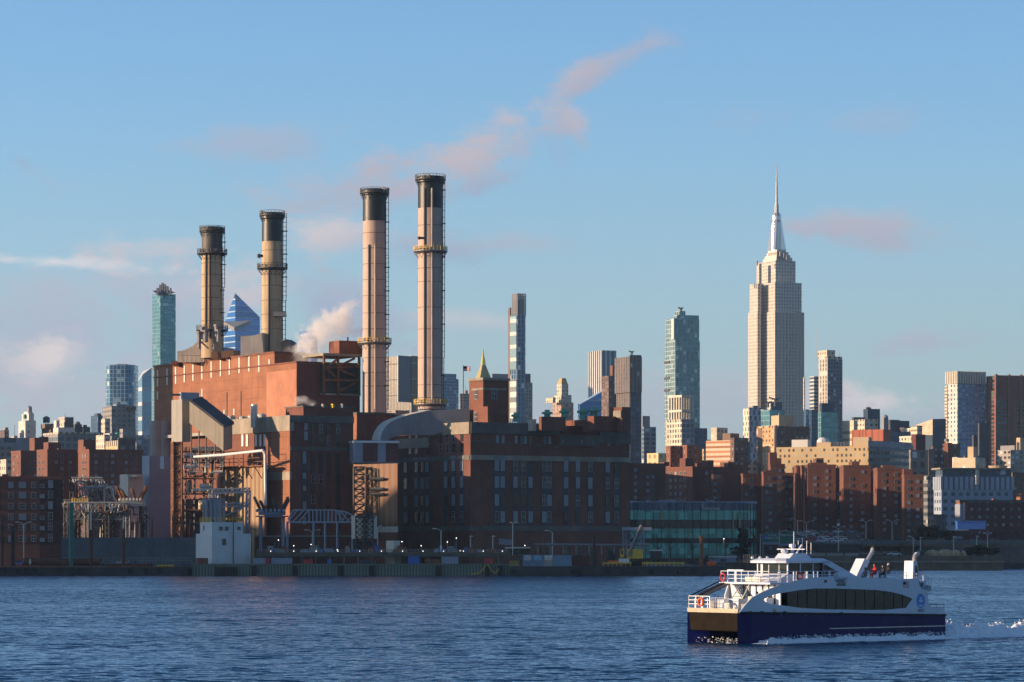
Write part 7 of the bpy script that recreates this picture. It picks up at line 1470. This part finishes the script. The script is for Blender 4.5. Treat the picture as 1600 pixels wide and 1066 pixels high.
    for s in range(8, 25, 1):
        if s % 1 == 0: mb = MB(); fbox(mb, s, s+.5, 1.0, 3.2, 2.9, 3.3); fbox(mb, s+.42, s+.55, 1.0, 3.2, 3.3, 4.0); P('seat_row', mb, mat('seat fabric', (.10, .13, .12), .9))
    for s in (7.6, 8.9, 10.2, 11.6, 15.3): mb = MB(); mb.tube(fw(s, .9, 2.8), fw(s-.15, .9, 5.7), .05, n=6); P('grab_pole', mb, M['yellow'])
    # stairs and boarding gear on the foredeck
    mb = MB()
    for i in range(8): fbox(mb, 3.6+i*.28, 3.9+i*.28, 5.2, 6.2, 3.1+i*.34, 3.16+i*.34)
    fbox(mb, 3.5, 5.8, 5.15, 5.2, 3.0, 3.2); mb.tube(fw(3.6, 5.2, 4.1), fw(5.9, 5.2, 6.8), .04, n=5); P('stairs', mb, M['alu'])
    mb = MB(); fbox(mb, 4.5, 5.5, 1.0, 2.2, 3.05, 4.4); P('deck_locker', mb, W_); mb = MB(); fbox(mb, 3.0, 5.4, 3.4, 5.0, 3.05, 4.3); pts = []; P('deck_house', mb, W_)
    for i, (s, t_) in enumerate(((1.0, 1.2), (1.0, 2.4), (1.0, 6.4))): mb = MB(); mb.tube(fw(s, t_, 3.05), fw(s, t_, 3.6), .14, n=8); P('bollard', mb, W_)
    def rail(pts, h, n, nm='railing', m=M['alu'], bars=3, r=.03):
        mb = MB()
        for (a, b_) in zip(pts, pts[1:]):
            a, b_ = Vector(a), Vector(b_); k = max(1, int((b_-a).length/n))
            for i in range(k+1): p = a.lerp(b_, i/k); mb.tube(p, p+Vector((0, 0, h)), r, n=4, caps=False)
            for j in range(1, bars+1): z = Vector((0, 0, h*j/bars)); mb.tube(a+z, b_+z, r, n=4, caps=False)
        return P(nm, mb, m)
    rail([fw(2.6, 7.5, 3.2), fw(.15, 7.5, 3.42), fw(.15, 4.4, 3.42)], 1.15, .8); rail([fw(.15, 4.2, 3.42), fw(.15, 1.7, 3.42)], 1.05, .6, 'bow_gate', M['cladb'], bars=8, r=.025)
    rail([fw(4.3, 7.4, 5.92), fw(4.3, .4, 5.92), fw(9.0, .25, 5.92), fw(13.5, .25, 5.92)], 1.08, 1.0, m=W_, r=.035); rail([fw(6.2, 7.4, 5.92), fw(4.3, 7.4, 5.92)], 1.08, .8, m=W_)
    for s in (5.6, 7.4, 9.2, 10.6, 12.2): mb = MB(); fbox(mb, s, s+.12, .2, .32, 5.9, 7.0); P('stanchion', mb, W_)
    for tt in (5.2, 6.4): mb = MB(); fbox(mb, 4.35, 4.45, tt, tt+.14, 5.9, 7.15); fbox(mb, 4.35, 4.45, tt-1.0, tt, 7.02, 7.15); P('gate_frame', mb, W_)
    def ring(c, nrm, R_, m, nm):
        mb = MB(); u = Vector(nrm).normalized(); x = u.cross(Vector((0, 0, 1))).normalized(); z = Vector((0, 0, 1)); n = 16
        pts = [c+(x*cos(2*pi*k/n)+z*sin(2*pi*k/n))*R_ for k in range(n+1)]; mb.path(pts, .09, 6); return P(nm, mb, m)
    f3 = -Vector((FA.x, FA.y, 0)); ring(fw(.0, 5.6, 4.0), f3, .36, M['orange'], 'lifebuoy'); ring(fw(4.1, 6.9, 6.4), f3, .36, M['red'], 'lifebuoy'); ring(fw(8.1, .12, 6.5), Vector((-FT.x, -FT.y, 0)), .34, M['red'], 'lifebuoy')
    mb = MB(); fbox(mb, 4.6, 4.8, 2.0, 4.2, 6.0, 6.45); P('bench', mb, M['cream'])
    mb = MB()
    for a, b_ in (((.2, 7.45, 4.55), (4.4, 7.45, 6.1)), ((.2, 6.7, 4.4), (4.4, 6.9, 5.9)), ((1.4, 7.45, 4.5), (4.6, 7.45, 5.8))): mb.tube(fw(*a), fw(*b_), .07, n=5)
    P('awning_stay', mb, M['steeld'])
    mb = MB(); A = [fw(1.2, 7.45, 4.75), fw(4.3, 7.45, 5.85), fw(4.3, 5.9, 5.8), fw(1.2, 5.9, 4.7)]; mb.face(A); mb.face([p-Vector((0, 0, .06)) for p in A][::-1]); P('awning', mb, M['steeld'])
    for (s, t_, w, h, m_) in ((1.6, 3.2, .5, .9, M['alu']), (2.2, 4.6, .7, 1.2, W_), (1.9, 1.0, .6, .8, M['steel']), (3.4, 1.9, .4, 1.5, M['cream']), (2.8, 6.8, .5, 1.0, M['steel'])): mb = MB(); fbox(mb, s, s+w, t_, t_+w*1.4, 3.05, 3.05+h); P('deck_gear', mb, m_)
    for t_ in (.9, 1.8, 2.7, 3.6, 4.5, 5.4): mb = MB(); fbox(mb, 5.5, 5.6, t_, t_+.08, 3.1, 5.7); P('wall_rib', mb, M['steeld'])
    mb = MB(); mb.tube(fw(4.4, 2.2, 4.4), fw(4.4, .6, 5.9), .05, n=5); mb.tube(fw(3.2, 4.0, 3.1), fw(4.4, 3.2, 5.9), .05, n=5); mb.path([fw(.5, 1.2, 3.6), fw(1.6, 2.0, 3.2), fw(2.6, 3.0, 3.15)], .05, 5); P('rope', mb, M['cream'])
    # wheelhouse
    mb = MB(); q = [fw(6.6, 1.9, 5.92), fw(7.9, 1.6, 6.75), fw(7.9, 6.2, 6.75), fw(6.6, 5.9, 5.92)]; mb.face(q); mb.face((fw(6.6, 1.9, 5.92), fw(7.9, 1.6, 5.92), fw(7.9, 1.6, 6.75))); fbox(mb, 7.9, 12.8, 1.6, 6.2, 5.92, 6.7); P('coaming', mb, W_)
    mb = MB(); fbox(mb, 8.0, 12.8, 1.7, 6.1, 6.7, 7.8); P('wheelhouse_glass', mb, gm)
    mb = MB(); fbox(mb, 8.4, 8.9, 3.2, 5.4, 6.7, 7.15); P('console', mb, M['steel'])
    for (s, t_, w) in ((7.96, 1.66, .14), (7.96, 2.9, .07), (7.96, 4.4, .07), (7.96, 5.3, .3), (7.96, 6.0, .14), (9.6, 1.64, .10), (11.3, 1.64, .10), (12.7, 1.64, .16)): mb = MB(); fbox(mb, s, s+w, t_, t_+w, 6.65, 7.85); P('window_post', mb, W_)
    mb = MB(); pl = [(6.9, 2.3), (7.4, 1.3), (13.2, 1.3), (13.2, 6.5), (7.4, 6.5), (6.9, 5.5)]; q = [fw(s, t_, 0) for s, t_ in pl]; mb.prism([(p.x, p.y) for p in q], 7.8, 8.02, bottom=True); q2 = [fw(s*.86+1.5, 3.9+(t_-3.9)*.8, 0) for s, t_ in pl]
    for i in range(6): j = (i+1) % 6; mb.face(((q[i].x, q[i].y, 8.02), (q[j].x, q[j].y, 8.02), (q2[j].x, q2[j].y, 8.25), (q2[i].x, q2[i].y, 8.25)))
    mb.face([(p.x, p.y, 8.25) for p in q2]); P('wheelhouse_roof', mb, W_)
    for tt in (1.3, 6.3):
        mb = MB(); fplate(mb, [[(12.2, 7.85), (13.2, 8.05), (17.6, 6.2), (16.6, 6.0)]], tt, tt+.18); P('roof_strut', mb, W_); mb = MB(); fplate(mb, [[(12.8, 6.2), (12.8, 7.6), (16.2, 6.2)]], tt+.06, tt+.10); P('side_glass', mb, gm)
    mb = MB(); A = [(9.3, 8.2), (9.9, 8.75), (11.6, 8.75), (12.4, 8.2)]; fplate(mb, [A], 2.9, 5.1); P('mast_base', mb, W_)
    mb = MB(); c = fw(9.6, 3.9, 8.7); mb.ball(c+Vector((0, 0, .25)), .32, 8, sq=(1.2, 1, .8)); P('radar_dome', mb, W_, smooth=True); mb = MB(); c = fw(10.4, 3.6, 8.7); mb.lathe((c.x, c.y), [(.16, 8.7), (.16, 9.3), (.34, 9.35), (.34, 9.65), (.1, 9.7)], 10); P('radar', mb, W_)
    mb = MB(); mb.tube(fw(10.2, 5.6, 9.15), fw(10.2, 1.6, 9.15), .06, n=5); mb.tube(fw(11.2, 3.9, 8.7), fw(11.6, 3.5, 9.6), .1, n=6); P('crosstree', mb, W_)
    for s, t_, z in ((11.0, 3.4, 10.0), (11.2, 3.0, 10.3), (11.4, 2.6, 10.0), (11.6, 2.2, 9.8), (10.4, 3.4, 10.9)): mb = MB(); mb.tube(fw(s, t_, 8.7), fw(s, t_, z), .03, n=4); P('whip_antenna', mb, W_)
    for s, t_ in ((7.2, 6.0), (7.6, 5.3), (8.2, 4.9)): mb = MB(); mb.ball(fw(s, t_, 8.3), .17, 6); P('searchlight', mb, W_)
    # exhaust funnels
    for (ol, tt, pip, nm) in (([(1337, 903), (1348, 903), (1358.5, 877), (1351, 873)], 4.2, [(1355, 876), (1362, 864), (1364, 857)], 'funnel'), ([(1426, 906), (1437, 906), (1432.5, 877), (1427, 876.5)], .7, [(1429, 878), (1428.5, 871), (1431, 866), (1436, 865)], 'funnel')):
        mb = MB(); fplate(mb, [[fq(x, y, tt) for x, y in ol]], tt, tt+1.25); fn = P(nm, mb, W_)
        mb = MB(); pp = [fq(x, y, tt+.6) for x, y in pip]; mb.path([fw(s, tt+.6, z) for s, z in pp], .2, 8); P('exhaust_pipe', mb, M['alu'], fn); mb = MB(); s, z = pp[-1]; mb.tube(fw(s, tt+.6, z), fw(s+.1, tt+.6, z+.02), .25, n=8); P('exhaust_mouth', mb, M['rubber'], fn)
        if tt < 1: mb = MB(); s0, z0 = fq(1429, 900, tt); fplate(mb, [[fq(1429.5, 900, tt), fq(1435, 900, tt), fq(1432.5, 884, tt), fq(1430, 884, tt)]], tt-.02, tt-.005); P('louvre', mb, M['glassd'], fn)
    for s in (3.2, 6.1, 9.4, 12.6, 15.9, 19.2, 22.4, 25.5): mb = MB(); fbox(mb, s, s+.03, -.008, .0, .4, 2.35); P('hull_seam', mb, M['dkcloth'])
    for s in (5.5, 8.8, 12.4, 15.8, 19.6, 23.2): mb = MB(); fbox(mb, s, s+.025, -.006, .0, 2.55, 3.0); P('panel_seam', mb, M['cladb'])
    # life rafts
    s, z = fq(1313, 901, .3); mb = MB(); mb.tube(fw(s-.55, .35, z), fw(s+.6, .35, z), .42, n=14); P('life_raft', mb, W_); mb = MB(); fbox(mb, s-.5, s+.5, .15, .9, z-.9, z-.4); P('raft_cradle', mb, M['steel'])
    s, z = fq(1446, 914, .4); 
    for k in range(4): mb = MB(); mb.tube(fw(s-.4+k*.3, .3, z-.35), fw(s-.4+k*.3, 1.3, z-.35), .3, n=8); P('life_raft', mb, M['cladb'])
    a = fq(1434, 900, .1)[0]; b_ = fq(1455, 902, .1)[0]; rail([fw(a, .1, 5.2), fw(b_, .1, 4.6)], 1.55, .35, 'stern_cage', W_, 2); rail([fw(fq(1385, 900, .3)[0], .3, 6.2), fw(a, .3, 6.1)], .62, 1.2, 'railing', W_, 2)
    rail([fw(fq(1453, 950, .1)[0], .1, 2.9), fw(fq(1475, 950, .1)[0], .1, 2.9)], .6, .9, 'railing', M['dkcloth'], 2)
    mb = MB(); s0 = fq(1448, 922, 0)[0]; fbox(mb, s0-.4, s0+1.0, .0, 7.6, 4.55, 4.68); P('stern_shelf', mb, W_)
    # markings
    s, z = fq(1438.5, 939, 0); rz = atan2(FA.y, FA.x)
    def disc(s, z, rx, rz_, t_, m, nm, par=None):
        mb = MB(); mb.face([fw(s+rx*cos(2*pi*k/24), t_, z+rz_*sin(2*pi*k/24)) for k in range(24)]); return P(nm, mb, m, par)
    em = mat('emblem blue', (.03, .22, .62), .4); d = disc(s, z, .62, .74, -.012, em, 'emblem'); 
    for dz, rx, rzz in ((.27, .2, .09), (.0, .30, .14), (-.42, .42, .05), (-.54, .26, .05)): disc(s, z+dz, rx, rzz, -.024, W_, 'emblem_mark', d)
    s2, z2 = fq(1439.5, 954.3, 0); TEXT('NYC', .46, fw(s2, -.02, z2), M['navy'], g, rz, 'lettering'); 
    s3, z3 = fq(1411, 909, 0); make_flag(g, fw(s3, -.015, z3), .85, .58, rz, True); s4, z4 = fq(1290, 908.5, 0); mb = MB(); fplate(mb, [[(s4-.18, z4-.14), (s4+.18, z4-.14), (s4+.18, z4+.14), (s4-.18, z4+.14)]], -.02, -.005); P('small_plate', mb, M['navy']); disc(s4, z4, .1, .1, -.03, M['red'], 'small_plate_mark')
    s5, z5 = fq(1210, 954.5, 0); mb = MB(); mb.ball(fw(s5, -.02, z5), .16, 6); P('yellow_fairlead', mb, M['yellow'])
    for x in (1172, 1190, 1226, 1314): s6, z6 = fq(x, 956.5 if x < 1300 else 958, 0); mb = MB(); fbox(mb, s6-.2, s6+.2, -.08, .02, z6-.05, z6+.08); P('cleat', mb, M['rubber'])
    # passengers on the upper deck
    def person(label, x, t_, m, sit=True, z0=5.92, sc=1.0, hair=M['dkcloth'], arms=.1):
        s = fq(x, 900, t_)[0]; r = empty('person', fw(s, t_, z0), label, 'person'); v = []; e = []; rad = []
        def J(p, r_, par=None): v.append(Vector(p)*sc); rad.append(r_*sc); (e.append((par, len(v)-1)) if par is not None else None); return len(v)-1
        h = .5 if sit else .92; pe = J((0, 0, h), .15); ch = J((0, 0, h+.28), .17, pe); sh = J((0, 0, h+.46), .13, ch); nk = J((0, 0, h+.56), .065, sh); hd = J((-.02, 0, h+.68), .105, nk); J((-.02, 0, h+.80), .095, hd)
        for sg in (-1, 1):
            hp = J((0, .1*sg, h-.02), .1, pe)
            if sit: kn = J((-.42, .12*sg, h), .085, hp); ft = J((-.42, .12*sg, .08), .05, kn); J((-.58, .12*sg, .04), .045, ft)
            else: kn = J((-.03, .11*sg, .48), .08, hp); ft = J((.02, .12*sg, .08), .05, kn); J((-.14, .12*sg, .04), .045, ft)
            so_ = J((0, .2*sg, h+.44), .075, sh); el = J((-.05-arms, .25*sg, h+.2), .055, so_); wr = J((-.28-arms, .18*sg, h+.16), .04, el); pm = J((-.36-arms, .16*sg, h+.15), .035, wr)
            for q in range(5): J((-.44-arms+abs(q-2)*.012, (.16+.022*(q-2))*sg, h+.13-.008*abs(q-2)), .010, pm)
        me = bpy.data.meshes.new('body'); me.from_pydata([tuple(a) for a in v], e, []); o = bpy.data.objects.new('body', me); COL.objects.link(o); o.parent = r; o.rotation_euler = (0, 0, rz)
        sk = o.modifiers.new('skin', 'SKIN'); sb = o.modifiers.new('sub', 'SUBSURF'); sb.levels = sb.render_levels = 1
        for i, q in enumerate(rad): me.skin_vertices[0].data[i].radius = (q, q)
        me.skin_vertices[0].data[0].use_root = True; me.materials.append(m)
        mb = MB(); c = wloc(r)+Vector((0, 0, (h+.74)*sc)); mb.ball(c+Vector((-.02, 0, 0)), .118*sc, 8, sq=(1, .85, 1.15)); f = P('face', mb, M['skin'], r, smooth=True); mb = MB(); mb.ball(c+Vector((.02, .0, .05)), .128*sc, 8, sq=(1, .95, 1)); P('hair', mb, hair, r, smooth=True)
    person('person in a grey coat sitting behind the front funnel on the ferry roof', 1352, 1.6, M['grcloth']); person('person in a bright red coat on the ferry roof', 1367, 1.4, M['rdcloth'], True, 6.15, 1.1); person('person in a dark coat right of the red coated one', 1380, 1.8, M['dkcloth'], True, 6.15); person('person in a dark coat with raised tan hat, rightmost on the ferry roof', 1388, 1.3, M['dkcloth'], True, 6.2, 1.1, M['cream'])
    person('person standing inside the ferry wheelhouse', 1226, 3.4, M['rdcloth'], False, 5.95, .9); person('person in a dark coat seated just behind the wheelhouse struts', 1284, 1.6, M['dkcloth'], True, 6.05); person('person in a pale coat seated right behind the dark one near the raft', 1293, 1.2, M['grcloth'], True, 6.0)
ferry()
def wake():
    R_ = random.Random(4); from mathutils import noise as N_
    def blob(mb, p, r): 
        a = [p+Vector((R_.uniform(-1, 1), R_.uniform(-1, 1), R_.uniform(-.3, 1)))*r for _ in range(4)]
        for t_ in ((0, 1, 2), (0, 2, 3), (0, 3, 1), (1, 3, 2)): mb.face([a[i] for i in t_])
    # bow wave and side wash along the near hull
    mb = MB(); n, k = 260, 9
    def H(s, w): 
        e = max(0, min(1, (s-1)/3))*(1-.35*max(0, (s-24)/4)); a = N_.noise(Vector((s*.55, w*1.2, 3)))*.5+N_.noise(Vector((s*2.1, w*3, 9)))*.3; cr = math.exp(-((w-(.35+.05*s*.4))/.42)**2)
        return e*cr*(.50+.55*a)+.015
    for i in range(n):
        s0, s1 = 1+27.6*i/n, 1+27.6*(i+1)/n
        for j in range(k):
            w0, w1 = 1.9*j/k, 1.9*(j+1)/k; q = [(s0, w0), (s1, w0), (s1, w1), (s0, w1)]; h = [H(*a) for a in q]
            if max(h) > .07: mb.face([fw(a, -.05-b, c-.03) for (a, b), c in zip(q, h)][::-1])
    for _ in range(2600): s = R_.uniform(2, 28.3); w = abs(R_.gauss(.5, .35)); blob(mb, fw(s, -.05-w, R_.random()**2*.7*min(1, s/6)), R_.uniform(.05, .16))
    for _ in range(260): t_ = R_.uniform(.3, 7.5); s = R_.uniform(.3, 3); blob(mb, fw(s, t_, R_.random()**2*.5), R_.uniform(.05, .14))
    o = mb.build('side_wash', M['foam']); tag(o, 'white wash running along the side of the ferry', 'foam', kind='stuff')
    # stern wake
    mb = MB(); nx, ny = 190, 34
    def H2(u, v):
        r1 = math.exp(-((v-1.2-.02*u)/1.1)**2)*(1.25*math.exp(-u/11)+1.0*math.exp(-((u-19)/8)**2)+.5); r2 = math.exp(-((v-5.8)/1.6)**2)*(1.3*math.exp(-u/10)+.6)
        a = N_.noise(Vector((u*.5, v*.7, 1)))*.6+N_.noise(Vector((u*1.8, v*2.2, 5)))*.35+N_.noise(Vector((u*4, v*5, 7)))*.15
        return (r1+r2)*(.95+1.1*a)
    for i in range(nx):
        for j in range(ny):
            u0, u1, v0, v1 = 64*i/nx, 64*(i+1)/nx, -1.5+11*j/ny, -1.5+11*(j+1)/ny; q = [(u0, v0), (u1, v0), (u1, v1), (u0, v1)]; h = [H2(*a) for a in q]
            if max(h) > .16: mb.face([fw(28.2+a, b, max(-.05, c-.13)) for (a, b), c in zip(q, h)])
    for _ in range(9000): u = R_.expovariate(1/12); v = R_.gauss(1.3, 1.0) if R_.random() < .6 else R_.gauss(5.8, 1.5); blob(mb, fw(28.2+u, v, H2(u, v)*R_.uniform(.7, 1.12)-.1), R_.uniform(.05, .15))
    o = mb.build('stern_wake', M['foam']); tag(o, 'white churned wake trailing behind the ferry', 'foam', kind='stuff')
wake()

# ================================================================== STEAM
def steam(label, x, y, rx, ry, D, dens, seed, colr=(.99, .985, .98), depth=None, sc=.12, tilt=0, thr=.0):
    m = bpy.data.materials.new('steam'); m.use_nodes = True; t = NT(m.node_tree); out = t.node('ShaderNodeOutputMaterial'); v = t.node('ShaderNodeVolumePrincipled'); t.l.new(v.outputs[0], out.inputs['Volume'])
    P = t.node('ShaderNodeTexCoord').outputs['Object']; a, b = rx/F*D, ry/F*D; dp = depth or a*.6
    q = t.vm('DIVIDE', P, (a, dp, b)); ln = t.node('ShaderNodeVectorMath', operation='LENGTH'); t.l.new(q, ln.inputs[0])
    n = t.noise(t.vm('ADD', P, (seed, 0, 0)), sc, 4, .62); k = t.m('ADD', t.m('SUBTRACT', 1.0, ln.outputs['Value']), t.m('MULTIPLY', t.m('SUBTRACT', n, .53+thr), 4.2))
    d = t.mapr(k, .15, .9, 0, dens, True); edge = t.mapr(ln.outputs['Value'], .75, 1, 1, 0, True); t.put(v.inputs['Density'], t.m('MULTIPLY', d, edge)); t.put(v.inputs['Color'], colr); t.put(v.inputs['Anisotropy'], 0.0)
    mb = MB(); mb.ball((0, 0, 0), 1.0, 20, sq=(a, dp, b)); o = mb.build('steam_plume', m, None, local=True, merge=True); o.location = px(x, y, D); o.rotation_euler = (0, radians(-tilt), 0); tag(o, label, 'steam', kind='stuff'); return o
steam('bright white steam plume rising beside the rooftop box of the boiler house', 508, 521, 92, 42, 1014, .38, 3, tilt=30, sc=.14)
steam('small white steam puff right of the stair hut', 472, 535, 17, 21, 1012, .5, 12, sc=.25)
steam('low white steam drifting in front of the dark boiler house wall', 478, 628, 24, 13, 985, .4, 31, sc=.3)
# ================================================================== HAZE
def haze():
    m = bpy.data.materials.new('haze'); m.use_nodes = True; t = NT(m.node_tree); out = t.node('ShaderNodeOutputMaterial'); v = t.node('ShaderNodeVolumePrincipled'); t.l.new(v.outputs[0], out.inputs['Volume'])
    v.inputs['Density'].default_value = HAZE; v.inputs['Color'].default_value = (.5, .75, 1.0, 1)
    mb = MB(); mb.box(-1700, -60, -3.2, 1700, 6500, 460); o = mb.build('haze', m); tag(o, kind='stuff')
HAZE = 3e-5
haze()
